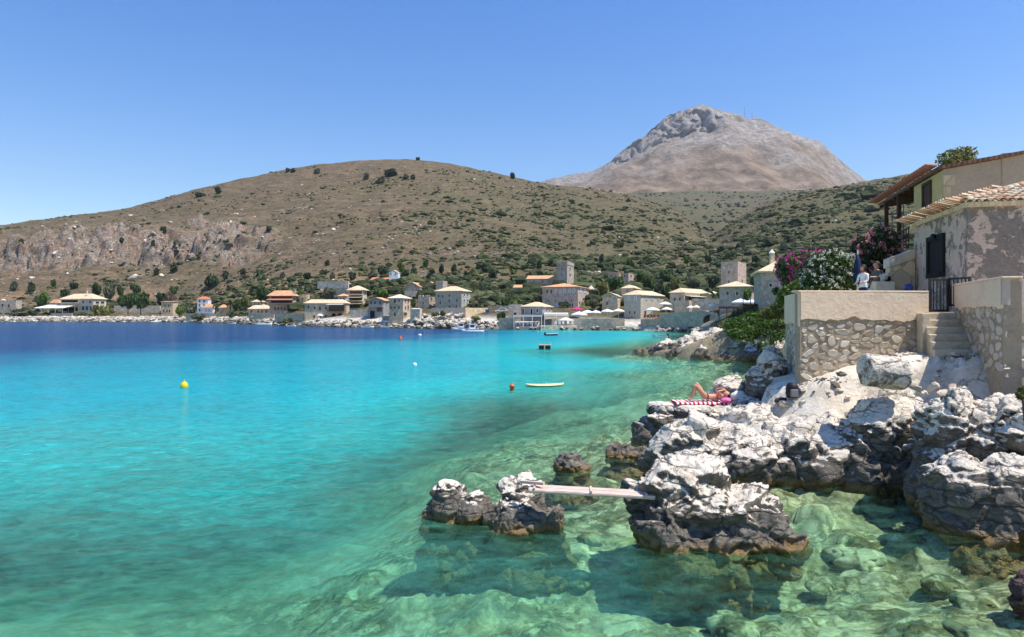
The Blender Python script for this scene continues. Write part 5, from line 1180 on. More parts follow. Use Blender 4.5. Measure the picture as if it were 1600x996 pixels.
# ---------------------------------------------------------------- terrace walls, steps, gate
def plaster(name, col, col2, patch=None, thr=0.52, scale=1.3):
    m = NT(name); v = m.pos(); n1 = m.noise(v, scale, 6, 0.68); n2 = m.noise(v, 9, 5, 0.7); n3 = m.noise(v, 0.5, 3)
    c = m.ramp(m.math('ADD', m.math('MULTIPLY', n1.outputs[0], 0.5), m.math('MULTIPLY', n2.outputs[0], 0.5)), [(0.33, col2), (0.5, col), (0.68, tuple(min(.85, x * 1.12) for x in col))])
    h = n2.outputs[0]
    c = c.outputs[0]
    if patch:
        w = m.noise(v, 2.6, 8, 0.72, 0.35)
        f = m.ramp(m.math('ADD', w.outputs[0], m.math('MULTIPLY', m.math('SUBTRACT', n3.outputs[0], 0.5), 0.45)), [(thr - 0.012, 0.0), (thr + 0.012, 1.0)])
        c2 = m.ramp(n2.outputs[0], [(0.3, tuple(x * 0.7 for x in patch)), (0.7, tuple(x * 1.2 for x in patch))]); c = m.mix(f.outputs[0], c, c2.outputs[0])
        h = m.math('SUBTRACT', m.math('MULTIPLY', n2.outputs[0], 0.5), m.math('MULTIPLY', f.outputs[0], 0.6))
    m.pbr(c, 0.93, m.bump(h, 0.6, 0.03), 0.15); return m.mat
M_PL = plaster("peach_plaster", (0.84, 0.635, 0.44), (0.70, 0.51, 0.345))
M_MORT = plaster("brown_mortar", (0.40, 0.315, 0.22), (0.29, 0.225, 0.155), scale=3)
M_STEP = plaster("worn_concrete_steps", (0.56, 0.48, 0.36), (0.38, 0.32, 0.23))
def st_mat():
    m = NT("wall_rubble_stone"); v = m.pos(); n = m.noise(v, 9, 5, 0.7); rn = m.rand()
    c = m.ramp(m.math('ADD', m.math('MULTIPLY', n.outputs[0], 0.5), m.math('MULTIPLY', rn, 0.5)), [(0.2, (0.36, 0.29, 0.21)), (0.45, (0.52, 0.44, 0.33)), (0.7, (0.62, 0.55, 0.44)), (0.9, (0.72, 0.67, 0.58))])
    m.pbr(c.outputs[0], 0.92, m.bump(n.outputs[0], 0.6, 0.02), 0.2); return m.mat
M_RUB = st_mat()
STN = []
for k in range(9):
    bm = bmesh.new(); bmesh.ops.create_icosphere(bm, subdivisions=2, radius=0.62); gk = np.random.default_rng(300 + k)
    V = np.array([v.co[:] for v in bm.verts]); V[:, 0] *= 1.25; V[:, 2] *= 1.15
    for q_ in range(9):
        a_ = 6.283 * q_ / 9 + gk.uniform(-.3, .3); nv = np.array([math.cos(a_), gk.uniform(-.25, .25), math.sin(a_)]); nv /= np.linalg.norm(nv); o_ = gk.uniform(.36, .5); ov = np.maximum(V @ nv - o_, 0); V = V - ov[:, None] * nv
    nv = np.array([gk.uniform(-.2, .2), -1, gk.uniform(-.2, .2)]); nv /= np.linalg.norm(nv); V = V - np.maximum(V @ nv - .36, 0)[:, None] * nv
    V += (fbm(V * 3 + k * 9, 3, 300 + k) * 0.035)[:, None] * V / np.linalg.norm(V, axis=1)[:, None]
    for v, c_ in zip(bm.verts, V): v.co = c_
    me = bpy.data.meshes.new("stone"); bm.to_mesh(me); bm.free(); me.materials.append(M_RUB); STN.append(me)
def rubble(root, p0, p1, n, ztop, zbot0, zbot1, seed, cell=0.21, tries=4200, out=0.0):
    """irregular stones set into a wall plane from p0 to p1 (plan); every stone its own part"""
    g = random.Random(seed); L = (Vector(p1) - Vector(p0)).length; d = (Vector(p1) - Vector(p0)).normalized(); rz = math.atan2(d.y, d.x); put = []
    if (Vector((-math.sin(rz), math.cos(rz), 0)) * -1).dot(Vector(n)) < 0: rz += math.pi
    for k in range(tries):
        f = k / tries; s_ = cell * (1.5 - 1.15 * f ** 0.5) * g.uniform(.85, 1.15); asp = g.uniform(0.9, 2.4); w, h = s_ * asp ** .5, s_ / asp ** .5
        x = g.uniform(w * .4, L - w * .4); z = g.uniform(min(zbot0, zbot1) - .1, ztop - h * .3)
        if z < zbot0 + (zbot1 - zbot0) * x / L - .12: continue
        if any(((x - a) / (w + c)) ** 2 + ((z - b) / (h + e)) ** 2 < .215 for a, b, c, e in put): continue
        put.append((x, z, w, h)); o = bpy.data.objects.new("stone", STN[g.randrange(9)]); link(o, root)
        q = Vector(p0) + d * x; o.location = Vector((q.x, q.y, z)) + Vector(n) * g.uniform(-.048, -.022) - root.location
        o.scale = (w, 0.16, h); o.rotation_euler = (g.uniform(-.06, .06), g.uniform(-.55, .55), rz)
A2, E2, L2 = Vector((7.77, 18.0, 0)), Vector((11.42, 18.35, 0)), Vector((9.03, 22.0, 0)); up = Vector((0, 0, 1))
r = empty("terrace_wall", (9.5, 18.4, 2.0), "low peach-plastered terrace wall with rubble stone lower half, left of the steps", "wall")
th = 0.34; bk = Vector((0, th, 0)); zt = 4.55
mb = MB(); mb.prism([A2 + up * 1.2, E2 + up * 1.2, E2 + up * (zt - 0.03), A2 + up * (zt - 0.03)], bk); mb.build("wall_core", M_MORT, r)
ld = (L2 - A2).normalized(); ln = Vector((-ld.y, ld.x, 0))
mb = MB(); mb.prism([A2 + ld * 0.345 + up * 1.0 , L2 + up * 1.0, L2 + up * (zt - 0.03), A2 + ld * 0.345 + up * (zt - 0.03)], -ln * 0.3); mb.build("side_wall_core", M_MORT, r)
def plaster_sheet(root, p0, p1, n, zt, zlow, seed, mat, name="plaster", th=0.05, step=0.07, amp=0.16, ztop1=None, drop=0.0):
    L = (p1 - p0).length; k = int(L / step); g = np.random.default_rng(seed); xs = np.linspace(0, L, k + 1)
    zl = zlow + amp * fbm(np.stack([xs * 1.4, xs * 0 + seed, xs * 0], 1), 5, seed, gain=0.62) * 1.6 + drop * xs / L; mb = MB(); n = Vector(n)
    for i in range(k):
        a, b = p0.lerp(p1, xs[i] / L), p0.lerp(p1, xs[i + 1] / L); z1 = zt; z2 = zt
        if ztop1 is not None: z1 = zt + (ztop1 - zt) * xs[i] / L; z2 = zt + (ztop1 - zt) * xs[i + 1] / L
        vs = [a + up * zl[i], b + up * zl[i + 1], b + up * z2, a + up * z1]; o = [v + n * th for v in vs]
        fs = [(4, 5, 6, 7), (0, 1, 5, 4), (3, 7, 6, 2)] + ([(0, 4, 7, 3)] if i == 0 else []) + ([(1, 2, 6, 5)] if i == k - 1 else [])
        mb.add(vs + o, fs)
    ob = mb.build(name, mat, root); return ob
fn = Vector(((E2 - A2).y, -(E2 - A2).x, 0)).normalized()
plaster_sheet(r, A2, E2, fn, zt, 3.74, 4, M_PL, drop=0.12)
plaster_sheet(r, L2, A2, ln, zt, 3.62, 9, M_PL, "side_plaster")
MB().prism([A2 - fn * 0.36 + ln * 0.06 - ld * 0.05 + up * (zt + 0.001), A2 + fn * 0.06 + ln * 0.06 + up * (zt + 0.001), E2 + fn * 0.06 + up * (zt + 0.001), E2 - fn * 0.36 + up * (zt + 0.001)], up * 0.05).build("coping", M_PL, r, bevel=0.015)
rubble(r, A2, E2, fn, 3.78, 1.72, 2.3, 11)
rubble(r, L2, A2, ln, 3.62, 1.8, 1.9, 12, cell=0.26, tries=1200)
# right-hand wall
G2, K2, Q2 = Vector((12.42, 18.75, 0)), Vector((11.16, 15.16, 0)), Vector((15.5, 14.9, 0))
r = empty("terrace_wall", (11.5, 15.5, 2.5), "tall terrace wall right of the steps, plaster above, big pale stones below", "wall")
gd = (K2 - G2).normalized(); gn = Vector((gd.y, -gd.x, 0)); gn = gn if gn.x < 0 else -gn; qd = (Q2 - K2).normalized(); qn = Vector((qd.y, -qd.x, 0)); qn = qn if qn.y < 0 else -qn
mb = MB(); mb.prism([G2 + up * 2, K2 + up * 2, K2 + up * 4.72, G2 + up * 4.70], -gn * 0.35); mb.build("wall_core", M_MORT, r)
mb = MB(); mb.prism([K2 + qd * 0.36 + up * 1.9, Q2 + up * 1.9, Q2 + up * 4.72, K2 + qd * 0.36 + up * 4.72], -qn * 0.35); mb.build("side_wall_core", M_MORT, r)
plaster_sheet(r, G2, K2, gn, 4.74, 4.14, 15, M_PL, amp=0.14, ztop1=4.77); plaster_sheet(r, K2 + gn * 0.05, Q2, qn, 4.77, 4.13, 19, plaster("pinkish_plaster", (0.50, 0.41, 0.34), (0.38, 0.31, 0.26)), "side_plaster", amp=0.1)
MB().prism([G2 + gn * 0.07 + up * 4.745, K2 + gn * 0.07 + qn * 0.07 + up * 4.775, K2 - gn * 0.35 + qn * 0.05 + up * 4.775, G2 - gn * 0.35 + up * 4.745], up * 0.05).build("coping", M_PL, r, bevel=0.015)
rubble(r, K2, G2, gn, 4.15, 2.75, 2.9, 21, cell=0.24); rubble(r, K2, K2 + qd * 2.0, qn, 4.12, 2.45, 2.6, 22, cell=0.34, tries=900)
MB().prism([(9.2, 18.75, 3.6), (12.6, 19.3, 3.6), (30, 19.2, 3.6), (40, 60, 3.6), (27, 60, 3.6), (14.5, 32, 3.6), (9.6, 22.3, 3.6)], (0, 0, 0.42)).build("terrace", M_STEP)["kind"] = "structure"
# steps
r = empty("steps", (11.6, 18.0, 2.8), "six worn concrete steps climbing to the black gate", "steps")
for i in range(6):
    y = 18.45 - 0.27 * i; z = 4.0 - 0.19 * i; xl = 11.32 - 0.10 * i; xr = 12.42 + (y - 18.75) * 0.351 + 0.03; xr2 = 12.42 + 0.351 * (y + 0.275 - 18.75) + .03
    yb = 19.2 if i == 0 else y + 0.268
    MB().prism([(xl, y, 2.3), (xr, y, 2.3), (xr2 if i else xr + 0.25, yb, 2.3), (xl + 0.11, yb, 2.3)], (0, 0, z - 2.3)).build("step", M_STEP, r, bevel=0.025)
mb = MB(); mb.prism([(11.07, 18.28, 2.2), (11.34, 18.30, 2.2), (11.27, 17.98, 2.2), (11.02, 17.95, 2.2)], (0, 0, 1.79)); mb.build("cheek_block", M_STEP, r, bevel=0.03)
# gate
r = empty("gate", (12.0, 18.8, 4.0), "black iron gate with upright bars at the top of the steps", "gate")
def leaf(name, p0, p1, z0, z1, nb):
    p0, p1 = Vector(p0), Vector(p1); d = (p1 - p0).normalized(); mb = MB(); n = Vector((-d.y, d.x, 0))
    for z in (z0 + 0.03, z1 - 0.03): mb.box((p0 + p1) / 2 + up * z, ((p1 - p0).length, 0.05, 0.055), (d, n, up))
    for q in (p0, p1): mb.box(q + up * ((z0 + z1) / 2), (0.06, 0.06, z1 - z0 + 0.01), (d, n, up))
    o = mb.build(name, MT_['metal'], r)
    for k in range(nb): q = p0.lerp(p1, (k + 1) / (nb + 1)); MB().tube(q + up * (z0 + 0.04), q + up * (z1 - 0.04), 0.016, n=6).build("bar", MT_['metal'], o)
leaf("gate_leaf", (11.72, 18.72, 0), (12.22, 18.74, 0), 4.03, 4.95, 4); leaf("gate_leaf", (12.28, 18.72, 0), (12.45, 18.15, 0), 4.18, 4.98, 4)
# stone drum block
nu, nv_ = 64, 40; uu, ww = np.meshgrid(np.linspace(0, 2 * np.pi, nu, endpoint=False), np.linspace(-1, 1, nv_))
rr = 0.40 * np.clip((1 - np.abs(ww) ** 14), 0, 1) ** 0.5 * (1 + 0.05 * np.cos(2 * uu)); rr[0] = rr[-1] = 0.001
xx = np.sign(ww) * np.abs(ww) ** 0.7 * 0.49; Vd = np.stack([xx, rr * np.cos(uu), rr * np.sin(uu)], -1).reshape(-1, 3)
Vd = Vd * (1 + 0.10 * fbm(Vd * 2.2, 3, 71) + 0.03 * fbm(Vd * 9, 3, 73))[:, None]; ii = np.arange((nv_ - 1) * nu); r_, c_ = ii // nu, ii % nu
Fd = np.stack([r_ * nu + c_, r_ * nu + (c_ + 1) % nu, (r_ + 1) * nu + (c_ + 1) % nu, (r_ + 1) * nu + c_], 1); me = mesh_np("stone_block", Vd, Fd, True)
attr(me, "white", np.clip(0.62 + 0.5 * fbm(Vd * 4, 3, 75) + 0.3 * Vd[:, 2], 0, 1)); attr(me, "wet", np.zeros(len(Vd))); attr(me, "crack", np.zeros(len(Vd))); me.materials.append(MROCK)
o = link(bpy.data.objects.new("stone_block", me)); o.location = P(1381, 581, 15.6); o.rotation_euler = (0.3, 0.10, -0.12); tag(o, "cylindrical pale stone block lying on the bleached ground", "stone block")
# loose stones and the bags
LST = [(px, 598 + 8 * (k % 2), 14.9) for k, px in enumerate((1432, 1446, 1460, 1474, 1488, 1440, 1456, 1470))]
for k, (px, py, D) in enumerate(LST):
    o = link(bpy.data.objects.new("loose_stone", STN[k % 9])); o.location = P(px, py + 9, D); s = g.uniform(0.14, 0.24); o.scale = (s, s * 1.3, s * 0.8); o.rotation_euler = (g.random(), g.random(), g.random() * 6)
    tag(o, "loose pale stone heaped in the gap above the humped outcrop", "stone", "loose stones above the outcrop")
def lump(name, label, cat, c, s, mat, seed, sub=3, amp=0.3):
    bm = bmesh.new(); bmesh.ops.create_icosphere(bm, subdivisions=sub, radius=0.5); V = np.array([v.co[:] for v in bm.verts]); w = fbm(V * 3.0 + seed, 3, seed)
    for v, q in zip(bm.verts, w): v.co = Vector((v.co.x * s[0], v.co.y * s[1], v.co.z * s[2])) * (1 + amp * q); v.co.z = max(v.co.z, -0.36 * s[2])
    me = bpy.data.meshes.new(name); bm.to_mesh(me); bm.free(); me.materials.append(mat); me.polygons.foreach_set("use_smooth", [True] * len(me.polygons))
    o = link(bpy.data.objects.new(name, me)); o.location = c; return tag(o, label, cat)
def on_ground(px, D, dz=0.0): x_ = GX(px, D); return Vector((x_, D, float(land_z(np.array([x_]), np.array([D]))[0]) + dz))
r = empty("rucksack", on_ground(1238, 17.6), "black rucksack propped at the terrace wall's corner", "bag"); q = Vector(r.location)
mb = MB(); mb.lathe(q, [(0.0, 0), (0.14, 0.0), (0.17, 0.1), (0.16, 0.28), (0.11, 0.38), (0, 0.40)], 12); mb.build("body", plain("black_nylon", (0.012, 0.012, 0.014), 0.6, 20, 0.2), r, True)
MB().box(q + Vector((-0.02, -0.18, 0.13)), (0.2, 0.06, 0.2)).build("pocket", plain("grey_nylon", (0.2, 0.2, 0.21), 0.7, 20, 0.2), r, bevel=0.02)
lump("towel_heap", "crumpled dark beach towel beside the black rucksack", "towel", on_ground(1222, 17.8, 0.06), (0.42, 0.3, 0.16), plain("dark_towel", (0.06, 0.035, 0.045), 0.9, 12, 0.5), 5)
# ---------------------------------------------------------------- old plastered house at the right
M_OLD = plaster("peeling_pink_plaster", (0.64, 0.48, 0.37), (0.52, 0.38, 0.29), patch=(0.27, 0.225, 0.185), thr=0.515, scale=2)
h = House("old_house", "old house with peeling pink and grey plaster and a pale tiled roof", 1428, 1512, 1700, 470, 324, 20, 105, M_OLD, 'hip', 'tpale', 291, wr=6.2, over=0.10, down=1.2)
h.win('L', 1463.8, 401, 21, 51, pane='hole_shade', frame='hole_shade')
q = h.pt('L', 1466, 368, 0.0); nL = -h.dr
mb = MB(); mb.tube(q, q + nL * 0.12, 0.03, n=8); mb.lathe(q + nL * 0.16 - up * 0.1, [(0.0, 0.16), (0.06, 0.14), (0.09, 0.05), (0.09, 0.0), (0, 0)], 12); mb.build("wall_lamp", MT_['metal'], h.root, True)
# tiles, each its own part
def tile_mesh():
    n = 7; vs = []; fs = []
    for (y, r_, z) in ((0, 0.105, 0.0), (0.46, 0.085, 0.0)):
        for i in range(n): t = math.pi * i / (n - 1); vs.append((r_ * math.cos(t), y, r_ * 0.75 * math.sin(t)))
        for i in range(n): t = math.pi * i / (n - 1); vs.append(((r_ - 0.016) * math.cos(t), y, (r_ - 0.016) * 0.75 * math.sin(t)))
    for i in range(n - 1): fs += [(i, i + 1, 2 * n + i + 1, 2 * n + i), (n + i + 1, n + i, 3 * n + i, 3 * n + i + 1), (i + 1, i, n + i, n + i + 1)]
    me = bpy.data.meshes.new("tile"); me.from_pydata(vs, [], fs)
    m = NT("weathered_clay_tile"); rn = m.rand(); n1 = m.noise(m.pos(), 7, 4, 0.65)
    c = m.ramp(m.math('ADD', m.math('MULTIPLY', rn, 0.6), m.math('MULTIPLY', n1.outputs[0], 0.4)), [(0.15, (0.50, 0.28, 0.17)), (0.4, (0.66, 0.47, 0.31)), (0.65, (0.74, 0.62, 0.45)), (0.85, (0.60, 0.53, 0.44))]); m.pbr(c.outputs[0], 0.9, None, 0.15)
    me.materials.append(m.mat); me.polygons.foreach_set("use_smooth", [True] * len(me.polygons)); return me
TILE = tile_mesh(); TILE_RED = TILE.copy(); TILE_RED.materials.clear(); TILE_RED.materials.append(plain('red_brown_clay_tile', (0.30, 0.15, 0.10), 0.9, 7, 0.25))
def tile_slope(root, e0, edir, sdir, L, rows, colmax, tri0=0.0, pitch=0.215, run=0.34, seed=3, tri1=0.0):
    """tiles climbing from eave start e0; edir along the eave, sdir up the slope (unit)"""
    g = random.Random(seed); nrm = edir.cross(sdir).normalized(); nrm = nrm if nrm.z > 0 else -nrm; Mx = Matrix((edir, sdir, nrm)).transposed()
    for rr in range(rows):
        for cc in range(int(L / pitch)):
            x = (cc + 0.5) * pitch; hz = math.hypot(sdir.x, sdir.y) * run * rr
            if x < tri0 * hz or L - x < tri1 * hz or cc > colmax: continue
            o = link(bpy.data.objects.new("tile", TILE), root); o.location = e0 + edir * x + sdir * (rr * run - 0.06) + nrm * (0.025 + g.uniform(0, 0.02)) - root.location
            o.rotation_euler = (Mx @ Matrix.Rotation(g.uniform(-.05, .05), 3, 'Z') @ Matrix.Rotation(-0.05, 3, 'X')).to_euler()
C0 = Vector((h.C.x, h.C.y, 0)); o = 0.10; zeave = h.ze - o * 0.3 + 0.02 + 0.14
c0 = C0 - h.dl * o - h.dr * o; c1 = C0 + h.dl * (h.wl + o) - h.dr * o
mid1 = (c0 + c1) / 2 + h.dr * (h.wl / 2 + o); sl = Vector((h.dr.x * (h.wl / 2 + o), h.dr.y * (h.wl / 2 + o), h.zr - zeave)).normalized(); sf = Vector((h.dl.x * (h.wl / 2 + o), h.dl.y * (h.wl / 2 + o), h.zr - zeave)).normalized()
tile_slope(h.root, c0 + up * zeave, h.dr, sf, 3.4, 8, 15, tri0=1.0, seed=4)
tile_slope(h.root, c0 + up * zeave, h.dl, sl, (c1 - c0).length, 7, 99, tri0=1.0, seed=5, tri1=1.0)
hipd = ((c0 + h.dl * (h.wl / 2 + o) + h.dr * (h.wl / 2 + o)) + up * h.zr - c0 - up * zeave); Lh = hipd.length; hipd.normalize()
for k in range(int(Lh / 0.36)):
    t = link(bpy.data.objects.new("ridge_tile", TILE), h.root); t.location = c0 + up * (zeave + 0.07) + hipd * (0.36 * k - 0.05) - h.root.location
    xx = hipd.cross(up).normalized(); zz = xx.cross(hipd); t.rotation_euler = Matrix((xx, hipd, zz)).transposed().to_euler(); t.scale = (1.25, 1, 1.2)
# ---------------------------------------------------------------- balcony house behind it
M_YEL = plaster("olive_yellow_plaster", (0.76, 0.51, 0.235), (0.62, 0.40, 0.18)); M_TAN = plaster("tan_cement_render", (0.46, 0.36, 0.255), (0.37, 0.29, 0.20), scale=0.8)
h = House("balcony_house", "two-storey house with olive-yellow side, tan gable wall and timber balcony", 1428, 1473, 1700, 458, 266, 27, 105.8, M_YEL, 'shed', 'tbrown', 246, wr=6.2, over=0.16, down=1.0)
# tan render over the gable side, following the roof slope
C0 = Vector((h.C.x, h.C.y, 0)); n2 = -h.dl; e0 = C0 + n2 * 0.03 + h.dr * 0.02; e1 = C0 + n2 * 0.03 + h.dr * 6.2
MB().prism([e0 + up * 3.5, e1 + up * 3.5, e1 + up * (h.zr - 0.0), e0 + up * (h.ze + 0.02)], -n2 * 0.2).build("gable_wall", M_TAN, h.root)
MB().prism([C0 + h.dl * 0.3 + h.dr * 0.05 + up * (h.ze - .2), C0 + h.dl * 0.3 + h.dr * 6.2 + up * (h.ze - .2), C0 + h.dl * 0.3 + h.dr * 6.2 + up * h.zr, C0 + h.dl * 0.3 + h.dr * 0.05 + up * (h.ze + .02)], h.dl * (h.wl - 0.4)).build("upper_wall", M_YEL, h.root)
MB().prism([C0 + n2 * 0.06 + h.dr * 2.05 + up * 8.5, C0 + n2 * 0.06 + h.dr * 6.3 + up * 8.5, C0 + n2 * 0.06 + h.dr * 6.3 + up * 10.42, C0 + n2 * 0.06 + h.dr * 2.05 + up * 10.30], h.dl * 2.0).build("roof_box", M_TAN, h.root)
for k in range(10):
    z = 5.2 + 0.46 * k; w = 0.42 if k % 2 else 0.27
    MB().box(C0 + h.dr * (w / 2 + 0.0) + n2 * 0.045 + up * z, (w, 0.05, 0.43), (h.dr, h.dl, up)).build("quoin", MT_['sand'], h.root, bevel=0.015)
h.win('L', 1449.6, 309, 10, 40, pane='wood', frame='wood')
def beyond(px, py, inset=0.0):    # on the line of the left face
    w = h.along('L', px); q = C0 + h.dl * w + h.dr * inset; return Vector((q.x, q.y, GZ(py, (C0 + h.dl * w).y)))
w1, w2 = h.along('L', 1428), h.along('L', 1378); zf = 6.95
sl = (h.zr - h.ze) / 6.5
ra, rb_ = C0 + h.dl * (w1 + 0.165) - h.dr * 0.16, C0 + h.dl * (w2 + 0.1) - h.dr * 0.16
MB().prism([ra + up * (h.ze + 0.02), rb_ + up * (h.ze + 0.02), rb_ + h.dr * 3.5 + up * (h.ze + 0.02 + 3.5 * sl), ra + h.dr * 3.5 + up * (h.ze + 0.02 + 3.5 * sl)], up * 0.12).build("porch_roof", MT_['tbrown'], h.root)
MB().prism([C0 + h.dl * (w1 + 0.01) + h.dr * 2.4 + up * 4.0, C0 + h.dl * w2 + h.dr * 2.4 + up * 4.0, C0 + h.dl * w2 + h.dr * 6 + up * 4.0, C0 + h.dl * (w1 + .01) + h.dr * 6 + up * 4.0], up * (h.ze - 4.0 + 0.2)).build("rear_wing", M_YEL, h.root)
MB().prism([C0 + h.dl * (w1 + .02) - h.dr * 0.25 + up * (zf - 0.28), C0 + h.dl * (w2 + 0.1) - h.dr * 0.25 + up * (zf - 0.28), C0 + h.dl * (w2 + .1) + h.dr * 2.39 + up * (zf - 0.28), C0 + h.dl * (w1 + .02) + h.dr * 2.39 + up * (zf - 0.28)], up * 0.28).build("balcony", plaster("pale_green_plaster", (0.50, 0.50, 0.36), (0.40, 0.40, 0.29)), h.root)
MB().prism([C0 + h.dl * (w1 + .02) + h.dr * 0.9 + up * 4.0, C0 + h.dl * (w2 - 1.0) + h.dr * 0.9 + up * 4.0, C0 + h.dl * (w2 - 1.0) + h.dr * 2.38 + up * 4.0, C0 + h.dl * (w1 + .02) + h.dr * 2.38 + up * 4.0], up * (zf - 4.29)).build("lower_wall", M_YEL, h.root)
for px in (1389, 1409):
    q = C0 + h.dl * h.along('L', px) - h.dr * 0.12; MB().box(q + up * ((zf + h.ze) / 2), (0.17, 0.17, h.ze - zf), (h.dl, h.dr, up)).build("post", MT_['wood'], h.root)
for k in range(7): q = C0 + h.dl * (w1 + 0.3 + (w2 - w1 - 0.3) * k / 6.0) - h.dr * 0.1; MB().prism([q + up * (h.ze - 0.12), q + h.dr * 2.6 + up * (h.ze - 0.12 + 2.6 * sl), q + h.dr * 2.6 + up * (h.ze + 0.015 + 2.6 * sl), q + up * (h.ze + 0.015)], h.dl * 0.1).build("rafter", MT_['wood'], h.root)
rl = MB(); a_, b_ = C0 + h.dl * (w1 + .05) - h.dr * 0.2, C0 + h.dl * (w2 + .05) - h.dr * 0.2
for z in (0.12, 0.40, 0.68, 0.95): rl.box((a_ + b_) / 2 + up * (zf + z), ((b_ - a_).length, 0.05, 0.07), (h.dl, h.dr, up))
for k in range(15): q = a_.lerp(b_, k / 14); rl.box(q + up * (zf + 0.5), (0.04, 0.04, 0.95), (h.dl, h.dr, up))
rl.build("railing", MT_['wood'], h.root)
for k in range(int((w2 + 0.3) / 0.22)):
    t = link(bpy.data.objects.new("tile", TILE_RED), h.root); sd_ = Vector((h.dr.x, h.dr.y, sl)).normalized(); t.location = C0 + h.dl * (k * 0.22 - 0.1) - h.dr * 0.22 + up * (h.ze + 0.14) - h.root.location
    nz_ = h.dl.cross(sd_); nz_ = nz_ if nz_.z > 0 else -nz_; t.rotation_euler = Matrix((h.dl, sd_, nz_)).transposed().to_euler()
# little stair with sandy wall below the balcony
r = empty("garden_stair", P(1390, 455, 24.6), "sandy outside stair with brick-like side wall below the balcony", "stair")
a, b, c, d = P(1391, 462, 24.6), P(1430, 462, 24.6), P(1430, 404, 24.6), P(1391, 419, 24.6); MB().prism([a, b, c, d], (0.05, 0.4, 0)).build("side_wall", MT_['sand'], r)
a, b, c, d = P(1390, 418.7, 24.55), P(1430.5, 403.7, 24.55), P(1430.5, 389.5, 24.55), P(1390, 404.5, 24.55); MB().prism([a, b, c, d], (0.05, 0.5, 0)).build("parapet", MT_['cream'], r)
for k in range(6):
    a, b = P(1364 + 4.6 * k, 452 - 5 * k, 24.4), P(1392, 452 - 5 * k, 24.4); MB().prism([a - up * 0.6, b - up * 0.6 - Vector((0.01, 0, 0)), b - Vector((0.01, 0, 0)), a], (0.05, 0.9, 0)).build("step", MT_['cream'], r)
wallseg("garden_wall", "low cream parapet at the foot of the sandy outside stair", 1369, 23.4, 1398, 23.4, 440, 470, 0.3, 'cream')
wallseg("garden_wall", "dark stone parapet behind the two standing people", 1320, 28.5, 1366, 27.5, 442, 470, 0.3, 'grey')
lump("beach_towel", "blue and red striped towel hung beside the old house", "towel", P(1420, 450, 22.5), (0.3, 0.12, 0.3), plain("blue_red_cloth", (0.06, 0.09, 0.30), 0.9, 9, 0.6), 8)
# railing climbing the slope behind
r = empty("slope_fence", P(1330, 385, 75), "thin metal fence climbing the slope behind the pink oleander", "fence")
pts = [P(1322 + 18 * k, 383 - 8.6 * k, 75 - 3 * k) for k in range(6)]
for p in pts: MB().tube(p - up * 1.2, p + up * 1.1, 0.05, n=6).build("post", MT_['metal'], r)
for z in (1.0, 0.4):
    mb = MB()
    for p, q in zip(pts, pts[1:]): mb.tube(p + up * z, q + up * z, 0.03, n=5)
    mb.build("rail", MT_['metal'], r)
# chimneyed stone house left of the flowers
h = House("stone_house", "stone house with pale tiled roof and slim chimney beside the bougainvillea", 1178, 1189, 1262, 488, 425, 60, 103, stone("stone_wall_rubble_pink", (0.44, 0.37, 0.30), scale=2.6, var=0.35), 'hip', 'tpale', 404, over=0.3)
t = P(1206, 399, 61.5); mb = MB(); mb.box(t - up * 0.7, (0.36, 0.36, 1.7)); mb.build("chimney", MT_['sand'], h.root); MB().lathe(t + up * 0.15, [(0.24, 0), (0.28, 0.08), (0.14, 0.22), (0.0, 0.42)], 10).build("chimney_cap", MT_['wframe'], h.root)
h.win('R', 1204, 446, 3.5, 4.5, pane='hole_shade'); h.win('R', 1249, 442, 4, 5, pane='hole_shade')
fr_ = frame_roof  # terrace with timber railing in front of that house
r = empty("terrace_railing", P(1168, 492, 62), "dark timber terrace railing left of the chimneyed house", "railing")
for k in range(11): p = P(1161 + 2.4 * k, 491, 62); MB().tube(p - up * 0.2, p + up * (1.35 if k % 5 == 0 else 0.9), 0.05, n=5).build("baluster", MT_['wood'], r)
MB().tube(P(1160, 476.5, 62), P(1187, 476.5, 62), 0.05, n=5).build("handrail", MT_['wood'], r)
h = House("cottage", "pale-tiled roof of a cottage showing above the white oleander", 1284, 1312, 1322, 425, 398, 62, 40, 'cream', 'hip', 'tpale', 389.5)
# ---------------------------------------------------------------- flowering shrubs and near greenery
def flower_mat(name, a, b):
    m = NT(name); gi = m.n("ShaderNodeNewGeometry").outputs["Random Per Island"]; c = m.ramp(gi, [(0.0, a), (1.0, b)])
    bs = m.pbr(c.outputs[0], 0.7, None, 0.2); tr = m.n("ShaderNodeBsdfTranslucent", None, Color=c.outputs[0]); mx = m.n("ShaderNodeMixShader", None, Fac=0.3)
    m.set(mx.inputs[1], bs.outputs[0]); m.set(mx.inputs[2], tr.outputs[0]); m.t.links.new(mx.outputs[0], m.out.inputs[0]); return m.mat
FM = {'pink': flower_mat("pink_petals", (0.60, 0.20, 0.25), (0.78, 0.44, 0.45)), 'white': flower_mat("white_petals", (0.60, 0.64, 0.48), (0.82, 0.82, 0.74)), 'magenta': flower_mat("magenta_bracts", (0.72, 0.03, 0.32), (0.86, 0.16, 0.50))}
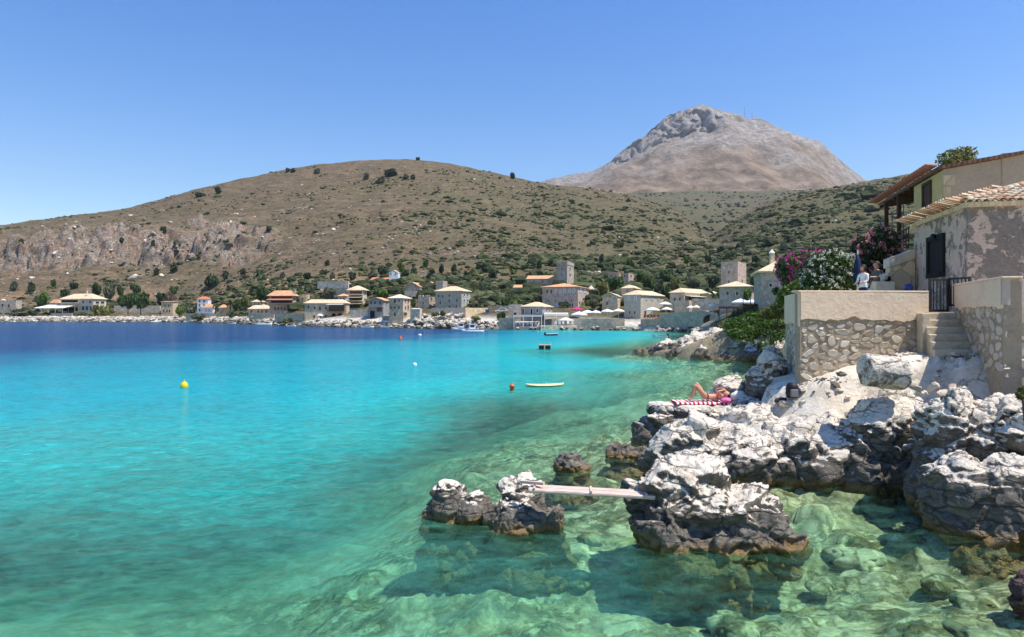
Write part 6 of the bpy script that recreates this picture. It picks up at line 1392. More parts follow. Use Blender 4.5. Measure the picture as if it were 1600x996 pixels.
def bushy(name, label, lob, nleaf, leaf, mat, flower=None, nf=0, fs=0.08, seed=1, cat="shrub", stems=6):
    """lob: list of (px, py, D, rx, ry, rz) lobes; a leafy crown, its blossoms and stems"""
    L = [(tuple(P(a, b, d)), (rx, ry, rz)) for a, b, d, rx, ry, rz in lob]
    c = sum((Vector(q[0]) for q in L), Vector()) / len(L); zb = min(q[0][2] - q[1][2] for q in L); base = Vector((c.x, c.y, zb)); r = empty(name, base, label, cat)
    V, Fc = clump(nleaf, L, leaf, seed, shell=0.35, elong=2.2); me = mesh_np("crown", V - np.array(base), Fc); me.materials.append(LM[mat]); link(bpy.data.objects.new("crown", me), r)
    if flower:
        g = np.random.default_rng(seed + 5); k = max(1, nf // 9)
        V, _ = clump(k, L, 0.001, seed + 9, shell=0.97); cen = V.reshape(-1, 4, 3).mean(1)
        cen = cen[cen[:, 2] > zb + 0.15 * (max(q[0][2] + q[1][2] for q in L) - zb)]
        lob2 = [(tuple(q), (fs * 1.5,) * 3) for q in cen]
        V, Fc = clump(nf, lob2, fs, seed + 7, shell=0.2, elong=1.1); me = mesh_np("blossoms", V - np.array(base), Fc); me.materials.append(FM[flower]); link(bpy.data.objects.new("blossoms", me), r)
    mb = MB(); g = random.Random(seed)
    for k in range(stems):
        q = Vector(L[k % len(L)][0]); mb.tube(base + Vector((g.uniform(-.2, .2), g.uniform(-.2, .2), -0.6)), q, 0.03, 0.015, 5)
    mb.build("stems", MT_['pole'], r); return r
bushy("oleander", "tall pink-flowering oleander in front of the timber balcony", [(1355, 395, 31, .75, .8, .8), (1375, 380, 31, .8, .8, .75), (1388, 408, 31, .7, .7, .8), (1350, 420, 31, .7, .7, .8), (1372, 430, 31, .8, .7, .8), (1390, 434, 31.5, .6, .6, .6), (1345, 384, 31, .4, .5, .5)], 9000, 0.085, 'dark', 'pink', 3600, 0.075, 3)
bushy("oleander", "rounded white-flowering oleander above the terrace wall", [(1300, 412, 28, .75, .7, .6), (1318, 420, 28, .6, .6, .65), (1283, 424, 28, .6, .6, .6), (1312, 440, 28, .8, .7, .6), (1290, 445, 28, .8, .7, .55), (1272, 440, 28, .5, .6, .5)], 7500, 0.085, 'green', 'white', 5600, 0.055, 5)
bushy("bougainvillea", "magenta bougainvillea spilling over the chimneyed house's roof", [(1240, 412, 44, 1.2, 1.2, .55), (1258, 404, 44, 1.1, 1.0, .5), (1232, 425, 44, .8, .8, .6), (1262, 420, 44, 1.2, 1.0, .7), (1228, 438, 44, .35, .4, .5), (1246, 432, 44, .7, .6, .6), (1213, 455, 44.5, .28, .3, .25), (1280, 402, 44, .7, .8, .4)], 6000, 0.12, 'green', 'magenta', 3000, 0.11, 7)
bushy("shrub", "bronze-tipped shrub between bougainvillea and white oleander", [(1274, 415, 36, .7, .7, .7), (1266, 432, 36, .8, .7, .7), (1282, 436, 36, .7, .7, .7)], 4200, 0.11, 'olive', 'pink', 260, 0.06, 9)
bushy("shrub", "bright green shrub spilling along the terrace edge below the bougainvillea", [(1262, 450, 30, .8, .7, .45), (1280, 448, 30, .7, .7, .5), (1244, 458, 30, .7, .6, .4), (1230, 466, 30, .5, .5, .35)], 4500, 0.10, 'bright', None, 0, 0.06, 11)
bushy("tree", "wispy green tree showing above the balcony house roof", [(1480, 250, 36, .55, .6, .5), (1495, 244, 36, .7, .7, .5), (1512, 243, 36, .45, .5, .55), (1490, 256, 36, .8, .7, .4), (1505, 254, 36, .7, .6, .4)], 1000, 0.11, 'yellow', None, 0, 0.06, 13, cat="tree", stems=9)
# ice-plant mat on the bank above the reef
L = []
gg = random.Random(3)
for k in range(150):
    px = gg.uniform(1145, 1238); D = gg.uniform(55, 66); f = (px - 1140) / 88; x = GX(px, D); z = float(land_z(np.array([x]), np.array([D]))[0])
    if z > 0.9: L.append(((x, D, z + 0.1), (gg.uniform(.7, 1.6), gg.uniform(.7, 1.4), gg.uniform(.2, .5))))
V, Fc = clump(26000, L, 0.14, 41, shell=0.3, elong=2.0); me = mesh_np("ground_cover", V, Fc); me.materials.append(LM['bright']); tag(link(bpy.data.objects.new("ground_cover", me)), "fleshy bright green ground cover on the bank above the reef", "ground cover", kind="stuff")
bushy("shrub", "grey-green bush at the top of the bank left of the chimneyed house", [(1158, 494, 66, 1.0, 1.0, .9), (1168, 489, 66, 1.0, 1.0, .9), (1150, 502, 65, .8, .8, .7)], 4200, 0.18, 'olive', None, 0, .1, 17)
bushy("shrub", "dark bush on the bank below the chimneyed house", [(1178, 487, 63, .7, .7, .7), (1186, 489, 62, .6, .6, .6)], 2600, 0.16, 'olive', None, 0, .1, 19)
bushy("shrub", "yellowing shrub along the foot of the chimneyed house", [(1200, 490, 55, .9, .8, .5), (1214, 486, 54, .9, .8, .6), (1224, 478, 53, .7, .7, .6)], 3400, 0.13, 'yellow', None, 0, .1, 23)
bushy("rock_plant", "small yellow tuft growing on the crag at the right edge", [(1597, 618, 12.7, .10, .1, .09), (1601, 610, 12.7, .1, .1, .09)], 420, 0.04, 'yellow', None, 0, .1, 29, cat="plant", stems=3)
# closed blue parasol
r = empty("parasol", P(1340, 458, 27), "closed dark blue parasol beside the woman in white", "parasol"); q = Vector(r.location)
MB().tube(q - up * 0.3, q + up * 1.75, 0.025, n=8).build("pole", MT_['wframe'], r)
MB().lathe(q + up * 0.35, [(0.10, 0.0), (0.17, 0.05), (0.16, 0.5), (0.11, 0.95), (0.03, 1.2), (0, 1.22)], 9).build("canopy", plain("navy_canvas", (0.012, 0.025, 0.085), 0.8, 8, 0.3), r, True)
# ---------------------------------------------------------------- people
def body(name, verts, edges, mats, assign, sub=2):
    me = bpy.data.meshes.new(name); me.from_pydata([v[:3] for v in verts], edges, []); o = bpy.data.objects.new(name, me); COL.objects.link(o)
    sk = o.modifiers.new("s", 'SKIN'); sk.use_smooth_shade = True
    for i, v in enumerate(verts): me.skin_vertices[0].data[i].radius = (v[3], v[4] if len(v) > 4 else v[3]); me.skin_vertices[0].data[i].use_root = (i == 0)
    sb = o.modifiers.new("b", 'SUBSURF'); sb.levels = sub; sb.render_levels = sub
    dg = bpy.context.evaluated_depsgraph_get(); e = bpy.data.meshes.new_from_object(o.evaluated_get(dg)); bpy.data.objects.remove(o); bpy.data.meshes.remove(me)
    e.name = name; e.materials.clear()
    for m in mats: e.materials.append(m)
    e.polygons.foreach_set("material_index", [assign(p.center) for p in e.polygons]); return e
SKIN = plain("tanned_skin", (0.56, 0.29, 0.18), 0.55, 20, 0.08, 0.05, pos=False); SKIN2 = plain("sunburnt_skin", (0.60, 0.30, 0.20), 0.5, 20, 0.08, 0.05)
HAIR = plain("dark_hair", (0.02, 0.013, 0.01), 0.6, 30, 0.3)
WHITE_T = plain("white_shirt", (0.78, 0.77, 0.75), 0.9, 14, 0.06); NAVY = plain("navy_cloth", (0.02, 0.03, 0.08), 0.9, 14, 0.2); GREYT = plain("grey_shirt", (0.10, 0.115, 0.115), 0.9, 14, 0.2)
def standing(name, label, base, rz, ht, mats, arm_l, arm_r, skirt=False):
    k = ht / 1.75; r = empty(name, base, label, "person", rz=rz)
    v = [(0, 0, .95, .14, .11), (0, 0, 1.15, .13, .09), (0, .01, 1.38, .17, .10), (0, 0, 1.50, .06), (0, -.01, 1.57, .055),
         (.10, 0, .88, .10), (.11, -.01, .50, .065), (.11, .03, .09, .045), (.11, -.12, .035, .04), (-.10, 0, .88, .10), (-.11, .02, .50, .065), (-.11, .05, .09, .045), (-.11, -.10, .035, .04),
         (.19, 0, 1.42, .055), (*arm_l[0], .042), (*arm_l[1], .03), (*arm_l[2], .035), (-.19, 0, 1.42, .055), (*arm_r[0], .042), (*arm_r[1], .03), (*arm_r[2], .035)]
    e = [(0, 1), (1, 2), (2, 3), (3, 4), (0, 5), (5, 6), (6, 7), (7, 8), (0, 9), (9, 10), (10, 11), (11, 12), (2, 13), (13, 14), (14, 15), (15, 16), (2, 17), (17, 18), (18, 19), (19, 20)]
    me = body("body", [tuple(x * k for x in q) for q in v], e, mats, lambda c: 0 if (c.z > 1.47 * k or (abs(c.x) > 0.27 * k) or c.y < -0.2 * k or c.z < (0.12 if not skirt else 0.45) * k) else (1 if c.z > 0.93 * k else 2))
    link(bpy.data.objects.new("body", me), r)
    hd = bmesh.new(); bmesh.ops.create_icosphere(hd, subdivisions=3, radius=0.1)
    for w in hd.verts:
        w.co.z *= 1.22; w.co.y *= 1.1
        if w.co.y < -0.07 and abs(w.co.x) < 0.018 and -0.035 < w.co.z < 0.02: w.co.y -= 0.025
        if w.co.z < -0.06: w.co.x *= 0.85
        w.co += Vector((0, -.015, 1.66)); w.co *= k
    hm = bpy.data.meshes.new("head"); hd.to_mesh(hm); hd.free(); hm.materials.append(mats[0]); hm.polygons.foreach_set("use_smooth", [True] * len(hm.polygons)); ho = link(bpy.data.objects.new("head", hm), r)
    hd = bmesh.new(); bmesh.ops.create_icosphere(hd, subdivisions=3, radius=0.118)
    bmesh.ops.delete(hd, geom=[w for w in hd.verts if (w.co.y < -0.06 and w.co.z < 0.05) or w.co.z < (-0.2 if skirt else -0.05)], context='VERTS')
    for w in hd.verts: w.co.z *= 1.2; w.co.y *= 1.12; w.co += Vector((0, -.008, 1.67)); w.co *= k
    hm = bpy.data.meshes.new("hair"); hd.to_mesh(hm); hd.free(); hm.materials.append(HAIR); link(bpy.data.objects.new("hair", hm), r); return r
standing("person", "person in a white top with dark hair standing beside the closed blue parasol", (*P(1349, 489, 23.5)[:2], 4.03), R(-70), 1.62, [SKIN, WHITE_T, NAVY], [(.24, -.05, 1.16), (.16, -.26, 1.10), (.12, -.34, 1.10)], [(-.25, -.03, 1.15), (-.20, -.22, 1.05), (-.18, -.30, 1.05)], True)
standing("person", "person in a dark shirt reaching one arm towards the person in white", (*P(1370, 489, 23.8)[:2], 4.03), R(-75), 1.76, [SKIN, GREYT, NAVY], [(.24, -.12, 1.22), (.20, -.38, 1.22), (.18, -.47, 1.22)], [(-.25, .03, 1.15), (-.26, -.08, .92), (-.25, -.12, .84)])
# sunbather on the ledge
ZL = 1.22
rock("rock_ledge", "flat pale rock ledge the sunbather lies on", [(GX(p_, d_), d_, ZL - 0.22, rx_, ry_, 0.30) for p_, d_, rx_, ry_ in ((1030, 20.9, .35, .4), (1045, 20.7, .5, .5), (1070, 20.6, .6, .58), (1095, 20.6, .6, .6), (1120, 20.6, .6, .6), (1142, 20.6, .5, .6))], 0.03, 151, 0.6, 0.28, 0.7, cat="ledge", whiteness=0.35, flat_top=ZL - 0.03)
mt = NT("red_white_stripes"); vx = mt.n("ShaderNodeSeparateXYZ", None, Vector=mt.pos()).outputs[0]; nx = mt.noise(mt.pos(), 3.0, 2)
ph = mt.math('FRACT', mt.math('MULTIPLY', mt.math('ADD', vx, mt.math('MULTIPLY', nx.outputs[0], 0.12)), 7.2)); cc = mt.ramp(ph, [(0.0, (0.50, 0.02, 0.04)), (0.5, (0.78, 0.76, 0.74))], 'CONSTANT'); mt.pbr(cc.outputs[0], 0.95, None, 0.1)
gx_, gy_ = np.meshgrid(np.linspace(4.98, 6.62, 60), np.linspace(20.22, 20.95, 24)); tz = ZL + 0.055 + 0.02 * fbm(p2(gx_ * 5, gy_ * 5), 3, 7)
tz = tz - 0.05 * np.clip((20.27 - gy_.ravel()) / 0.05, 0, 1); me = mesh_np("beach_towel", np.stack([gx_.ravel(), gy_.ravel(), tz], 1), grid_faces(*gx_.shape), True); me.materials.append(mt.mat)
o = link(bpy.data.objects.new("beach_towel", me)); so = o.modifiers.new("s", 'SOLIDIFY'); so.thickness = 0.045; so.offset = -1; tag(o, "red and white striped beach towel under the sunbather", "towel")
r = empty("person", (5.95, 20.6, ZL + 0.09), "sunbather in a swimsuit lying on the striped towel with knees raised", "person")
b0 = ZL + 0.06 + 0.02
v = [(5.99, 20.58, b0 + .11, .13, .10), (6.16, 20.58, b0 + .11, .105, .085), (6.36, 20.58, b0 + .13, .135, .095), (6.48, 20.58, b0 + .14, .06), (6.53, 20.58, b0 + .15, .055),
     (5.93, 20.49, b0 + .13, .095), (5.60, 20.44, b0 + .50, .065), (5.50, 20.44, b0 + .08, .045), (5.40, 20.44, b0 + .04, .038), (5.93, 20.67, b0 + .13, .095), (5.72, 20.72, b0 + .54, .065), (5.60, 20.74, b0 + .08, .045), (5.50, 20.74, b0 + .04, .038),
     (6.40, 20.42, b0 + .15, .05), (6.28, 20.36, b0 + .30, .038), (6.47, 20.42, b0 + .33, .03), (6.55, 20.46, b0 + .33, .034), (6.40, 20.74, b0 + .15, .05), (6.36, 20.80, b0 + .32, .038), (6.52, 20.72, b0 + .35, .03), (6.59, 20.68, b0 + .33, .034)]
e = [(0, 1), (1, 2), (2, 3), (3, 4), (0, 5), (5, 6), (6, 7), (7, 8), (0, 9), (9, 10), (10, 11), (11, 12), (2, 13), (13, 14), (14, 15), (15, 16), (2, 17), (17, 18), (18, 19), (19, 20)]
SWIM = plain("dark_swimsuit", (0.03, 0.03, 0.035), 0.8, 12, 0.2); SWR = plain("red_swimsuit", (0.42, 0.02, 0.03), 0.8, 12, 0.2)
me = body("body", v, e, [SKIN2, SWIM, SWR], lambda c: 1 if (5.97 < c.x < 6.03 and c.z < b0 + .24) else (2 if (6.27 < c.x < 6.42 and c.z < b0 + .245 and 20.46 < c.y < 20.70) else 0))
V = np.array([q.co[:] for q in me.vertices]) - np.array(r.location); me.vertices.foreach_set("co", V.astype(np.float32).ravel()); link(bpy.data.objects.new("body", me), r)
hd = bmesh.new(); bmesh.ops.create_icosphere(hd, subdivisions=3, radius=0.1)
for w in hd.verts:
    w.co.x *= 1.2; w.co.z *= 1.08
    if w.co.z > 0.07 and abs(w.co.y) < 0.02 and -0.03 < w.co.x < 0.02: w.co.z += 0.025
    w.co += Vector((6.62, 20.58, b0 + .17)) - r.location
hm = bpy.data.meshes.new("head"); hd.to_mesh(hm); hd.free(); hm.materials.append(SKIN2); hm.polygons.foreach_set("use_smooth", [True] * len(hm.polygons)); link(bpy.data.objects.new("head", hm), r)
hd = bmesh.new(); bmesh.ops.create_icosphere(hd, subdivisions=3, radius=0.115); bmesh.ops.delete(hd, geom=[w for w in hd.verts if w.co.x < -0.02 or (w.co.z > 0.05 and w.co.x < 0.04)], context='VERTS')
for w in hd.verts: w.co.x *= 1.2; w.co += Vector((6.63, 20.58, b0 + .165)) - r.location
hm = bpy.data.meshes.new("hair"); hd.to_mesh(hm); hd.free(); hm.materials.append(HAIR); link(bpy.data.objects.new("hair", hm), r)
lump("pink_shirt", "crumpled bright pink shirt beside the sunbather's head", "shirt", (6.50, 20.22, ZL + 0.12), (0.30, 0.18, 0.17), plain("hot_pink_cloth", (0.75, 0.16, 0.42), 0.9, 8, 0.25), 21, amp=0.5)
lump("white_towel", "crumpled white towel on the rock above the sunbather's head", "towel", (6.95, 20.5, ZL + 0.22), (0.5, 0.3, 0.34), plain("white_towelling", (0.76, 0.73, 0.71), 0.95, 9, 0.1), 23, amp=0.5)
# ---------------------------------------------------------------- things afloat
M_HULL = plain("white_boat_paint", (0.78, 0.78, 0.77), 0.4, 4, 0.06, spec=0.5, pos=False); M_BLUEH = plain("blue_boat_paint", (0.05, 0.12, 0.30), 0.4, 4, 0.1, spec=0.5, pos=False); M_DKH = plain("dark_boat_paint", (0.03, 0.03, 0.035), 0.5, 4, 0.2, pos=False); M_DECK = plain("varnished_boat_wood", (0.34, 0.20, 0.10), 0.5, 6, 0.2, pos=False)
def boat(label, px, yw, Lpx, rz, hull=None, cabin=False, stripe=None, bench=2, W=0.36, Hh=0.17, motor=False, L=None, canopy=None):
    D = EYE * F / (yw - HZ); Lm = L or Lpx * D / F; W *= Lm; Hh *= Lm; base = Vector((GX(px, D), D, 0)); r = empty("boat", base, label, "boat", rz=rz); S = []; n = 9
    prof = [(-.5, .82, .0), (-.3, .96, 0), (-.05, 1, .02), (.18, .9, .06), (.36, .58, .16), (.46, .25, .27), (.505, .02, .36)]
    vs = []
    for x, w, sh in prof:
        for k in range(n):
            t = math.pi * k / (n - 1); cx = math.cos(t); sz = math.sin(t) ** 0.6
            vs.append((x * Lm * (1 - 0.04 * sz), cx * w * W / 2, Hh * (0.75 + sh) - (Hh * (1.15 + sh * 0.7)) * sz))
    fs = [(i * n + k, i * n + k + 1, (i + 1) * n + k + 1, (i + 1) * n + k) for i in range(len(prof) - 1) for k in range(n - 1)] + [tuple(range(n))]
    mb = MB(); mb.v = vs; mb.f = fs; mb.m = [0] * len(fs)
    def put(mb, name, mat, smooth=False):
        me = bpy.data.meshes.new(name); me.from_pydata([tuple(v) for v in mb.v], [], mb.f); me.materials.append(mat); bm = bmesh.new(); bm.from_mesh(me); bmesh.ops.recalc_face_normals(bm, faces=bm.faces); bm.to_mesh(me); bm.free()
        if smooth: me.polygons.foreach_set("use_smooth", [True] * len(me.polygons))
        return link(bpy.data.objects.new(name, me), r)
    o = put(mb, "hull", hull or M_HULL, True); so = o.modifiers.new("s", 'SOLIDIFY'); so.thickness = 0.04
    mb = MB(); mb.prism([(x * Lm, s * w * W / 2 * 0.93, Hh * 0.28) for s, seq in ((1, prof[:-1]), (-1, prof[:-1][::-1])) for x, w, sh in seq], (0, 0, 0.04)); put(mb, "deck", M_DECK)
    for k in range(bench): MB_ = MB().box(((-.28 + .3 * k) * Lm, 0, Hh * 0.55), (0.08 * Lm, W * 0.85, 0.05)); put(MB_, "bench", M_DECK)
    mb = MB()
    for s in (1, -1):
        for a, b in zip(prof[:-1], prof[1:]): mb.tube((a[0] * Lm, s * a[1] * W / 2, Hh * (.76 + a[2])), (b[0] * Lm, s * b[1] * W / 2, Hh * (.76 + b[2])), 0.035, n=5)
    put(mb, "gunwale", stripe or M_DECK)
    if cabin:
        mb = MB(); mb.box((0.02 * Lm, 0, Hh * 1.25), (0.28 * Lm, W * 0.6, Hh * 1.5)); put(mb, "cabin", M_HULL); mb = MB(); mb.box((0.02 * Lm, 0, Hh * 2.05), (0.36 * Lm, W * 0.72, 0.07)); put(mb, "cabin_roof", M_HULL)
        for s in (-1, 1): mb = MB(); mb.box((0.03 * Lm, s * W * 0.302, Hh * 1.55), (0.18 * Lm, 0.02, Hh * 0.55)); put(mb, "window", MT_['glass'])
        mb = MB(); mb.box((0.162 * Lm, 0, Hh * 1.55), (0.02, W * 0.45, Hh * 0.55)); put(mb, "windscreen", MT_['glass'])
        mb = MB(); mb.tube((-.36 * Lm, 0, Hh * .5), (-.36 * Lm, 0, Hh * 3.2), 0.04, n=6); put(mb, "mast", M_DECK)
    if motor: mb = MB(); mb.box((-.53 * Lm, 0, Hh * 0.75), (0.3, 0.28, 0.55)); put(mb, "outboard_motor", M_DKH)
    if canopy: mb = MB(); mb.box((0, 0, Hh * 3.0), (0.5 * Lm, W * 0.9, 0.06)); [mb.tube((sx * .22 * Lm, sy * W * .4, Hh * .6), (sx * .22 * Lm, sy * W * .4, Hh * 3.0), 0.03, n=5) for sx in (-1, 1) for sy in (-1, 1)]; put(mb, "canopy", canopy)
    return r
boat("white fishing boat with cabin, the nearer of the moored pair", 738, 519.5, 36, R(200), cabin=True, stripe=M_BLUEH); boat("white fishing boat moored behind the nearer cabin boat", 721, 516.5, 32, R(190), cabin=True, stripe=M_DKH)
boat("white motorboat moored by the sandy bank right of the fishing boats", 773, 514.3, 24, R(10), motor=True, bench=1); boat("small dark-hulled skiff with an outboard, left of the bright platform", 862, 524.5, 20, R(8), hull=M_DKH, stripe=M_HULL, motor=True)
boat("tiny white dinghy in front of the tavern shelter", 836, 519.5, 10, R(170), bench=1); boat("white rowing boat moored near the culvert shore", 1031, 527.5, 24, R(185), motor=True)
boat("small white boat below the grey-blue boathouse", 574, 512.6, 20, R(5), bench=1); boat("pale covered boat right of the boathouse jetty", 604, 511.8, 17, R(3), canopy=MT_['canvas2']); boat("long white boat drawn up below the single-storey cottage", 413, 508.6, 26, R(-8), bench=1)
boat("little white boat below the red-roofed guesthouse", 455, 510.6, 14, R(0), bench=1); boat("white boat with pink canopy off the pebble shore", 362, 506.3, 13, R(10), canopy=MT_['magenta'])
def floatat(px, yw): D = EYE * F / (yw - HZ); return Vector((GX(px, D), D, 0))
M_YB = plain("yellow_plastic", (0.78, 0.58, 0.01), 0.4, 6, 0.06, spec=0.5); M_OB = plain("orange_plastic", (0.66, 0.10, 0.02), 0.45, 6, 0.1, spec=0.5)
q = floatat(288, 606); r = empty("buoy", q, "yellow round mooring buoy floating on the turquoise water", "buoy"); MB().lathe(q, [(0.0, -.16), (.12, -.13), (.19, 0), (.20, .10), (.17, .22), (.09, .31), (0, .33)], 18).build("float", M_YB, r, True); MB().tube(q + up * .31, q + up * .44, .03, n=8).build("eye", M_YB, r)
q = floatat(800, 611); r = empty("buoy", q, "orange-red cylindrical buoy left of the yellow board", "buoy"); MB().lathe(q, [(0, -.1), (.10, -.1), (.11, 0), (.11, .2), (.15, .22), (.15, .26), (.05, .36), (0, .37)], 14).build("float", M_OB, r, True); MB().tube(q + up * .35, q + up * .44, .02, n=6).build("eye", M_OB, r)
q = floatat(648, 572); r = empty("buoy", q, "small white ball buoy in mid bay", "buoy"); MB().lathe(q, [(0, -.1), (.14, -.05), (.17, .08), (.13, .2), (0, .26)], 12).build("float", M_HULL, r, True); MB().tube(q + up * .24, q + up * .32, .025, n=6).build("eye", M_OB, r)
q = floatat(626, 530.5); r = empty("buoy", q, "orange cone buoy off the three-storey house", "buoy"); MB().lathe(q, [(0, -.1), (.26, -.1), (.28, .1), (.09, .48), (0, .55)], 12).build("float", M_OB, r); MB().tube(q + up * .5, q + up * .65, .03, n=6).build("eye", M_OB, r)
q = floatat(656, 524.5); r = empty("buoy", q, "tiny white buoy beyond the orange cone buoy", "buoy"); MB().lathe(q, [(0, -.1), (.3, -.05), (.34, .1), (.2, .25), (0, .3)], 12).build("float", M_HULL, r, True)
q = floatat(851, 546); r = empty("raft", q, "small square floating raft with dark sides and tan top", "raft"); MB().prism([q + Vector((sx * .62, sy * .5, -.1)) for sx, sy in ((-1, -1), (1, -1), (1, 1), (-1, 1))], (0, 0, .5)).build("hull", M_DKH, r, bevel=.05); MB().box(q + up * .46, (1.4, 1.15, .1)).build("deck", plain("tan_boards", (.50, .34, .18), .8, 8, .2), r, bevel=.02)
for sx in (-1, 1): MB().tube(q + Vector((sx * .6, -.45, .5)), q + Vector((sx * .6, -.45, .62)), .05, n=8).build("bollard", M_HULL, r)
MB().tube(q + Vector((-.05, -.6, .5)), q + Vector((-.05, -.62, -.05)), .07, n=8).build("fender", plain("tan_fender", (.6, .45, .25), .8, 8, .1), r)
q = floatat(851, 604); M_BD = plain("pale_yellow_board", (.72, .70, .32), .4, 3, .06, spec=.5); vs = []; fs = []; n = 10; st_ = [(-1, .03), (-.93, .18), (-.75, .3), (-.4, .38), (0, .40), (.4, .38), (.72, .31), (.92, .2), (1, .05)]
ax = Vector((.985, .17, 0)); ay = Vector((-.17, .985, 0))
for x, w in st_:
    for k in range(n): t = 6.283 * k / n; vs.append(q + ax * (x * 1.06) + ay * (w * math.cos(t)) + up * (.07 + .055 * math.sin(t) + .06 * abs(x) ** 3))
for i in range(len(st_) - 1):
    for k in range(n): fs.append((i * n + k, i * n + (k + 1) % n, (i + 1) * n + (k + 1) % n, (i + 1) * n + k))
fs += [tuple(range(n)), tuple(range((len(st_) - 1) * n, len(st_) * n))]; r = empty("paddle_board", q, "pale yellow paddle board drifting on the turquoise water", "board"); MB().add(vs, fs).build("board", M_BD, r, True)
for k in range(4): MB().box(q + ax * (.1 + .17 * k) + up * .145, (.07, .1, .05), (ax, ay, up)).build("grip", M_HULL, r, bevel=.015)
# parked car and blue bin by the retaining wall
r = empty("parked_car", P(785, 489.5, 184), "white car parked above the dark bush", "car"); q = Vector(r.location)
side = [(-2, .3), (-2.05, .75), (-1.2, .9), (-.7, 1.4), (.7, 1.42), (1.25, .95), (1.95, .85), (2.05, .35)]; MB().prism([q + Vector((x, -.8, z)) for x, z in side], (0, 1.6, 0)).build("body", M_HULL, r, bevel=.08)
MB().prism([q + Vector((x, -.815, z)) for x, z in ((-1.0, .93), (-.62, 1.32), (.62, 1.34), (1.05, .97))], (0, 1.63, 0)).build("window", MT_['glass'], r)
for x in (-1.3, 1.3): MB().tube(q + Vector((x, -.84, .32)), q + Vector((x, .84, .32)), .32, n=14).build("wheel", M_DKH, r)
r = empty("bin", P(761.5, 489.5, 180), "blue rubbish container at the end of the sandy retaining wall", "bin"); q = Vector(r.location); MB().prism([q + Vector((sx * .5, sy * .4, 0.1)) for sx, sy in ((-1, -1), (1, -1), (1, 1), (-1, 1))], (0, 0, .75)).build("body", plain("blue_plastic", (.03, .08, .26), .5, 4, .1), r, bevel=.05); MB().box(q + up * .91, (1.12, .92, .1)).build("lid", plain("blue_lid", (.04, .10, .32), .5, 4, .1), r, bevel=.03)
# ---------------------------------------------------------------- shore boulders along the village
def low_rock(seed, sub=3):
    bm = bmesh.new(); bmesh.ops.create_icosphere(bm, subdivisions=sub, radius=1.0); V = np.array([v.co[:] for v in bm.verts]); f1, f2, cid = worley(V * 1.3 + seed, seed); w = fbm(V * 1.7 + seed, 3, seed)
    for v, a, b, c in zip(bm.verts, cid, w, np.exp(-(f2 - f1) / .12)): v.co = v.co * (1 + .45 * (a - .5) + .3 * b - .18 * c)
    me = bpy.data.meshes.new("shore_boulder"); bm.to_mesh(me); bm.free(); V = np.array([v.co[:] for v in me.vertices])
    attr(me, "white", np.clip(.26 + .5 * V[:, 2] + .4 * fbm(V * 3, 3, seed + 1), 0, 1)); attr(me, "wet", np.clip((-.45 - V[:, 2]) / .2, 0, 1)); attr(me, "crack", np.clip(np.exp(-(f2 - f1) / .1) - .35, 0, 1)); me.materials.append(MROCK); return me
LOWR = [low_rock(400 + 3 * k) for k in range(6)]
gg = random.Random(11); ZB = []
def far_boulder(px, py, D, s, label, group):
    o = link(bpy.data.objects.new("shore_boulder", LOWR[gg.randrange(6)])); o.location = P(px, py, D); o.scale = (s * gg.uniform(.8, 1.4), s * gg.uniform(.7, 1.1), s * gg.uniform(.55, .95)); o.rotation_euler = (gg.uniform(-.3, .3), gg.uniform(-.3, .3), gg.random() * 6.28); tag(o, label, "boulder", group)
for k in range(66):
    px = gg.uniform(648, 728); f = gg.random(); D = 169 + (700 - px) * 0.08 + 7 * f; far_boulder(px, 513 - 19 * f + gg.uniform(-1, 1), D, gg.uniform(.6, 1.3), "grey-white boulder piled below the big three-storey house", "boulders below the three-storey house")
for k in range(36):
    px = gg.uniform(728, 802); f = gg.random(); D = 166 + (740 - px) * .07 + 5 * f; far_boulder(px, 514 - 11 * f, D, gg.uniform(.4, .9), "pale boulder on the bank behind the fishing boats", "boulders behind the fishing boats")
for k in range(34):
    px = gg.uniform(1028, 1125); f = gg.random(); D = 150 - (px - 1028) * 0.22 + 3 * f; far_boulder(px, 518.5 - 7 * f + (px - 1028) * .01, D - 3, gg.uniform(.4, 1.0), "pale boulder at the foot of the harbour wall near the culvert", "boulders by the culvert")
for k in range(40):
    px = gg.uniform(520, 650); f = gg.random(); D = 192 - (px - 520) * 0.09 + 4 * f; far_boulder(px, 511.5 - 9 * f, D, gg.uniform(.5, 1.1), "pale rock on the shore between arched house and boulder pile", "rocks on the western village shore")
for k in range(24):
    px = gg.uniform(806, 1000); far_boulder(px, gg.uniform(512.5, 515.5), 153 + (900 - px) * .02, gg.uniform(.3, .6), "small dark-footed rock along the tavern quay", "rocks along the tavern quay")
# the long pebble shore in the west: too many to count
TV = np.array([v.co[:] for v in LOWR[0].vertices]); bm = bmesh.new(); bmesh.ops.create_icosphere(bm, subdivisions=1, radius=1.0); tv = np.array([v.co[:] for v in bm.verts]); tf = np.array([[v.index for v in f.verts] for f in bm.faces]); bm.free()
def scatter(name, P3, S, Rz, tmpl, mat, label, cat, jitter=0.25, seed=0, attrs=None):
    n = len(P3); g = np.random.default_rng(seed); c, s = np.cos(Rz), np.sin(Rz); k = len(tv)
    T = tv[None] * (1 + jitter * g.normal(size=(n, k, 1))); T = T * S[:, None, :]
    V = np.stack([T[..., 0] * c[:, None] - T[..., 1] * s[:, None], T[..., 0] * s[:, None] + T[..., 1] * c[:, None], T[..., 2]], -1) + P3[:, None, :]
    Fc = (tf[None] + (np.arange(n) * k)[:, None, None]).reshape(-1, 3); me = mesh_np(name, V.reshape(-1, 3), Fc, False); me.materials.append(mat)
    for a, x in (attrs or {}).items(): attr(me, a, np.repeat(x, k))
    return tag(link(bpy.data.objects.new(name, me)), label, cat, kind="stuff")
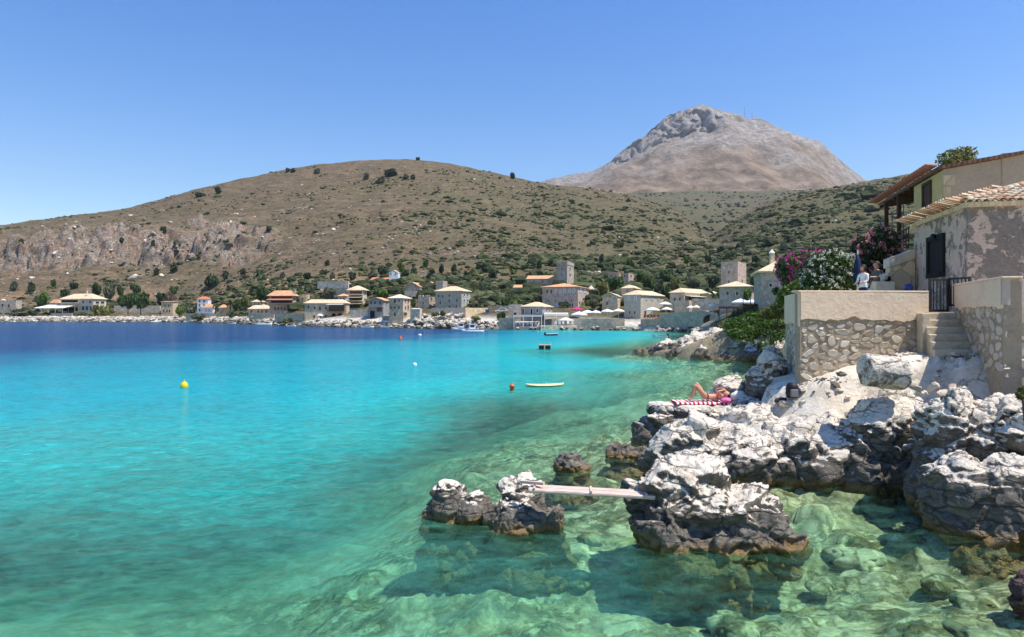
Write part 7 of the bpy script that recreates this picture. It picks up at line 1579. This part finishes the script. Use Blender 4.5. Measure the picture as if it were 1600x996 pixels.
g2 = np.random.default_rng(5); n = 3800; px = g2.uniform(-420, 640, n); f = g2.random(n) ** .8; D0, Z0 = loft_cols(px); D = D0[:, 0] + (D0[:, 1] - D0[:, 0] + 7) * f; z = np.interp(f, [0, .6, 1], [-.3, 1.6, 2.2]); S = g2.uniform(.3, .85, (n, 3)) * np.array([1.3, 1, .6])
scatter("shore_pebbles", np.stack([(px - 800) * D / F, D, z], 1), S, g2.random(n) * 6.28, None, MROCK, "bleached white rocks and pebbles along the western shore", "pebbles", seed=2, attrs={"white": np.clip(.18 + f * .7 + g2.normal(size=n) * .2, 0, 1), "wet": np.clip(.6 - f * 4, 0, 1), "crack": np.zeros(n)})
N1 = 9000; px = g2.uniform(-450, 1500, N1); t = g2.uniform(2.3, 6.2, N1); d, z = hill_at(px, t); x = (px - 800) * d / F; dzz, cl, gr = hill_noise(x, d, z, t, px)
k = g2.random(N1) < np.clip(.25 + 2.2 * fbm(p2(x / 30, d / 30), 4, 151, gain=.6) + .35 * np.exp(-((px - 430) / 170) ** 2), 0, 1) * .55 * np.where(px > 1080, .4, 1); px, d, z, x, dzz = (a[k] for a in (px, d, z, x, dzz)); n = len(px); sz = np.exp(g2.normal(size=n) * .45) * .42
scatter("hillside_stones", np.stack([x, d, z + dzz + .1], 1), np.stack([sz * 1.7, sz * 1.3, sz * .9], 1), g2.random(n) * 6.28, None, MROCK, "pale limestone outcrops and stones strewn over the dry hill", "stones", seed=12, attrs={"white": np.clip(g2.normal(size=n) * .3 + .45, 0, 1), "wet": np.zeros(n), "crack": np.zeros(n)})
nq = 900; xq = g2.uniform(6.8, 12.2, nq); yq = g2.uniform(15.6, 18.6, nq); zq = land_z(xq, yq); kq = (zq > 1.6) & (sd_land(xq, yq) > 1.6) & (yq < 17.9 + 0.0 * xq) & (vnoise(p2(xq * 1.3, yq * 1.3), 9) > -.1); xq, yq, zq = xq[kq], yq[kq], zq[kq]; nq = len(xq); sq = np.exp(g2.normal(size=nq) * .6) * .035
scatter("loose_pebbles", np.stack([xq, yq, zq], 1), np.stack([sq * 1.4, sq * 1.1, sq * .8], 1), g2.random(nq) * 6.28, None, MROCK, "small loose stones scattered over the bleached ground below the steps", "pebbles", seed=15, attrs={"white": np.clip(g2.normal(size=nq) * .3 + .6, 0, 1), "wet": np.zeros(nq), "crack": np.zeros(nq)})
# ---------------------------------------------------------------- maquis shrubs on the slopes
def shrub_mat():
    m = NT("maquis_leaves"); gi = m.n("ShaderNodeNewGeometry").outputs["Random Per Island"]; n = m.noise(m.pos(), 1.6, 4, .7); nb = m.noise(m.pos(), .02, 2)
    c = m.ramp(m.math('ADD', m.math('MULTIPLY', gi, .6), m.math('MULTIPLY', n.outputs[0], .4)), [(.15, (.022, .032, .014)), (.45, (.052, .066, .028)), (.7, (.10, .11, .05)), (.9, (.17, .155, .085))])
    m.pbr(c.outputs[0], .9, m.bump(n.outputs[0], 1.0, .5), .1); return m.mat
M_SH = shrub_mat()
bm = bmesh.new(); bmesh.ops.create_icosphere(bm, subdivisions=2, radius=1.0); tv = np.array([v.co[:] for v in bm.verts]); tf = np.array([[v.index for v in f.verts] for f in bm.faces]); bm.free()
tv[:, 2] = np.where(tv[:, 2] < -.2, -.2, tv[:, 2])
N0 = 60000; px = g2.uniform(-450, 2000, N0); t = g2.uniform(1.7, 6.25, N0)
d, z = hill_at(px, t); x = (px - 800) * d / F; dzz, cl, gr = hill_noise(x, d, z, t, px)
dens = np.clip(gr * 0.85 + .2 + 1.3 * fbm(p2(x / 22, d / 22), 4, 131, gain=.6), 0.01, 1) ** 1.4 * (d / 600)
dens *= np.where(cl > .3, .35, 1) * np.where((t < 2.15) & (px < 1130), .55, 1.0)
keep = g2.random(N0) < dens * 1.4
px, t, d, z, x, dzz, gr = (a[keep] for a in (px, t, d, z, x, dzz, gr)); n = len(px); print("shrubs", n)
sz = np.exp(g2.normal(size=n) * .5) * (.55 + .5 * gr); S = np.stack([sz * g2.uniform(.8, 1.5, n), sz * g2.uniform(.8, 1.5, n), sz * g2.uniform(.5, .95, n)], 1)
Pp = np.stack([x, d, z + dzz + .1], 1); rz_ = g2.random(n) * 6.28; bigk = sz * F / d > 3.3
scatter("maquis_shrubs", Pp[bigk], S[bigk], rz_[bigk], None, M_SH, "larger grey-green shrubs dotting the lower hillsides", "shrubs", jitter=.16, seed=4)
tv2, tf2 = tv, tf; bm = bmesh.new(); bmesh.ops.create_icosphere(bm, subdivisions=1, radius=1.05); tv = np.array([v.co[:] for v in bm.verts]); tf = np.array([[v.index for v in f.verts] for f in bm.faces]); bm.free()
scatter("maquis_shrubs", Pp[~bigk], S[~bigk], rz_[~bigk], None, M_SH, "countless tiny grey-green shrubs dotting the upper dry hillsides", "shrubs", jitter=.14, seed=5)
vi = g2.choice(len(val_V), 6500); pv = val_V[vi] + g2.normal(size=(6500, 3)) * np.array([6, 6, 0]); kp = (fbm(pv / np.array([90, 90, 1e9]), 3, 141) > -.2) & (pv[:, 1] < 1750); pv = pv[kp]; n = len(pv); sz = np.exp(g2.normal(size=n) * .35) * 2.0
scatter("valley_shrubs", pv + np.array([0, 0, .3]), np.stack([sz * 1.25, sz * 1.25, sz * .8], 1), g2.random(n) * 6.28, None, M_SH, "dark scrub and small trees scattered over the valley behind the village", "shrubs", jitter=.16, seed=6)
# larger round bushes, each a thing of its own
BK = [(665, 404, 418, 13, 'green'), (675, 418, 431, 12, 'dark'), (690, 412, 428, 12, 'dark'), (710, 411, 427, 12, 'dark'), (748, 410, 425, 11, 'dark'), (759, 410, 425, 14, 'dark'), (770, 422, 435, 19, 'dark'), (729, 423, 435, 11, 'dark'), (732, 434, 447, 15, 'green'), (754, 437, 456, 22, 'olive'), (744, 449, 465, 17, 'green'), (775, 467, 478, 15, 'yellow'), (842, 405, 422, 14, 'dark'), (820, 412, 422, 11, 'green'), (802, 420, 429, 13, 'bright'),
      (697, 428, 438, 10, 'olive'), (669, 426, 438, 10, 'dark'), (646, 416, 432, 14, 'green'), (862, 404, 416, 11, 'dark'), (903, 402, 412, 10, 'green'), (940, 396, 410, 12, 'dark'), (1041, 419, 436, 22, 'green'), (985, 404, 420, 16, 'green'), (1010, 398, 413, 14, 'green'), (1108, 398, 410, 15, 'dark'), (1140, 392, 406, 14, 'green'), (1180, 398, 412, 16, 'dark'), (1210, 392, 405, 13, 'green'), (1225, 378, 392, 14, 'olive'), (1180, 430, 446, 18, 'green'), (1198, 416, 430, 16, 'olive'), (1300, 380, 392, 16, 'green'), (1270, 384, 396, 14, 'olive'),
      (330, 428, 450, 28, 'dark'), (352, 422, 438, 12, 'dark'), (272, 410, 426, 12, 'dark'), (245, 418, 430, 12, 'dark'), (116, 440, 452, 12, 'dark'), (84, 436, 450, 9, 'green'), (50, 440, 456, 14, 'dark'), (20, 438, 455, 16, 'olive'), (100, 450, 464, 12, 'dark'), (405, 420, 432, 12, 'green'), (380, 418, 430, 10, 'dark'), (440, 424, 436, 12, 'olive'), (480, 424, 437, 12, 'dark'), (550, 424, 438, 14, 'dark'), (512, 405, 415, 10, 'dark'), (520, 424, 437, 14, 'olive'), (255, 352, 366, 10, 'dark'), (190, 370, 380, 9, 'dark'), (276, 374, 386, 15, 'olive'), (238, 374, 385, 8, 'dark'), (312, 300, 308, 20, 'dark'), (341, 291, 303, 14, 'dark'), (611, 263, 276, 24, 'dark'), (594, 275, 287, 16, 'olive'), (634, 271, 281, 12, 'olive'), (572, 270, 281, 12, 'olive'), (645, 272, 281, 10, 'dark'), (802, 269, 280, 12, 'dark'), (653, 245, 251, 7, 'dark'), (449, 262, 270, 8, 'dark'), (458, 262, 270, 9, 'dark'), (495, 262, 272, 14, 'olive'), (420, 352, 361, 12, 'dark')]
DT = np.linspace(1.5, 6.3, 900)
LMK = [(0, "the grey ruin"), (120, "the cream villa"), (210, "the round pines"), (262, "the tan ruin"), (320, "the white tower house"), (400, "the shore cottage"), (442, "the red-roofed guesthouse"), (508, "the long arched house"), (558, "the cream hotel"), (612, "the white chapel"), (655, "the grey gabled houses"), (705, "the big three-storey house"), (780, "the stone shed"), (846, "the tower's long wing"), (884, "the tall tower"), (940, "the gabled sandy house"), (970, "the roofless ruins"), (1030, "the corner house"), (1090, "the long sandy house"), (1145, "the square tower"), (1215, "the chimneyed house"), (1300, "the white oleander")]
MATW = {'dark': "dark green", 'green': "mid-green", 'olive': "grey-green", 'bright': "bright green", 'yellow': "yellow-green"}
BLAB = []; cnt = {}
for (px_, yt, yb, w, mt_) in BK:
    lm = min(LMK, key=lambda q: abs(q[0] - px_))[1]; zone = "on the skyline above" if yb < 285 else "high on the slope above" if yb < 390 else "on the slope above" if yb < 428 else "low on the slope behind"
    BLAB.append((MATW[mt_], zone, lm))
def blab(k):
    me_ = sorted([j for j in range(len(BK)) if BLAB[j] == BLAB[k]], key=lambda j: BK[j][0]); a, z_, l_ = BLAB[k]
    if len(me_) == 1: return f"{a} bush {z_} {l_}"
    return f"{a} bush {z_} {l_}, {['first', 'second', 'third', 'fourth', 'fifth', 'sixth'][me_.index(k)]} from left"
for k, (px_, yt, yb, w, mt_) in enumerate(BK):
    b = hill_hit(px_, yb); D = b.y; b.z -= .3
    o = empty("bush", b, blab(k), "bush", "large bushes on the dry slopes", rz=rnd.random() * 6.28); c = link(bpy.data.objects.new("crown", crown_mesh('bush', k % 4, mt_)), o); wd = w * D / F / 2; c.scale = (wd, wd, (yb - yt) * D / F * 1.1)
# dry-stone field walls on the slope
for (x0, y0, x1, y1, lab) in ((640, 424, 700, 430, "dry-stone terrace wall low on the slope above the chapel"), (720, 432, 800, 428, "long dry-stone terrace wall behind the big three-storey house"), (905, 424, 950, 430, "dry-stone terrace wall right of the tall tower"),
   (430, 330, 500, 322, "faint dry-stone wall high on the dry hill above the guesthouse"), (1190, 372, 1260, 356, "dry-stone terrace wall on the eastern green slope"), (1195, 408, 1262, 396, "dry-stone terrace wall behind the chimneyed house"), (455, 442, 540, 440, "long dry-stone terrace wall above the long arched house"), (285, 452, 345, 447, "rubble terrace wall on the slope above the white tower house")):
    mb = MB(); pts = []
    for k in range(26):
        f = k / 25; px_ = x0 + (x1 - x0) * f + 3 * math.sin(f * 9); yy = y0 + (y1 - y0) * f; pts.append(hill_hit(px_, yy))
    for a, b in zip(pts, pts[1:]): mb.prism([a + Vector((-.25, 0, -.5)), a + Vector((.25, 0, -.5)), a + Vector((.2, 0, .35)), a + Vector((-.2, 0, .35))], b - a)
    tag(mb.build("field_wall", MT_['stone']), lab, "wall", kind="thing")
HAZE = 0.000058
# ---------------------------------------------------------------- air
hz = MB(); hz.box((0, 2350, 560), (7000, 4900, 1140)); o = hz.build("haze", None); o.data.materials.clear()
m = NT("summer_haze"); pv_ = m.n("ShaderNodeVolumePrincipled", None, Density=HAZE); pv_.inputs["Color"].default_value = (0.80, 0.88, 1.0, 1); pv_.inputs["Anisotropy"].default_value = 0.2
m.t.links.new(pv_.outputs[0], m.out.inputs[1]); o.data.materials.append(m.mat); tag(o, "thin bluish summer haze over the whole bay", "haze", kind="stuff")
